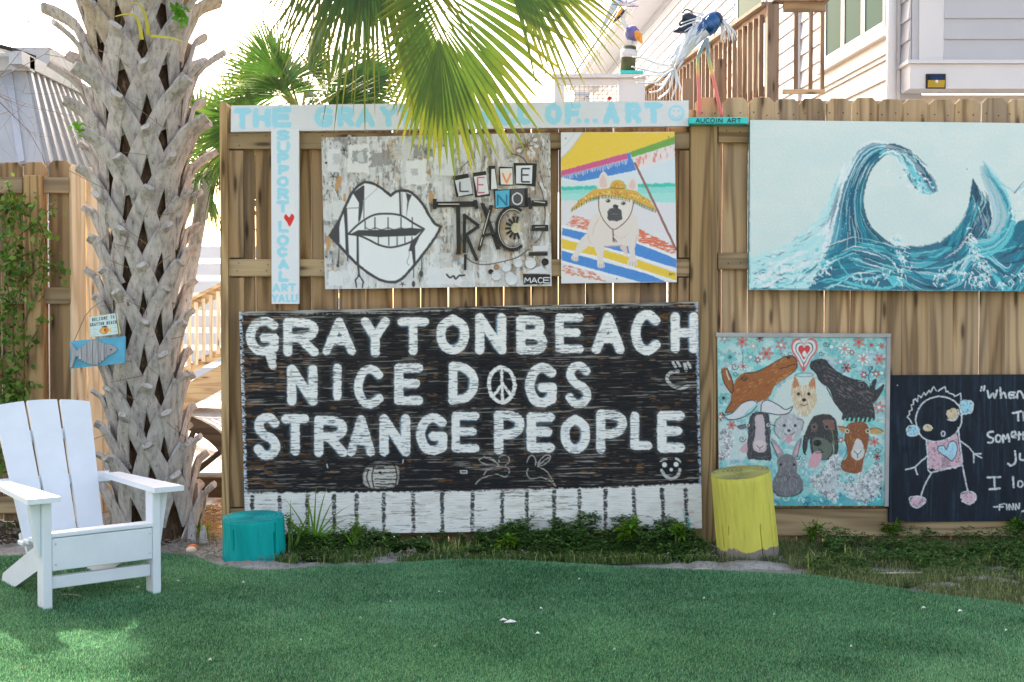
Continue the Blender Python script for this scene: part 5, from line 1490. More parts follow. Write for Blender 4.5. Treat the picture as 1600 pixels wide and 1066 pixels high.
# dog
CR, PK = (226, 214, 206), (216, 178, 168)
pf('228,690 175,745 150,800 130,840 140,858 170,860 178,820 235,770 262,740', CR, 1, .5, True); pf('430,770 445,800 475,825 470,770 455,755', (222, 196, 186), 1, .5, True)
pf('300,565 245,620 225,690 245,745 280,775 330,770 440,765 510,765 545,700 540,640 510,570', CR, 1, .4, True); pf('265,745 290,830 290,890 310,905 335,895 325,850 335,760 320,700', CR, 1, .4, True); pf('480,740 490,830 475,865 485,890 535,890 530,850 520,790 535,720', CR, 1, .4, True)
pf('296,480 295,540 310,590 350,615 400,622 450,612 490,585 505,540 512,490 480,450 330,440', (230, 220, 212), 1, .4, True)
pf('292,415 295,360 322,310 350,330 372,390 350,415', (230, 218, 212), 1, .3, True); pf('305,400 308,355 325,328 345,360 350,405', PK, .6, 1, True); pf('470,410 480,365 510,345 535,370 538,425 520,432', (230, 218, 212), 1, .3, True); pf('488,405 495,370 512,358 525,385 522,420', PK, .6, 1, True)
ps('232,700 240,735 262,765', 2, PK, .5, 1); ps('330,770 385,772 440,765', 1.6, (176, 160, 152), .8); ps('300,600 270,650 262,700', 1.2, (196, 176, 168), .7); ps('535,700 525,760', 1.4, (196, 176, 168), .7); ps('390,700 440,720 480,690', 2, (214, 190, 180), .5, 1)
for x in (142, 155, 166): ps(f'{x},838 {x - 2},860', .9, (150, 136, 130), .8)
for x in (302, 314, 326): ps(f'{x},880 {x},902', .9, (150, 136, 130), .8)
for x in (490, 506, 522): ps(f'{x},868 {x},890', .9, (150, 136, 130), .8)
pf('352,560 365,540 400,528 432,545 440,580 436,610 390,614 355,605', (78, 78, 82), 1, 1, True); pf('385,520 402,512 420,522 412,538 392,536', (52, 52, 56), 1, .3, True); ps('350,600 362,545 398,530', 1, (120, 120, 122), .6); ps('380,572 412,572', 1.2, (120, 118, 118), .9)
for (x, y) in ((356, 490), (450, 505)): c.disc(*zd(f'{x},{y}')[0], 4.2, (128, 118, 112), .8, 1.4, 3); c.disc(*zd(f'{x},{y}')[0], 2.5, (38, 36, 38)); c.disc(*zd(f'{x - 5},{y - 4}')[0], .7, (230, 230, 230))
# sombrero
pf('128,535 180,485 270,415 300,418 360,412 450,412 530,430 600,480 650,535 640,546 580,520 510,488 410,465 320,460 250,480 150,545', (214, 170, 72), 1, .6); pf('375,410 378,378 400,362 435,365 458,385 455,415', (214, 170, 72), 1, .5, True); ps('372,408 415,414 458,412', 1.8, (160, 116, 50))
for _ in range(150):
    x = random.uniform(170, 620); q = abs(x - 395) / 260; y = random.uniform(425 + 70 * q ** 1.4, 452 + 70 * q ** 1.6)
    c.disc(*zd(f'{x:.0f},{y:.0f}')[0], random.uniform(.7, 1.5), random.choice([(232, 150, 70), (226, 196, 96), (206, 116, 60), (236, 214, 130), (150, 116, 50)]), .8)
for _ in range(24): c.disc(*zd(f'{random.uniform(385, 450):.0f},{random.uniform(372, 404):.0f}')[0], 1, random.choice([(232, 196, 90), (196, 136, 56)]), .8)
for k in range(52):
    t = k / 51; p = smooth(zd('130,540 250,476 320,458 410,463 510,485 580,518 648,545'), 9); i_ = min(len(p) - 1, int(t * (len(p) - 1)))
    c.stroke([p[i_], (p[i_][0] - .3, p[i_][1] + 4)], 1.5, (66, 86, 44) if k % 2 else (140, 146, 76), .95)
ps('298,470 300,540 330,610 385,665 440,640 490,580 515,500', 1.5, (110, 66, 54)); ps('385,665 388,700', 2.4, (150, 110, 70)); ps('388,700 386,740', 1.5, (110, 70, 56)); ps('388,715 408,742', 1.5, (110, 70, 56)); ps('387,715 396,745', 1.5, (110, 70, 56))
ps('732,935 736,950 742,935 748,948 756,938 766,946', 1.0, (92, 84, 50))
for t in ('95,104', '730,97', '748,873', '410,970'): c.disc(*zd(t)[0], 1.2, (120, 116, 110))
wash = thr(fbm(X / 1.3, Y / 1.3, 71, 3), .62, .8) * .1
c.put(W_, wash, (245, 243, 238), None)
c.face('painted_face', YD, PAINT, dp)

# ------------------------------------------------------------------ wave painting
YW = YF - .055
wp = empty('wave_painting', U(1385, 454, YW), 'large pale canvas painted with a curling teal ocean wave', 'painting')
cs = [(1172, 187.5), (1730, 194), (1730, 456), (1170, 453)]
EDGEP = simple('teal_canvas_edge', (96, 150, 158), .6, .25, 14, .2, 60, dirt=((60, 108, 118), .5))
board(cs, YW + .0015, .042, EDGEP, wp)
# the left side of the canvas shows as a teal edge
c = Canvas(cs, .95, (216, 227, 223)); X, Y = c.X, c.Y
zw = lambda t: zp(1080, 160, 3.077, t)
c.put(W_, .4 * fbm(X / 30, Y / 16, 3, 4), (200, 220, 216), None); c.put(W_, .35 * thr(fbm(X / 22, Y / 7, 5, 4), .45, .75), (222, 226, 216), None); c.put(W_, .25 * thr(fbm(X / 60, Y / 40, 9, 3), .4, .7), (186, 214, 212), None)
NAVY, TEA, MID, AQ, PAL, WHI, GRE = (28, 66, 88), (12, 104, 130), (26, 146, 168), (98, 204, 212), (172, 222, 224), (228, 234, 234), (128, 150, 166)
OUT = [np.array(p) for p in smooth(zw('640,760 680,640 700,540 722,440 765,330 815,245 870,208 925,202 985,210 1050,240 1110,300 1150,355 1180,430'), 8)]
INN = [np.array(p) for p in smooth(zw('980,690 920,650 865,600 836,540 824,470 836,400 862,330 905,275 945,248 985,262 1030,320 1075,410 1150,442'), 8)]
def flow(f0, f1, t0, t1, w, col, a=.9, r=.6, n=10):
    P = []
    for k in range(n + 1):
        s = f0 + (f1 - f0) * k / n; i_ = s * (len(OUT) - 1); j_ = int(i_); fr = i_ - j_; j2 = min(j_ + 1, len(OUT) - 1)
        t = t0 + (t1 - t0) * k / n
        o_ = OUT[j_] * (1 - fr) + OUT[j2] * fr; q_ = INN[j_] * (1 - fr) + INN[j2] * fr
        P.append(tuple(o_ * (1 - t) + q_ * t))
    c.stroke(P, [w * .3, w, w, w * .2], col, a, 1.3, None, r)
# foam slope left of the wave
c.fill(zw('275,905 275,745 380,715 450,690 530,640 600,570 640,510 700,395 760,310 830,232 800,300 740,400 700,560 660,660 700,905'), (190, 226, 226), .95, 4, None, 3)
for _ in range(230):
    t = random.random(); x = 280 + 440 * t; top = np.interp(x, [280, 450, 600, 700, 760], [750, 690, 570, 400, 320]); y = random.uniform(top, min(900, top + 330)); l = random.uniform(15, 70); sl = random.uniform(-.9, -.2) if x > 450 else random.uniform(-.35, .15)
    colr = random.choice([WHI, WHI, PAL, AQ, AQ, PAL, (150, 214, 216), GRE] if y < 800 else [AQ, PAL, WHI, MID, AQ, TEA])
    c.stroke(smooth(zw(f'{x:.0f},{y:.0f} {x + l * .5:.0f},{y + l * sl * .5 + random.uniform(-8, 8):.0f} {x + l:.0f},{y + l * sl:.0f}'), 3), [.5, random.uniform(1.2, 4.5), .5], colr, random.uniform(.5, .95), 1.2, None, 1.2)
for _ in range(46):
    t = random.random(); x = 655 + 100 * t; y = 720 - 400 * t ** .8; x += random.gauss(-6, 16)
    c.stroke(smooth(zw(f'{x - 26:.0f},{y + 70:.0f} {x - 6:.0f},{y + 20:.0f} {x + 18:.0f},{y - 50:.0f}'), 4), [1, random.uniform(3, 9), 1], random.choice([WHI, WHI, PAL, (206, 228, 228), (150, 212, 216)]), .85, 1.6, None, 1.4)
for _ in range(30):
    x = random.uniform(290, 640); y = np.interp(x, [280, 450, 600, 700], [790, 730, 620, 500]) + random.uniform(0, 120)
    c.stroke(smooth(zw(f'{x:.0f},{y:.0f} {x + 30:.0f},{y - 14 + random.uniform(-10, 10):.0f} {x + 70:.0f},{y - 34:.0f}'), 4), [1, random.uniform(4, 9), 1], random.choice([WHI, WHI, PAL, (196, 226, 226)]), .8, 1.6, None, 1.6)
# lower sea
c.fill(zw('560,905 620,800 660,720 700,640 780,600 980,690 1100,692 1200,668 1280,610 1340,600 1440,640 1480,640 1540,590 1600,560 2010,540 2010,910'), TEA, .97, 3, None, 2)
c.fill(OUT + INN[::-1], TEA, 1, 1.5, None, .8)
PALW = [(0, (130, 186, 198)), (.07, (70, 146, 166)), (.16, (30, 122, 146)), (.3, (16, 106, 132)), (.5, (12, 82, 110)), (.66, (16, 96, 120)), (.82, (34, 128, 146)), (.93, (24, 92, 112)), (1, (70, 110, 130))]
def pal(t): return tuple(np.interp(t, [q for q, _ in PALW], [k[i] for _, k in PALW]) for i in range(3))
for t in np.linspace(.02, .98, 40): flow(0, .58, t, t, 4.2, pal(t), .95, .8, 24)
for _ in range(150):
    f0 = random.uniform(0, .5); t0 = random.uniform(.04, .97); k = pal(np.clip(t0 + random.gauss(0, .14), 0, 1)); v_ = random.uniform(.75, 1.25)
    flow(f0, f0 + random.uniform(.1, .35), t0, np.clip(t0 + random.uniform(-.06, .06), .02, .98), random.uniform(1.5, 5), tuple(min(240, q * v_) for q in k), random.uniform(.4, .8))
for _ in range(46):
    f0 = random.uniform(0, .5); t0 = random.uniform(.1, .9); flow(f0, f0 + random.uniform(.05, .2), t0, t0 + random.uniform(-.04, .04), random.uniform(.6, 1.5), random.choice([PAL, AQ, MID, WHI]), .65)
for _ in range(26): flow(*(lambda f: (f, f + random.uniform(.08, .2)))(random.uniform(.05, .5)), random.uniform(-.22, -.02), random.uniform(-.16, .02), random.uniform(1.5, 4), random.choice([WHI, PAL, WHI, GRE]), .85, 1.2)
# curl head
for _ in range(150):
    f0 = random.uniform(.56, .96); t0 = random.uniform(-.05, 1.0)
    flow(f0, min(1, f0 + random.uniform(.04, .16)), t0, t0 + random.uniform(-.2, .2), random.uniform(1.2, 4), random.choice([WHI, WHI, PAL, AQ, GRE, TEA] if t0 > .35 else [GRE, TEA, GRE, PAL, NAVY]), .85, 1.4)
for _ in range(40):
    x, y = random.gauss(1090, 42), random.gauss(385, 26); y += (x - 1090) * .55
    c.stroke(zw(f'{x:.0f},{y:.0f} {x + random.uniform(-22, 22):.0f},{y + random.uniform(-5, 26):.0f}'), [random.uniform(2, 5), .6], random.choice([WHI, WHI, PAL, AQ, MID]), .9, 1.2, None, 1.5)
flow(.15, .7, .1, .12, 1.6, WHI, .8); flow(.3, .68, .3, .26, 1.3, PAL, .8)
# trough strokes
def arcs(n_, xs_, cols_, wr=(1, 4)):
    for _ in range(n_):
        x0 = random.uniform(*xs_); t = random.uniform(0, 1); l = random.uniform(40, 170)
        def yy(x): return np.interp(x, [640, 780, 900, 1000, 1100, 1200, 1290, 1350, 1440, 1520, 1600, 1800, 2000], [690, 640, 665, 700, 705, 680, 620, 520, 600, 680, 580, 560, 540]) + t * (880 - np.interp(x, [640, 1000, 1350, 1600], [690, 700, 560, 590]))
        P = zw(' '.join(f'{x:.0f},{yy(x) + 20 * t * math.sin(x / 60 + t * 9):.0f}' for x in np.linspace(x0, x0 + l, 7)))
        c.stroke(P, [.5, random.uniform(*wr), .5], random.choice(cols_), random.uniform(.5, .95), 1.3, None, .8)
arcs(60, (600, 1950), [TEA, MID, AQ, (30, 126, 146), (84, 186, 198)], (8, 18)); arcs(230, (620, 1950), [NAVY, TEA, MID, MID, AQ, AQ, (22, 90, 112), (30, 126, 146)], (1.5, 6)); arcs(60, (620, 1950), [WHI, PAL], (.8, 2.4))
# the second wave: dark hollow with a lit lip sweeping up to the right
c.fill(smooth(zw('1200,690 1270,625 1315,555 1338,470 1346,400 1352,362'), 6) + smooth(zw('1352,362 1375,400 1400,440 1425,470 1440,520 1445,570 1430,620 1390,655 1350,660 1290,700'), 6), (22, 84, 106), 1, 1.5, None, .8)
c.fill(smooth(zw('1365,410 1395,450 1405,500 1385,560 1350,600 1325,590 1345,520'), 5, True), NAVY, .95, 3, None, 1.5)
for _ in range(60):
    t = random.random(); y0 = random.uniform(420, 560); x0 = 1350 + t * 70; c.stroke(smooth(zw(f'{x0 - 2:.0f},{y0:.0f} {x0 + 12:.0f},{y0 + 45:.0f} {x0 - 14:.0f},{y0 + 95:.0f}'), 4), [.5, random.uniform(1, 3.4), .5], random.choice([NAVY, (40, 70, 92), GRE, TEA, (90, 120, 140), PAL]), .8, 1.2, None, .8)
for k in range(30):
    o_ = k * 3.2; c.stroke(smooth(zw(f'{1360 + o_ * .3:.0f},{665 + o_ * .9:.0f} {1440 + o_ * .3:.0f},{655 + o_ * .7:.0f} {1500 + o_ * .35:.0f},{605 + o_ * .5:.0f} {1528 + o_ * .3:.0f},{530 + o_ * .4:.0f} {1518 - o_ * .1:.0f},{450 + o_ * .6:.0f}'), 5), [.8, 3, 3, 1], random.choice([AQ, MID, PAL, TEA, (84, 186, 198)]), .75, 1.3, None, .7)
for k in range(22):
    o_ = random.uniform(-14, 14); c.stroke(smooth(zw(f'{1535 + o_:.0f},560 {1530 + o_ * .8:.0f},490 {1490 + o_ * .6:.0f},410 {1440 + o_ * .4:.0f},340 {1408 + o_ * .2:.0f},285'), 5), [2.4, 3, 2, .5], random.choice([PAL, AQ, GRE, WHI, (150, 200, 206)]), .7, 1.6, None, 1)
for k in range(90):
    t = random.random(); xb = 1440 + 85 * t; xt = 1388 + 30 * t + random.uniform(-6, 6)
    c.stroke(smooth(zw(f'{xb - 20:.0f},{640 + random.uniform(-20, 10):.0f} {xb + 12:.0f},{560 - 10 * t:.0f} {xb + 6 - 14 * t:.0f},{480 + random.uniform(-15, 15):.0f} {(xb + xt) / 2:.0f},400 {xt:.0f},{random.uniform(300, 350):.0f}'), 5), [.8, 3.4, 3, 1.4, .4], random.choice([(196, 212, 214), (176, 200, 206), (150, 186, 196), AQ, (206, 218, 218), (110, 150, 164)] if t < .75 else [MID, AQ, TEA, (90, 170, 184)]), .55, 2, None, 1)
for k in range(60):
    t = random.random(); x0 = 1225 + 110 * t; y0 = np.interp(x0, [1200, 1270, 1315, 1340], [690, 625, 555, 470]); d_ = random.uniform(4, 60)
    c.stroke(smooth(zw(f'{x0 + d_ - 30:.0f},{y0 + d_ * .3 + 42:.0f} {x0 + d_ * .7:.0f},{y0 + d_ * .4:.0f} {x0 + 22 + d_ * .5:.0f},{y0 - 55 + d_ * .4:.0f}'), 4), [.5, random.uniform(1.5, 4), .5], random.choice([TEA, MID, (30, 126, 146), AQ, (14, 88, 114), (60, 150, 166)]), .7, 1.3, None, .7)
c.fill(smooth(zw('1555,600 1580,570 1640,560 1760,540 2010,520 2010,700 1700,690 1600,690 1550,660'), 4, True), TEA, .9, 4, None, 2)
for (t, w, col) in (('560,880 680,850 800,880 940,895 1010,860', 12, AQ), ('690,740 760,830 860,850 980,800', 9, AQ), ('1040,740 1060,800 1120,850 1200,880', 10, TEA), ('640,905 700,880 820,900', 7, PAL), ('1180,860 1250,800 1340,740 1390,760', 10, PAL), ('1480,750 1540,720 1600,700 1700,690', 12, NAVY), ('1500,780 1600,760 1800,740', 12, NAVY),
                    ('1400,600 1450,640 1530,600 1560,540', 7, AQ), ('1380,690 1460,720 1560,690', 8, AQ), ('1420,790 1500,850 1600,880 1750,880', 9, MID), ('1220,750 1290,700 1330,640', 7, (190, 196, 200)), ('860,700 960,760 1000,820', 6, PAL), ('1520,560 1530,480 1500,400 1440,320 1410,290', 7, PAL), ('1535,500 1510,430 1450,350', 4, AQ)):
    c.stroke(smooth(zw(t), 6), [1, w / 3, w / 2.2, 1], col, .85, 1.6, None, 1.5)
# white crests
for (t, n_) in (('985,640 1000,700 1020,760 1010,850', 70), ('1335,640 1350,700 1385,760 1420,820 1370,870', 110), ('1190,850 1280,800 1360,860', 60), ('300,850 400,800 500,790', 40), ('480,860 620,820 660,760', 40), ('1590,390 1610,480 1560,540', 40), ('780,850 900,840 980,790', 30), ('1650,500 1700,600 1760,640', 50), ('1480,870 1560,840 1700,860', 40)):
    P = smooth(zw(t), 6)
    for _ in range(n_):
        p = random.choice(P); x, y = p[0] + random.gauss(0, 5), p[1] + random.gauss(0, 5); a = random.uniform(-2.4, .3); l = random.uniform(2, 11)
        c.stroke([(x, y), (x + l * math.cos(a) * .5, y - l * .5 * math.sin(a) + random.uniform(-2, 2)), (x + l * math.cos(a), y - l * math.sin(a))], [random.uniform(1, 3), .4], random.choice([WHI, WHI, WHI, WHI, PAL, AQ]), .9, 1.2, None, .8)
for _ in range(110):
    p = zw(f'{random.gauss(860, 130):.0f},{random.gauss(600, 110):.0f}')[0]; c.disc(p[0], p[1], random.uniform(.3, .8), WHI, .6 if p[1] > 300 else .2)
c.stroke(zw('1555,435 1600,380'), [3, 1.2], (70, 120, 140), .8); c.stroke(smooth(zw('1410,290 1470,370 1550,430'), 5), [1, 3, 2], (140, 200, 204), .8, 2, None, 1.5); c.disc(*zw('1326,322')[0], 1, (130, 140, 140))
c.stroke([(1170.6, 190), (1171, 452)], 2.2, (70, 140, 150), .8, 1.2, thr(fbm(X / 2, Y / 8, 3, 3), .3, .5))
c.stroke([(1170, 452), (1730, 455)], 3, (50, 130, 144), .7, 1.5, thr(fbm(X / 6, Y / 2, 3, 3), .3, .5))
lum = c.c.mean(-1); c.h = (fbm(X / 3, Y / 3, 9, 3) - .5) * np.clip(np.abs(lum - np.median(lum)) * 6, 0, 1)
c.face('painted_face', YW, PAINT_THICK, wp, .0025)

# ------------------------------------------------------------------ painting of the animals
YA = YF - .038
ap = empty('animal_painting', U(1256, 791, YA), 'colourful folk painting of a brown and a black horse nuzzling above farm animals', 'painting')
cs = [(1121, 526.5), (1385.5, 527.5), (1382.5, 790.5), (1124, 790.5)]
board(cs, YA + .001, .02, CREAMW, ap)
GF = simple('silver_frame', (168, 166, 166), .5, .15, 12, .2, 60)
def fbar(pts, nm): MB().prism([U(x, y, YA - .012) for x, y in pts], (0, .034, 0)).build(nm, GF, ap)
fbar([(1119, 520), (1392.5, 521.5), (1392, 527.2), (1119, 526.2)], 'frame_bar'); fbar([(1385.8, 527.8), (1391.8, 527.8), (1388.3, 791.5), (1382.8, 791.5)], 'frame_bar')
c = Canvas(cs, .75, (150, 206, 202)); X, Y = c.X, c.Y
za = lambda t: zp(1100, 500, 3.44, t)
def af(t, col, a=1.0, r=.4, sm=True, msk=None, soft=1.2): c.fill(smooth(za(t), 5, True) if sm else za(t), col, a, soft, msk, r)
def as_(t, w, col, a=.95, r=.3): c.stroke(smooth(za(t), 5), w, col, a, 1.1, None, r)
INK = (38, 38, 42)
c.put(W_, .8 * thr(fbm(X / 12, Y / 9, 3, 5), .45, .62), (198, 222, 218), None); c.put(W_, .7 * thr(fbm(X / 9, Y / 12, 13, 5), .55, .66), (104, 190, 190), None); c.put(W_, .5 * thr(fbm(X / 14, Y / 10, 23, 5), .58, .7), (206, 186, 190), None); c.put(W_, .45 * thr(fbm(X / 7, Y / 7, 33, 4), .6, .7), (90, 130, 170), None)
af('480,310 590,310 680,400 750,560 560,620 370,560 380,400', (206, 216, 210), .95, 3); af('76,560 200,560 230,740 80,740', (206, 214, 212), .7, 4)
# waves along the foot
c.fill(za('380,955 960,930 970,1010 360,1010'), (64, 170, 178), .8, 4, None, 3)
for k in range(46):
    x, y = random.uniform(375, 960), random.uniform(930, 1000); r_ = random.uniform(8, 26)
    P = [(x + r_ * (1 - t * .11) * math.cos(t * .75 + k), y + r_ * (1 - t * .11) * math.sin(t * .75 + k)) for t in range(9)]
    c.stroke(za(' '.join(f'{a:.0f},{b:.0f}' for a, b in P)), [2.2, .8], random.choice([(44, 190, 184), (120, 222, 214), (20, 116, 140), (206, 232, 230), (60, 120, 150)]), .9)
# flowers and curls
def flower(x, y, r_, col, ctr, np_=6, rot=0.0):
    for k in range(np_):
        a = rot + 2 * math.pi * k / np_
        P = [(x + r_ * .2 * math.cos(a), y + r_ * .2 * math.sin(a)), (x + r_ * .65 * math.cos(a + .3), y + r_ * .65 * math.sin(a + .3)), (x + r_ * math.cos(a), y + r_ * math.sin(a)), (x + r_ * .65 * math.cos(a - .3), y + r_ * .65 * math.sin(a - .3))]
        Q = smooth(za(' '.join(f'{p:.0f},{q:.0f}' for p, q in P)), 3, True); c.fill(Q, col, .95); c.stroke(Q + Q[:1], .8, (90, 60, 66), .7)
    c.disc(*za(f'{x},{y}')[0], r_ * .2 / 3.44 + .6, ctr)
RED, SAL, TQ, WT = (206, 66, 66), (220, 128, 116), (110, 206, 204), (228, 228, 226)
for (x, y, r_, col, ctr) in ((205, 118, 32, SAL, RED), (140, 200, 40, TQ, (40, 120, 130)), (335, 180, 40, SAL, RED), (250, 200, 30, TQ, WT), (210, 250, 28, WT, RED), (415, 135, 32, SAL, WT), (290, 215, 18, RED, WT), (300, 100, 20, RED, INK), (685, 145, 38, TQ, WT), (755, 155, 38, WT, SAL), (735, 225, 34, TQ, WT), (765, 258, 28, RED, INK),
                             (832, 120, 34, SAL, RED), (900, 135, 38, TQ, RED), (855, 210, 40, WT, SAL), (942, 212, 32, SAL, RED), (955, 285, 36, TQ, WT), (940, 470, 34, SAL, WT), (105, 420, 30, TQ, INK), (88, 520, 24, RED, WT), (148, 565, 26, SAL, RED), (85, 730, 26, RED, WT), (915, 655, 28, SAL, RED), (930, 735, 20, RED, INK), (948, 905, 24, TQ, INK), (860, 295, 22, RED, WT), (925, 290, 20, RED, WT), (735, 645, 18, RED, WT), (525, 760, 30, WT, TQ), (895, 715, 24, TQ, WT), (110, 100, 26, (186, 180, 200), WT), (955, 140, 18, SAL, RED), (265, 140, 26, (210, 220, 200), WT), (795, 175, 16, RED, WT)):
    flower(x, y, r_, col, ctr, 6, x * .1)
for (x, y, r_) in ((465, 180, 16), (420, 185, 14), (655, 130, 18), (630, 180, 16), (170, 290, 16), (165, 250, 22), (900, 262, 24), (935, 700, 18), (805, 245, 14), (205, 640, 20), (790, 850, 18), (500, 735, 18), (590, 740, 22)):
    P = [(x + r_ * (1 - t * .09) * math.cos(t * .8), y + r_ * (1 - t * .09) * math.sin(t * .8)) for t in range(10)]; c.stroke(za(' '.join(f'{a:.0f},{b:.0f}' for a, b in P)), 1.3, random.choice([INK, INK, (30, 90, 120)]), .9)
as_('205,165 210,200 205,240', 1, INK); as_('905,250 885,300 890,330', 1.6, (34, 80, 130))
# heart
for (s_, col) in ((1.0, (206, 110, 112)), (.84, (220, 222, 220)), (.66, (60, 90, 90)), (.58, (226, 226, 222)), (.44, RED)):
    P = [(538 + (x - 538) * s_, 165 + (y - 165) * s_) for x, y in ((536, 275), (500, 215), (468, 160), (475, 115), (510, 98), (538, 128), (568, 98), (604, 112), (610, 160), (575, 210))]
    c.fill(smooth(za(' '.join(f'{a:.0f},{b:.0f}' for a, b in P)), 5, True), col, 1)
c.fill(smooth(za('528,185 540,165 552,185 540,200'), 3, True), (226, 226, 222)); as_('536,275 536,235', 2.2, RED); c.stroke(smooth(za('490,295 535,285 585,290 580,302 535,306 492,300 490,295'), 4), 1.2, (90, 140, 140))
# brown horse and its counterpart
BR = (156, 92, 44)
af('500,220 488,200 455,190 420,205 360,240 290,275 220,285 180,310 150,370 140,440 115,500 220,470 280,445 330,430 360,400 385,350 440,310 490,270 502,245', BR, 1, .5); af('95,265 130,265 160,350 150,400 105,330', BR, 1, .4); as_('95,265 105,330 150,395 155,340 125,260', 1.6, INK)
for _ in range(70):
    x = random.uniform(170, 460); y = np.interp(x, [170, 300, 460], [400, 330, 240]) + random.uniform(-50, 50); as_(f'{x:.0f},{y:.0f} {x + 16:.0f},{y - 8:.0f}', 1.6, random.choice([(190, 126, 70), (120, 64, 30), (206, 150, 90), (140, 80, 40)]), .5)
as_('500,225 488,202 455,192 415,207 350,245 285,277 215,288', 1.6, INK); as_('385,350 440,310 490,272 503,240', 1.6, INK); as_('500,235 460,248 410,262', 1.8, (70, 40, 24)); c.disc(*za('455,203')[0], 3.4, (60, 34, 22), 1, 1.2, 1.8); c.disc(*za('215,318')[0], 4.2, INK, 1, 1.2, 3); c.disc(*za('215,316')[0], 2.2, (120, 90, 50)); as_('190,325 215,300 240,318', 1, INK); as_('150,440 115,500 200,480', 1.4, INK); as_('400,330 390,345 470,280', 1.6, (206, 150, 80), .7); as_('120,275 135,320', 2, (220, 214, 206), .8)
BK = (52, 52, 56)
af('570,255 575,225 620,208 655,215 690,255 740,290 800,315 860,330 890,370 900,430 915,480 905,545 750,540 745,500 700,440 670,370 620,330 600,290', BK, 1, .5); af('885,380 905,330 930,320 920,375 968,345 950,400 905,450', BK, 1, .4)
for _ in range(80):
    x = random.uniform(640, 900); y = np.interp(x, [640, 760, 900], [270, 380, 440]) + random.uniform(-50, 50); as_(f'{x:.0f},{y:.0f} {x + 14:.0f},{y + 10:.0f}', 1.5, random.choice([(92, 92, 98), (34, 34, 38), (120, 112, 116), (150, 120, 126)]), .5)
c.disc(*za('845,352')[0], 4.6, (108, 104, 106), 1, 1.2, 3.4); c.disc(*za('848,352')[0], 2.4, (20, 20, 22)); c.disc(*za('618,228')[0], 3, (20, 20, 22), 1, 1.2, 1.6); as_('575,262 610,285 640,280', 1.4, (20, 20, 22)); as_('830,330 870,330 900,350', 1.4, (140, 150, 150)); as_('660,365 700,440 745,500', 1.6, (20, 20, 24))
for x in range(760, 905, 24): as_(f'{x},{525 + (x % 48) / 6:.0f} {x - 6},{550}', 2.4, (120, 212, 196))
# terrier
af('470,395 480,330 488,305 515,350 565,345 592,308 600,380 605,430 585,480 540,520 495,480', (206, 184, 150), 1, 1.4); af('488,305 478,365 512,352', (190, 128, 90)); af('592,308 598,370 562,350', (190, 128, 90))
for _ in range(80): x, y = random.uniform(480, 595), random.uniform(350, 505); as_(f'{x:.0f},{y:.0f} {x + (x - 538) * .12:.0f},{y + 18:.0f}', 1.2, random.choice([(230, 222, 204), (178, 146, 104), (220, 206, 180), (236, 232, 222)]), .8)
for x in (508, 563): c.disc(*za(f'{x},398')[0], 2.7, INK)
c.disc(*za('538,430')[0], 3.4, INK, 1, 1.2, 2.8); as_('520,455 538,460 556,452', 1.5, (120, 60, 60))
# grey poodle pup
af('385,600 375,560 400,520 440,500 490,510 535,540 528,600 500,640 455,665 405,640', (180, 182, 184), 1, 2)
for _ in range(60): x, y = random.gauss(455, 38), random.gauss(575, 38); as_(f'{x:.0f},{y:.0f} {x + random.uniform(-9, 9):.0f},{y + 12:.0f}', 1.4, random.choice([(206, 208, 208), (150, 152, 156), (222, 222, 222)]), .7)
for x in (432, 490): c.disc(*za(f'{x},568')[0], 2.3, INK)
c.disc(*za('457,595')[0], 2.6, INK, 1, 1.2, 2.2); as_('430,610 457,622 485,605', 1.3, INK); af('445,620 472,622 468,655 448,660', (212, 150, 160)); as_('410,520 385,545 380,600 408,640', 1.3, INK, .8); as_('500,530 535,545 525,590', 1.3, INK, .8)
# goat with horns
af('95,500 130,530 190,525 250,475 285,440 255,432 200,450 150,500 110,512', (214, 214, 216), 1, .4); as_('98,498 115,512 155,498 205,448 258,432 285,445', 1.6, INK); as_('285,460 250,500 190,530 130,535 98,500', 1.6, INK)
af('305,440 340,432 385,450 430,480 475,470 450,500 400,508 340,500 310,490', (214, 214, 216), 1, .4); as_('305,490 312,445 345,432 395,455 440,482 476,465 455,500 405,510 340,500', 1.6, INK)
af('255,505 300,495 345,505 358,580 355,640 362,745 330,755 265,750 232,735 235,620 238,560', (64, 64, 70), 1, .8); af('275,520 320,520 330,640 340,680 320,710 275,705 262,670 278,600', (196, 180, 184), 1, .8); af('278,650 320,650 328,680 300,700 272,682', (214, 196, 196)); as_('285,675 300,690 318,675', 1.2, INK); as_('300,690 300,702', 1.1, INK); af('175,572 225,560 240,575 200,590', (110, 108, 112)); as_('178,572 222,560', 1.2, INK)
for x in (236, 345): c.disc(*za(f'{x},565')[0], 2.6, WT); c.disc(*za(f'{x},565')[0], 1.5, INK)
as_('350,560 385,570', 1.4, INK)
for _ in range(40): x = random.choice([random.uniform(238, 268), random.uniform(335, 360)]); y = random.uniform(540, 740); as_(f'{x:.0f},{y:.0f} {x:.0f},{y + 22:.0f}', 1.1, random.choice([(30, 30, 34), (110, 110, 116), (90, 90, 100)]), .7)
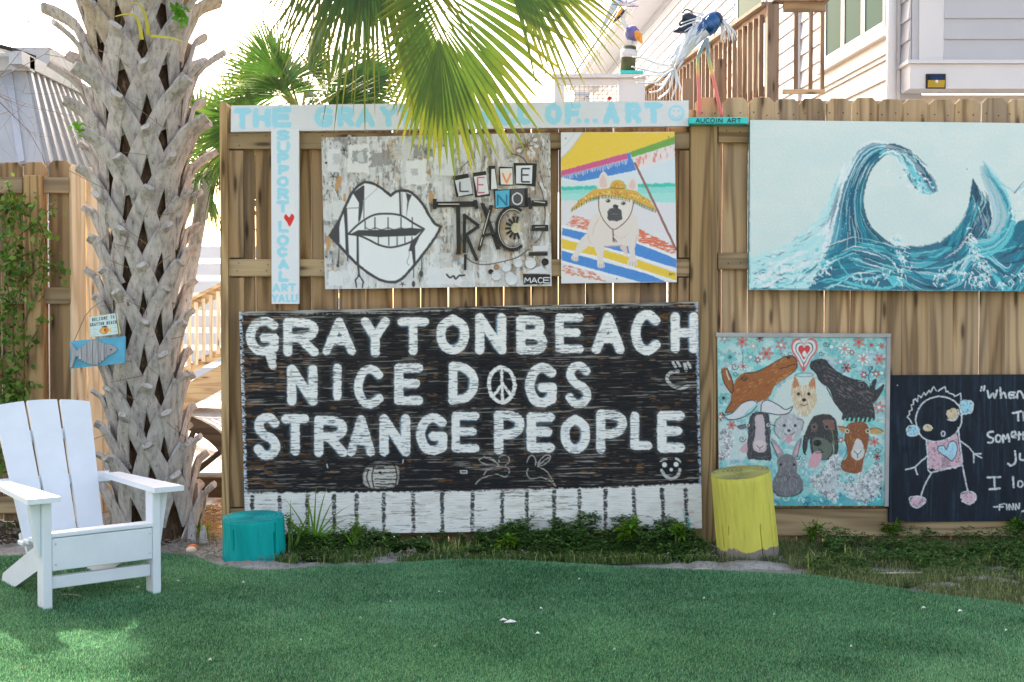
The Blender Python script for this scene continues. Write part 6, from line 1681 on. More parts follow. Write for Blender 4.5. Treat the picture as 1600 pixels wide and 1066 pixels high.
# hound
af('580,530 620,508 680,510 712,550 722,640 720,710 700,720 690,650 700,735 650,755 590,745 572,690 565,640 545,725 530,690 540,620', (58, 58, 60), 1, .6); af('585,640 650,640 690,690 660,745 600,740', (98, 106, 96)); af('640,540 690,540 700,590 660,580', (140, 96, 84), .8); af('575,560 610,560 605,600 580,600', (110, 84, 80), .7); c.disc(*za('610,662')[0], 6.5, (22, 22, 24), 1, 1.2, 5); c.disc(*za('592,575')[0], 4, (120, 110, 100)); c.disc(*za('592,575')[0], 2.6, INK); c.disc(*za('660,575')[0], 4, (120, 110, 100)); c.disc(*za('660,575')[0], 2.6, INK)
af('590,712 630,712 625,760 600,795 565,790 562,760', (212, 160, 170), 1, .5); as_('615,690 640,712 600,715', 1.3, INK); as_('690,600 700,680 690,730', 1.4, (160, 170, 90), .5); as_('540,620 532,690 548,725', 1.6, (20, 20, 22))
# brown goat
af('768,570 800,550 860,550 888,590 880,680 860,745 850,800 830,825 780,820 740,800 735,770 765,740 770,690 755,640', (140, 82, 48), 1, .6); af('820,640 850,660 862,720 825,755 790,730 800,690', (206, 204, 200), 1, .6); af('720,572 770,580 760,605 735,600', (186, 140, 90)); af('885,590 920,580 965,598 940,615 900,612', (196, 156, 96)); as_('720,572 770,578', 1.2, INK); as_('888,590 925,580 965,598', 1.2, INK)
for _ in range(50): x, y = random.uniform(765, 880), random.uniform(570, 810); as_(f'{x:.0f},{y:.0f} {x + random.uniform(-6, 6):.0f},{y + 18:.0f}', 1.4, random.choice([(176, 112, 70), (104, 56, 32), (196, 142, 70), (150, 96, 56)]), .45)
af('820,645 848,665 858,715 825,750 795,725 802,690', (206, 204, 200), .9, .6)
for x in (770, 880): c.disc(*za(f'{x},598')[0], 3.4, (214, 210, 190)); c.disc(*za(f'{x},598')[0], 2, INK)
c.disc(*za('826,712')[0], 5.4, (220, 218, 214), 1, 1.2, 4.6); as_('808,705 826,722 845,705', 1.3, INK); as_('826,722 826,742', 1.2, INK); as_('755,640 770,700 740,770 745,805 785,822', 1.4, INK, .8)
# rabbit
af('395,740 360,655 372,640 420,700 432,735', (150, 148, 152), 1, .6); af('470,735 490,670 522,635 525,665 500,735 480,745', (150, 148, 152), 1, .6); af('392,715 372,662 410,705', (206, 168, 176)); af('488,725 500,680 518,655 508,715', (206, 168, 176))
af('395,760 420,725 470,728 500,765 502,820 530,860 530,920 490,945 410,950 370,920 370,860 395,820', (118, 116, 122), 1, 1.2)
for _ in range(120): x, y = random.gauss(450, 40), random.uniform(740, 935); as_(f'{x:.0f},{y:.0f} {x + random.uniform(-5, 5):.0f},{y + 14:.0f}', 1.1, random.choice([(150, 150, 154), (90, 88, 94), (176, 176, 178)]), .5)
for x in (413, 484): c.disc(*za(f'{x},778')[0], 2.2, INK)
as_('395,850 440,835 450,860', 1.1, INK, .7); as_('505,850 465,840 455,862', 1.1, INK, .7); as_('372,915 410,948 490,945 528,915', 1.4, INK, .8); as_('360,655 395,735', 1.2, INK); as_('522,640 500,735', 1.2, INK)
# fleecy white animals
for (t, n_) in (('580,850 640,840 680,760 720,740 720,850 680,940 600,900', 260), ('740,890 820,880 880,840 930,780 950,860 900,960 820,970', 320), ('95,620 120,600 150,640 130,720 100,730', 130), ('640,930 700,930 700,970', 50)):
    Q = smooth(za(t), 5, True); c.fill(Q, (200, 204, 206), .9, 3, None, 3); q = np.array(Q)
    for _ in range(n_):
        i1, i2 = random.randrange(len(q)), random.randrange(len(q)); p = q[i1] * .5 + q[i2] * .5 if random.random() < .6 else q[i1]; a = random.uniform(0, 6.28); l = random.uniform(2, 5)
        c.stroke([tuple(p), (p[0] + l * math.cos(a), p[1] + l * math.sin(a)), (p[0] + l * math.cos(a + .9), p[1] + l * math.sin(a + .9))], 1.1, random.choice([(232, 232, 232), (232, 232, 232), (180, 182, 188), (130, 132, 138), (86, 84, 90)]), .9)
af('195,690 230,660 232,710 205,712', (200, 150, 160), .8)
c.put(W_, .15 * thr(fbm(X / 1.5, Y / 1.5, 71, 3), .62, .75), (70, 84, 90), None); c.put(W_, .1 * thr(fbm(X / 1.6, Y / 1.6, 81, 3), .62, .75), (236, 236, 232), None)
c.face('painted_face', YA, PAINT, ap)

# ------------------------------------------------------------------ chalk figure board
YK = YF - .022
kb_ = empty('chalk_figure_board', U(1560, 815, YK), 'dark navy board with a stick figure child in a pink shirt and white handwriting', 'sign')
cs = [(1392, 586.5), (1745, 584.5), (1745, 813), (1388.5, 816)]
board(cs, YK + .001, .02, simple('navy_edge', (30, 36, 48), .7), kb_)
c = Canvas(cs, .8, (26, 32, 42)); X, Y = c.X, c.Y
c.put(W_, .5 * thr(fbm(X / 5, Y / 40, 3, 4), .45, .75), (36, 50, 68), None); c.put(W_, .35 * thr(fbm(X / 3, Y / 60, 8, 4), .55, .75), (52, 76, 96), None); c.put(W_, .5 * thr(fbm(X / 9, Y / 20, 18, 4), .6, .75), (16, 20, 28), None)
zk = lambda t: zp(1370, 560, 3.552, t)
wm = 1 - .55 * thr(fbm(X / 2.2, Y / 2.2, 5, 3), .58, .7)
CW, PKC, BLC, TAN = (214, 218, 220), (222, 184, 196), (166, 214, 230), (216, 196, 164)
def kf(t, col, a=.95, sm=True, r=1.2): c.fill(smooth(zk(t), 5, True) if sm else zk(t), col, a, 1.2, wm, r)
def ks(t, w=2.0, col=CW, sm=True): c.stroke(smooth(zk(t), 5) if sm else zk(t), w, col, .95, 1.2, wm, .4)
kf('275,460 330,462 400,450 448,410 455,470 478,580 440,610 330,620 290,610', PKC, .9, False, 1.8); kf('360,555 420,560 400,600 350,600', (26, 32, 42), .35, False, 5)
kf('418,570 385,545 340,515 345,490 375,488 385,505 400,470 430,462 445,490 442,530', BLC); ks('418,572 385,548 340,515 343,490 372,486 386,506 402,468 430,460 446,488 442,535 418,572', 1.6, (40, 44, 54))
kf('465,240 520,232 535,262 520,300 470,310', BLC); kf('165,400 200,372 232,380 235,415 195,430 170,425', BLC); kf('385,300 430,275 452,300 440,335 410,348', TAN); kf('258,380 285,368 308,380 300,402 262,400', TAN)
kf('185,790 215,768 260,780 262,805 225,825 195,815', PKC); kf('470,765 500,745 548,755 550,785 515,815 480,795', PKC)
ks('345,210 280,230 235,275 217,330 225,390 250,435 300,460 360,458 420,432 462,380 472,320 455,265 410,225 345,210', 2.2)
ks('195,360 180,335 168,325 182,310 180,295 195,285 192,260 205,255 203,232 215,225 225,240 232,205 245,218 262,190 270,205 290,178 298,190 315,158 330,180', 1.8, CW, False); ks('342,182 355,172 378,158 385,185 395,182 402,195 425,200 430,212 465,195 468,228', 1.8, CW, False)
ks('455,262 475,245 515,235 535,255 525,300 495,305 465,315'); ks('205,372 178,378 165,400 175,428 210,430 235,415'); ks('392,340 430,345 455,310 450,285'); ks('357,418 365,405 378,412 374,430 362,430 357,418', 1.6); ks('258,385 270,370 300,375 308,388', 1.2)
ks('275,455 282,540 290,628 350,622 465,595', 2.2); ks('452,385 462,470 475,570', 2.2); ks('275,548 245,572 212,605 160,618', 2.2, CW, False); ks('212,605 225,645', 2.2, CW, False); ks('465,460 510,492 540,530 580,552', 2.2, CW, False); ks('540,530 578,530', 2.2, CW, False); ks('538,532 538,578', 2.2, CW, False)
ks('305,635 275,685 258,725 245,765', 2.2); ks('475,592 490,670 505,738', 2.2); ks('185,800 182,775 215,766 262,775 268,800 225,830 190,815', 2); ks('468,775 475,745 520,740 550,760 540,795 505,808 472,790', 2)
# handwriting
T_ = 3.0
for t in ('582,158 578,180', '598,155 594,178', '615,180 625,218 645,195 655,220 668,178', '685,165 690,220', '690,205 705,190 718,218', '765,190 735,192 738,220 768,216', '735,205 760,204', '780,220 782,190 800,186 815,220',
          '755,305 800,295', '785,300 785,345', '812,300 815,345', '645,408 620,412 618,432 645,445 640,465 618,468', '660,435 675,425 690,440 680,462 662,458 660,435', '700,465 702,425 715,445 728,422 735,462', '750,430 770,425 768,408 752,412 750,435 770,440', '790,410 788,450', '778,425 800,422', '812,410 812,450',
          '768,528 770,575 745,595 728,585', '795,530 795,560 815,565', '615,662 685,658', '652,660 655,725', '625,728 682,722', '755,658 760,715', '785,685 800,680 812,700 800,715 785,708 785,685',
          '650,826 670,824', '682,812 680,842', '682,812 708,808', '682,826 700,824', '720,810 722,840', '735,840 735,812 755,838 757,808', '770,838 770,810 788,836 792,806', '808,850 822,846'):
    ks(t, T_ if '810' not in t and '826' not in t and '812' not in t else 2.3)
for k, xs_ in enumerate(((835, 960), (845, 1010), (830, 1050), (840, 990), (830, 1020))): pass
c.disc(*zk('115,150')[0], .8, CW); c.disc(*zk('767,516')[0], 1.6, CW)
c.face('painted_face', YK, PAINT_CHALK, kb_)

# ------------------------------------------------------------------ turquoise ledge with the wire bird standing on it
YT2 = YF - .09
ld = empty('turquoise_ledge', U(1123, 195, YT2), 'turquoise painted ledge lettered in dark capitals at the top of the post', 'sign')
a, b_ = U(1077, 193.5, YT2), U(1169, 183.5, YT2)
MB().cbox((a.x, YT2, a.z), (b_.x, YT2 + .15, b_.z), .003).build('shelf', TURQ, ld)
cur = 1087.5; INKM = simple('dark_marker', (44, 60, 66), .6)
for chh in 'AUCOIN ART':
    if chh == ' ': cur += 6; continue
    w_ = 2.5 if chh == 'I' else 5.6; lt = MB()
    for stq in FONT[chh]:
        P = [tuple(float(k) for k in q.split(',')) for q in stq.lstrip('~').split()]
        if stq[0] == '~': P = smooth(P, 4)
        for (a1, b1), (a2, b2) in zip(P[:-1], P[1:]):
            lt.bar(U(cur + a1 * w_, 185.2 + b1 * 6.4, YT2 - .0012 - random.random() * .0004), U(cur + a2 * w_, 185.2 + b2 * 6.4, YT2 - .0012 - random.random() * .0004), .0042, .001, (0, -1, 0))
    lt.build('letter', INKM, ld); cur += w_ + 2.1

YH = YF - .04
bd = empty('bird_sculpture', U(1110, 183, YH), 'large metal heron sculpture with white rod feathers standing on the turquoise ledge', 'sculpture')
zh = lambda t, d=0.0: [U(x, y, YH + d) for x, y in zp(880, 0, 4.21, t)]
SILV = simple('pale_bird_metal', (206, 210, 216), .4, .15, 14, .2, 60, .5, .25); BLUEM = simple('blue_bird_metal', (40, 92, 146), .3, .35, 18, .2, 60, .6, .3, ((24, 40, 84), .5)); NAVYM = simple('navy_bird_metal', (34, 44, 66), .3, .3, 12, .1, 60, .6, .3)
def rods(name, items, r_, mat):
    for t, d in items:
        pp = smooth(zp(880, 0, 4.21, t), 4); n_ = len(pp)
        MB().tube([U(x, y, YH + d[0] + (d[1] - d[0]) * i / n_) for i, (x, y) in enumerate(pp)], [r_ * (1 - .55 * i / n_) for i in range(n_)], 6).build(name, mat, bd, True)
P = zh('715,440 760,370 820,290 880,225 930,180 975,150'); MB().tube(P, [.012, .034, .042, .046, .05, .036], 12).build('body', SILV, bd, True)
P = zh('925,205 955,165 990,130 1020,105 1036,96'); MB().tube(P, [.046, .056, .05, .034, .012], 12).build('shoulder', BLUEM, bd, True)
P = zh('985,150 1015,115 1034,98'); MB().tube(P, [.03, .042, .02], 10).build('wing_cap', NAVYM, bd, True)
# scale like feathers along the body
for k in range(34):
    t = random.random(); i_ = t * 4.4; ax = zh('740,400 790,330 850,255 900,200 945,160'); j_ = min(3, int(i_)); p = ax[j_].lerp(ax[j_ + 1], i_ - j_) + Vector((random.uniform(-.03, .03), -.045, random.uniform(-.02, .03)))
    d = Vector((-.55, -.1, -.8)); MB().strap([p, p + d * .03, p + d * .06], [Vector((0, -1, 0))] * 3, [.008, .012, .003], .002).build('feather', SILV if t < .7 else BLUEM, bd)
rods('tail_rod', [('745,420 690,430 590,410 530,385 455,375', (0, .05)), ('740,430 660,440 600,415 560,390', (.02, .08)), ('735,440 640,480 560,465 450,440', (.0, -.03)), ('735,445 650,490 560,495 470,515', (0, .04)), ('735,450 660,500 600,545 480,545', (-.02, -.06)), ('735,455 690,520 640,590 570,610', (0, -.02)),
                  ('735,455 715,530 690,600 625,650', (0, .03)), ('735,460 745,560 725,620 710,655', (0, -.03)), ('740,455 760,540 780,600 778,660', (.02, .04)), ('735,450 700,500 640,560 560,530', (.03, .07))], .0075, SILV)
rods('wing_rod', [('940,120 890,90 840,75', (0, .04)), ('935,130 870,110 785,130', (0, .03)), ('935,140 870,125 775,155', (0, -.02)), ('930,150 860,145 770,180', (-.02, -.05)), ('930,160 860,170 800,205', (0, -.06)), ('925,175 850,195 780,235', (0, .02)), ('920,150 880,160 800,165', (.03, .05)), ('915,190 850,220 760,260', (0, .0)), ('930,170 870,185 815,225', (.02, .06)), ('950,110 900,85 850,85', (.02, .05))], .0055, SILV)
rods('wing_rod', [('1035,130 1040,200 1040,275', (0, -.03)), ('1040,130 1060,200 1065,285', (0, .02)), ('1045,135 1080,200 1095,270', (0, -.02)), ('1045,135 1095,210 1115,280', (-.02, -.04)), ('1048,130 1110,200 1130,265', (0, .03)), ('1050,130 1120,200 1145,255', (0, .0)), ('1030,135 1010,190 990,240', (0, .02)), ('1050,135 1090,180 1110,245', (.01, .05)), ('1036,130 1050,210 1055,260', (.01, .05))], .0055, SILV)
rods('neck_rod', [('1036,128 1075,130 1110,90 1125,30 1115,-60 1090,-120', (0, .06))], .0065, SILV)
rods('loop', [('785,108 790,75 815,64 845,78 850,110', (.02, .02))], .0055, BLACK)
P = zh('870,130 820,120 780,115', .02); MB().tube(P, [.022, .03, .02], 8).build('head', NAVYM, bd, True); P = zh('845,170 800,185 760,200 724,210', .02); MB().tube(P, [.03, .028, .018, .004], 8).build('bill', NAVYM, bd, True); P = zh('800,120 790,160 800,190', .02); MB().tube(P, [.018, .03, .02], 8).build('crest', NAVYM, bd, True)
m, nt, bs = new_mat('fading_leg_paint')
tc = nd(nt, 'TexCoord'); sx_ = nd(nt, 'SeparateXYZ'); nt.links.new(tc.outputs['Object'], sx_.inputs[0])
zt_, zb_ = U(0, 60, YH).z - U(0, 183, YH).z, 0.0
mr = nd(nt, 'MapRange'); mr.inputs[1].default_value = 0; mr.inputs[2].default_value = zt_; nt.links.new(sx_.outputs['Z'], mr.inputs[0])
nt.links.new(ramp(nt, mr.outputs[0], [(0, lin((230, 104, 104))), (.5, lin((232, 130, 120))), (.58, lin((232, 190, 110))), (.68, lin((180, 190, 120))), (.82, lin((110, 150, 160))), (1, lin((150, 166, 180)))]), bs.inputs['Base Color']); bs.inputs['Roughness'].default_value = .4
for t in ('940,262 905,330 888,380 885,440 890,560 897,766', '948,250 952,330 960,400 985,500 1015,640 1046,768'):
    pp = smooth(zp(880, 0, 4.21, t), 4); MB().tube([U(x, y, YH) for x, y in pp], .0095, 8).build('leg', m, bd, True)

# smaller bird on a piling, standing on the railing
YB2 = 11.23
pl = empty('dock_piling', U(985, 112, YB2), 'short mossy dock piling with a white collar on the white railing', 'piling')
a_ = U(981, 112, YB2)
MB().tube([a_, U(983, 73, YB2)], [.066, .062], 14).build('post', simple('mossy_wood', (84, 88, 62), .8, .3, 9, .5, 50), pl, True)
MB().tube([U(982, 91, YB2), U(983, 79, YB2)], [.075, .075], 14).build('collar', TRIM, pl, True)
b2 = empty('heron_sculpture', U(983, 73, YB2), 'small painted heron sculpture with orange and purple wings on the piling', 'sculpture')
z2 = lambda t: [U(x, y, YB2) for x, y in zp(880, 0, 4.21, t)]
ORG = simple('orange_bird_paint', (226, 150, 60), .4, .2, 20, .1); PUR = simple('purple_bird_paint', (104, 100, 160), .4, .25, 20, .1)
MB().tube(z2('425,182 440,200 462,232 485,265'), [.03, .062, .066, .02], 12).build('body', PUR, b2, True)
MB().tube([p + Vector((.02, -.05, 0)) for p in z2('455,215 475,245 500,295')], [.02, .035, .006], 8).build('wing', ORG, b2, True)
pp = smooth(zp(880, 0, 4.21, '422,188 405,170 392,140 392,110 405,85 410,60'), 4); MB().tube([U(x, y, YB2) for x, y in pp], [.022 - .0005 * i for i in range(len(pp))], 8).build('neck', SILV, b2, True)
MB().tube(z2('400,62 385,75 360,110 322,160'), [.022, .03, .022, .004], 8).build('bill', NAVYM, b2, True); MB().tube([p + Vector((0, -.018, .01)) for p in z2('388,66 372,90 340,135')], [.016, .016, .003], 8).build('bill_stripe', ORG, b2, True)
for k in range(13):
    a = -.25 + k * .28; p = zp(880, 0, 4.21, '410,38')[0]; MB().tube([U(p[0], p[1], YB2 - .01), U(p[0] + 21 * math.cos(a), p[1] - 13 * math.sin(a) - 2, YB2 - .02 * (k % 3))], [.011, .004], 5).build('crest_feather', SILV if k % 3 else PUR, b2)
for dx in (-6, 6): MB().tube(z2(f'{458 + dx},250 {452 + dx},285 {446 + dx},310'), .008, 6).build('leg', SILV, b2)
rf = MB().ball(U(952, 154, YF - .02), .0125, 10, 8).build('red_knob', simple('red_enamel', (170, 40, 44), .3)); tag(rf, 'tiny red ball on top of the white header board', 'knob')

# ------------------------------------------------------------------ plaques on the palm trunk
YG = 6.66
zg = lambda t, d=0.0: [U(x, y, YG + d) for x, y in zp(90, 470, 8.2, t)]
ws = empty('welcome_plaque', zg('600,460')[0], 'small pale welcome plaque with an orange and yellow fish tied to the palm', 'sign')
q = zg('405,208 750,160 800,425 420,470'); MB().prism(q, (0, .016, 0)).build('panel', simple('pale_yellow_edge', (216, 214, 150), .5), ws)
cs = zp(90, 470, 8.2, '408,212 768,162 772,428 424,464')
c = Canvas(cs, .3, (206, 220, 216)); X, Y = c.X, c.Y
c.put(W_, .5 * fbm(X / 6, Y / 5, 3, 3), (190, 214, 222), None)
def word(txt, x0, y0, x1, y1, h, wd):
    n_ = len(txt)
    for i_, chh in enumerate(txt):
        if chh == ' ': continue
        t0, t1 = i_ / n_, (i_ + .78) / n_
        (ax_, ay_), (bx_, by_) = zp(90, 470, 8.2, f'{x0 + (x1 - x0) * t0},{y0 + (y1 - y0) * t0} {x0 + (x1 - x0) * t1},{y0 + (y1 - y0) * t0 + h}')
        c.letter(chh, ax_, ay_, bx_, by_, wd, (30, 36, 40), 1, .6, None, .15)
word('WELCOME TO', 440, 222, 735, 182, 44, .95); word('GRAYTON BEACH', 415, 288, 760, 248, 44, .95)
zgp = lambda t: zp(90, 470, 8.2, t)
c.fill(smooth(zgp('535,390 570,345 620,335 650,365 640,405 600,428 560,415'), 4, True), (228, 176, 80), 1, .6); c.fill(smooth(zgp('650,365 690,340 680,370 705,400 655,395'), 4, True), (234, 200, 80), 1, .6); c.fill(smooth(zgp('590,345 635,345 640,400 605,415'), 4, True), (222, 120, 70), 1, .6); c.fill(smooth(zgp('560,335 610,320 640,330 600,340'), 4, True), (50, 60, 60), 1, .6)
c.stroke(smooth(zgp('535,390 570,345 620,335 650,365 640,405 600,428 560,415 535,390'), 4), .6, (60, 60, 56), .9, .6); c.disc(*zgp('608,375')[0], 1.3, (70, 50, 44), 1, .6); c.disc(*zgp('560,378')[0], .6, (30, 30, 30), 1, .5)
for t in ('440,365 460,375 480,370 510,375', '445,405 470,410 490,402', '440,440 480,432 530,430', '720,345 745,340', '715,395 760,390', '460,350 500,355'): c.stroke(zgp(t), .5, (120, 150, 156), .8, .5)
c.face('painted_face', YG - .0012, PAINT, ws)
fp = empty('fish_plaque', zg('510,870')[0], 'blue wooden plaque with a carved grey ribbed fish hanging on the palm', 'sign')
MB().prism(zg('160,520 862,455 858,800 162,872', .012), (0, .018, 0)).build('panel', simple('weathered_blue', (92, 166, 196), .6, .2, 9, .4, 60, dirt=((150, 172, 180), .56)), fp)
GW = simple('driftwood_grey', (164, 162, 164), .75, .25, 14, .6, 70, aniso=(4, 4, .6))
for k in range(11):
    x0, x1 = 246 + k * 36, 246 + k * 36 + 33; xc = (x0 + x1) / 2
    top = np.interp(xc, [240, 330, 440, 500, 560, 640], [650, 580, 505, 498, 525, 565]); bot = np.interp(xc, [240, 300, 400, 500, 560, 640], [690, 750, 805, 825, 790, 715])
    MB().prism(zg(f'{x0},{top + 6:.0f} {x0 + 8},{top:.0f} {x1 - 8},{top:.0f} {x1},{top + 6:.0f} {x1},{bot - 6:.0f} {x1 - 8},{bot:.0f} {x0 + 8},{bot:.0f} {x0},{bot - 6:.0f}', .0115), (0, -.014 - .003 * (k % 2), 0)).build('fish_rib', GW, fp)
MB().prism(zg('643,560 690,560 740,590 770,620 745,655 690,690 643,705', .0115), (0, -.013, 0)).build('fish_head', GW, fp); MB().prism(zg('162,545 185,545 250,640 250,690 195,850 165,850 190,720 185,650', .0115), (0, -.013, 0)).build('fish_tail', GW, fp)
e_ = zg('685,628', -.003)[0]; MB().ball(e_, .004, 8, 6).build('fish_eye', BLACK, fp)
cd = MB(); cd.tube(zg('212,515 350,200 440,95', .01) + zg('640,-40', .05), .0022, 5); cd.tube(zg('735,0', .03) + zg('745,165 790,470', -.003), .0022, 5)
cd.build('cord', simple('twine', (132, 116, 96), .8, .2), fp)
# ------------------------------------------------------------------ weeds along the fence
rng = np.random.default_rng(21); random.seed(21)
def weed_density(px, xs_, ys_): return np.interp(px, xs_, ys_)
CLV = vc_mat('clover_leaf', .5, .35)
def clover(name, pts_, size, cols_, hmax, label_kind='stuff'):
    """three small leaflets on a thin stem at every point (x, y, z)"""
    P = np.asarray(pts_); N = len(P)
    V, F, C = [], [], []
    az = rng.uniform(0, 6.28, N); sz = size * rng.uniform(.55, 1.3, N); tilt = rng.normal(0, .45, N)
    Vs, Fs, Cs = [], [], []
    for k in range(3):
        a = az + k * 2.094
        d = np.stack([np.cos(a), np.sin(a), tilt * np.cos(a) + .1], -1); x = np.stack([-np.sin(a), np.cos(a), np.zeros(N)], -1)
        s = sz[:, None]
        Vs.append(np.stack([P, P + d * s * .6 + x * s * .42 + [0, 0, .004], P + d * s * .95, P + d * s * .6 - x * s * .42 + [0, 0, .004]], 1))
    V = np.concatenate(Vs, 0).reshape(-1, 3); M = len(V) // 4
    F = np.arange(M * 4).reshape(-1, 4); C = np.repeat(np.concatenate([cols_] * 3, 0), 4, 0)
    o = tri_object(name, V, F, CLV, C); o['kind'] = 'stuff'
    return o
def scatter(n_, x0, x1, y0, y1, hfun):
    x = rng.uniform(x0, x1, n_); y = rng.uniform(y0, y1, n_); z = hfun(x, y) * rng.random(n_) ** .6
    return np.stack([x, y, z], -1)
def clover_mass(xp0, xp1, y0, y1, n_, hts):
    x0, x1 = Xp(xp0, YF - .1), Xp(xp1, YF - .1)
    hx = [Xp(q, YF - .1) for q in hts[0]]
    def hf(x, y):
        h = np.interp(x, hx, hts[1]) * (.55 + .9 * fbm(x * 7, y * 7, 5, 3)) * np.clip((y - y0) / .4, .12, 1); return h
    P = scatter(n_, x0, x1, y0, y1, hf)
    keep = fbm(P[:, 0] * 6, P[:, 1] * 9, 8, 3) > np.interp(P[:, 0], hx, hts[2])
    P = P[keep]; P[:, 2] = np.maximum(P[:, 2], .008)
    t = np.clip(rng.normal(.4, .28, len(P)) + (P[:, 2] > .1) * .12, 0, 1)
    return P, colmix((52, 82, 40), (126, 164, 80), t)
P, Cc = clover_mass(446, 1100, YF - .50, YF - .095, 19000, ([440, 480, 560, 640, 700, 800, 860, 920, 1000, 1060, 1100], [.13, .14, .10, .07, .09, .12, .15, .17, .17, .15, .05], [.45, .43, .46, .54, .43, .40, .36, .34, .35, .38, .52]))
clover('clover_patch', P, .021, Cc, .2)
P, Cc = clover_mass(1225, 1900, YF - 1.1, YF - .03, 17000, ([1220, 1270, 1300, 1360, 1400, 1480, 1540, 1600, 1900], [.05, .12, .13, .07, .11, .07, .10, .13, .12], [.52, .46, .45, .47, .43, .45, .45, .46, .46]))
kp = P[:, 1] > np.interp(P[:, 0], ex, ey) + .01; P, Cc = P[kp], Cc[kp]; P[:, 2] *= np.clip((P[:, 1] - YF + 1.1) / .9, .2, 1)
clover('clover_patch', P, .017, Cc, .15)
# grass among it
def grass_patch(name, xp0, xp1, y0, y1, n_, h, thrn, cA, cB, seed):
    x = rng.uniform(Xp(xp0, 6.6), Xp(xp1, 6.6), n_); y = rng.uniform(y0, y1, n_)
    k = (fbm(x * 5, y * 7, seed, 4) > thrn) & (y > np.interp(x, ex, ey) - .012); x, y = x[k], y[k]; n_ = len(x)
    P = np.stack([x, y, np.zeros(n_)], -1); t = np.clip(rng.normal(.45, .3, n_), 0, 1); cc = colmix(cA, cB, t); d = rng.random(n_) < .1; cc[d] = lin((186, 178, 120))
    blade_field(name, P, h * rng.uniform(.4, 1.3, n_), rng.uniform(.002, .0045, n_), rng.uniform(.1, 1.0, n_), cc, CLV, 2)['kind'] = 'stuff'
grass_patch('wild_grass', 1215, 1900, YF - 1.6, YF - .01, 60000, .045, .40, (62, 84, 48), (156, 164, 104), 3)
grass_patch('wild_grass', 440, 1110, YF - .56, YF - .09, 20000, .05, .40, (44, 70, 34), (120, 150, 70), 6)
grass_patch('wild_grass', 1080, 1240, YF - .55, YF - .06, 5000, .045, .44, (50, 74, 40), (130, 148, 80), 9)
grass_patch('wild_grass', -200, 330, YF - .1, YF + .55, 3000, .06, .5, (60, 84, 44), (150, 166, 90), 10)
grass_patch('wild_grass', 285, 350, YF + .8, YF + 2.0, 1200, .08, .4, (90, 120, 60), (160, 176, 100), 12)
# flowering heads of the grass
def tufts(name, spots, h, n_, cA, cB, w=.006):
    P = []
    for (px, py) in spots:
        g = G(px, py); P += [(g.x + rng.normal(0, .014), g.y + rng.normal(0, .012), -.005) for _ in range(n_)]
    P = np.array(P); N = len(P)
    return blade_field(name, P, h * rng.uniform(.55, 1.2, N), rng.uniform(w * .6, w * 1.2, N), rng.uniform(.1, .75, N), colmix(cA, cB, rng.random(N)), CLV, 2)
tufts('seed_grass', [(705, 868), (715, 866), (728, 868), (742, 866), (678, 866), (690, 868), (1262, 890), (1280, 884), (1300, 886), (1325, 880), (1345, 884), (1430, 870), (1540, 886), (1570, 882)], .10, 9, (112, 130, 60), (196, 192, 120), .007)['kind'] = 'stuff'
# single weeds one can tell apart
def weed(name, px, py, h, label, nl, size, spread=.05, blades=0, yel=.3):
    g = G(px, py); e = empty(name, (g.x, g.y, 0), label, 'weed')
    s = MB(); V, F, C = [], [], []
    for k in range(nl):
        a = random.uniform(0, 6.28); tip = Vector((g.x + math.cos(a) * spread * random.random(), g.y - abs(math.sin(a)) * spread * .5, h * random.uniform(.55, 1)))
        base = Vector((g.x + random.gauss(0, .008), g.y, 0)); mid = base.lerp(tip, .6) + Vector((0, 0, .02)); s.tube([base, mid, tip], [.0026, .002, .0012], 4)
        for t in (.5, .7, .85, 1.0):
            p = mid.lerp(tip, (t - .5) * 2)
            for _ in range(3):
                d = Vector((random.gauss(0, 1), random.gauss(0, .8) - .3, random.gauss(.25, .35))).normalized(); x = d.cross(Vector((0, 0, 1))).normalized(); n0 = len(V); L_ = size * random.uniform(.6, 1.2)
                V += [tuple(p), tuple(p + d * L_ * .5 + x * L_ * .2 + Vector((0, 0, .003))), tuple(p + d * L_ - Vector((0, 0, L_ * .2))), tuple(p + d * L_ * .5 - x * L_ * .2 + Vector((0, 0, .003)))]; F.append((n0, n0 + 1, n0 + 2, n0 + 3)); q = random.random() * yel; C += [(q, q, q)] * 4
    for k in range(blades):
        a = random.uniform(-1.25, 1.25) if k else .06; L_ = h * random.uniform(1.0, 1.5) if k else h * 1.35; base = Vector((g.x + random.gauss(0, .012), g.y, 0)); P = []
        for q in range(6):
            t = q / 5; P.append(base + Vector((math.sin(a * (.5 + .6 * t)) * L_ * t, -.05 * t * t, math.cos(a * (.5 + .7 * t)) * L_ * t)))
        n0 = len(V)
        for q, p in enumerate(P): w_ = .0055 * (1 - (q / 5) ** 2) + .0006; V += [tuple(p - Vector((w_, 0, 0))), tuple(p + Vector((w_, 0, 0)))]; C += [(.25 * q / 5,) * 3] * 2
        F += [(n0 + 2 * q, n0 + 2 * q + 1, n0 + 2 * q + 3, n0 + 2 * q + 2) for q in range(5)]
    if s.v: s.build('stem', simple('weed_stem', (96, 116, 58), .6), e)
    tri_object('leaves', V, F, GREENLEAF, np.array(C), e, e.location)['kind'] = 'stuff'
weed('weed_plant', 487, 862, .26, 'long bladed grass clump in front of the slogan board near the teal stump', 0, .03, blades=17)
weed('weed_plant', 455, 868, .22, 'clover stems rising between teal stump and slogan board', 7, .026, .06, 2)
weed('weed_plant', 555, 866, .17, 'leafy clover stems against the white keys of the slogan board', 8, .026, .09, 3)
weed('weed_plant', 978, 868, .19, 'bright broad leaved weed in front of the slogan board right half', 7, .062, .07, 0)
weed('weed_plant', 1056, 866, .17, 'weed at the lower right corner of the slogan board', 6, .04, .06, 0)
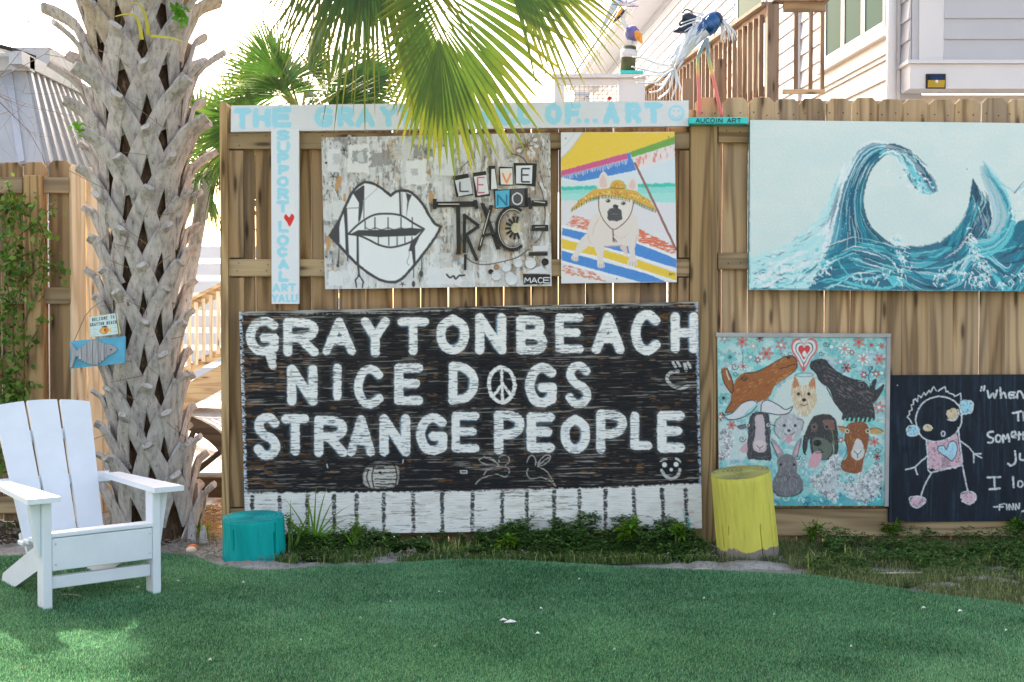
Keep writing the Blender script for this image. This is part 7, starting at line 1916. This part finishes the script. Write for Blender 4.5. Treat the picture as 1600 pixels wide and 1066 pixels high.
weed('weed_plant', 792, 868, .11, 'low pale rosette weed in the clover under the slogan board', 6, .05, .05, 0)
weed('weed_plant', 1270, 856, .13, 'dark weed clump between yellow log and chalk figure board', 9, .032, .07, 3)
weed('weed_plant', 1392, 850, .12, 'weed under the lower left corner of the chalk figure board', 9, .032, .07, 1)
weed('weed_plant', 1582, 850, .14, 'dark weed at the right end of the chalk figure board', 9, .034, .08, 1)
weed('weed_plant', 318, 846, .10, 'sparse green grass tuft between palm foot and teal stump', 0, .03, blades=8)

# pine straw, chips and litter
def straws(name, px0, px1, y0, y1, n_, L_, col, w=.002):
    b = MB()
    for _ in range(n_):
        y = random.uniform(y0, y1); x = random.uniform(Xp(px0, 7.2), Xp(px1, 7.2)); a = random.uniform(0, 6.28); l = L_ * random.uniform(.5, 1.2); p = Vector((x, y, random.uniform(.002, .03)))
        d = Vector((math.cos(a), math.sin(a), random.uniform(-.1, .2))); b.tube([p, p + d * l * .5 + Vector((0, 0, .008)), p + d * l], [w, w, w * .5], 3, False)
    o = b.build(name, col); o['kind'] = 'stuff'
STRAW = simple('pine_straw', (176, 142, 100), .8, .3, 20, 0)
straws('pine_straw', 275, 352, YF + .05, YF + 1.6, 900, .11, STRAW); straws('pine_straw', 225, 350, YF - .4, YF + .1, 260, .07, simple('grey_mulch', (140, 130, 118), .8, .3)); straws('mulch_chips', 350, 1110, YF - .5, YF - .25, 300, .04, simple('grey_chips', (132, 122, 110), .8, .3), .004)
straws('mulch_chips', -250, 120, YF - .1, YF + .55, 600, .07, simple('dark_mulch', (74, 60, 48), .9, .3), .006)
def chip(px, py, name, label, cat, col, L_, w, z=.03, a=0.0, curve=.3):
    g = G(px, py, z); P = [g + Vector((math.cos(a) * L_ * t, math.sin(a) * L_ * t + curve * L_ * t * (1 - t), .004 * math.sin(t * 3))) for t in [i / 7 for i in range(8)]]
    tag(MB().tube(P, [w * .5] + [w] * 6 + [w * .4], 5).build(name, col), label, cat)
PALE = simple('pale_straw', (206, 196, 168), .7, .1)
chip(88, 930, 'dry_straw', 'curved dry straw lying on the turf under the white chair', 'straw', PALE, .13, .0028, .034, -.25, .4)
chip(1370, 896, 'dry_twig', 'bent pale twig lying in the grass below the chalk figure board', 'twig', PALE, .22, .004, .02, .05, -.3)
chip(932, 874, 'driftwood_root', 'brown bent root at the turf edge below the slogan board', 'root', simple('brown_root', (138, 118, 98), .8, .2), .24, .007, .015, .12, .3)
chip(1080, 890, 'dry_twig', 'thin dry straw on the turf edge by the yellow log', 'twig', PALE, .1, .002, .03, 0, .1)
WHP = simple('white_petal', (222, 222, 214), .6, .1)
lit = MB()
for k, (px, py, s_) in enumerate(((797, 972, .026), (786, 969, .017), (845, 951, .008), (563, 966, .007), (686, 925, .006), (328, 1031, .007), (380, 910, .008), (278, 908, .008), (1443, 950, .01), (840, 990, .01), (1500, 955, .012), (1572, 985, .006), (470, 1000, .005), (215, 918, .01), (960, 1015, .006), (1210, 960, .006), (680, 1010, .005), (1100, 935, .006), (610, 940, .005), (905, 905, .006), (1330, 1010, .006))):
    g = G(px, py, .036); a = random.uniform(-.4, .4); d = Vector((math.cos(a), math.sin(a), .1)); x = Vector((-math.sin(a), math.cos(a), .15))
    V = [g - d * s_, g - x * s_ * .4 + Vector((0, 0, .004)), g + d * s_, g + x * s_ * .4 + Vector((0, 0, .007))]
    b = lit if k > 1 else MB()
    b.add(V + [v_ - Vector((0, 0, .0025)) for v_ in V], [(0, 1, 2, 3), (7, 6, 5, 4), (0, 4, 5, 1), (1, 5, 6, 2), (2, 6, 7, 3), (3, 7, 4, 0)])
    if k < 2: tag(b.build('petal', WHP), ('larger', 'smaller')[k] + ' of the two white petals lying side by side mid turf', 'petal')
lit.build('petal_litter', WHP)['kind'] = 'stuff'
# broken shell and chips by the palm foot
sh_ = empty('broken_shell', G(299, 860, .02), 'broken orange and cream shell on the turf edge by the palm foot', 'shell')
g = G(299, 862, .03); MB().ball(g + Vector((0, 0, .008)), (.028, .02, .018), 10, 7).build('cream_half', simple('cream_shell', (228, 206, 186), .5, .1), sh_, True); MB().ball(g + Vector((.0, .03, .012)), (.03, .018, .022), 10, 7).build('orange_half', simple('orange_shell', (222, 116, 50), .5, .2), sh_, True)
for (px, py, a, l) in ((318, 822, 1.2, .16), (300, 800, .9, .2)):
    g = G(px, 850, 0); p = U(px, py, g.y + .05)
    tag(MB().strap([g, g.lerp(p, .5), p], [Vector((0, -1, .2))] * 3, [.05, .04, .02], .012).build('bark_chip', BOOT_OLD), 'upright grey chip of palm bark ' + ('beside the teal stump' if px == 318 else 'against the palm foot'), 'bark chip')

# an edge of rough sand by the logs, as low mounds
for (px, py, w_, d_) in ((1172, 884, .21, .1), (396, 884, .22, .09), (1100, 884, .1, .06), (1530, 908, .2, .08), (1475, 918, .14, .05)):
    g = G(px, py); n_ = 26; V = [(g.x, g.y, .022)]; F = []
    for q in (.5, 1.0):
        for k in range(n_):
            a = 2 * math.pi * k / n_; rr_ = q * (1 + .18 * math.sin(3 * a + px) + .1 * math.sin(7 * a)); V.append((g.x + w_ * rr_ * math.cos(a), g.y + d_ * rr_ * math.sin(a), .016 * (q < 1) - .012 * (q == 1) + random.uniform(-.003, .004)))
    for k in range(n_): F += [(0, 1 + k, 1 + (k + 1) % n_), (1 + k, 1 + n_ + k, 1 + n_ + (k + 1) % n_, 1 + (k + 1) % n_)]
    b = MB(); b.v, b.f = V, F; tag(b.build('sand_mound', gm, None, True), kind='structure')
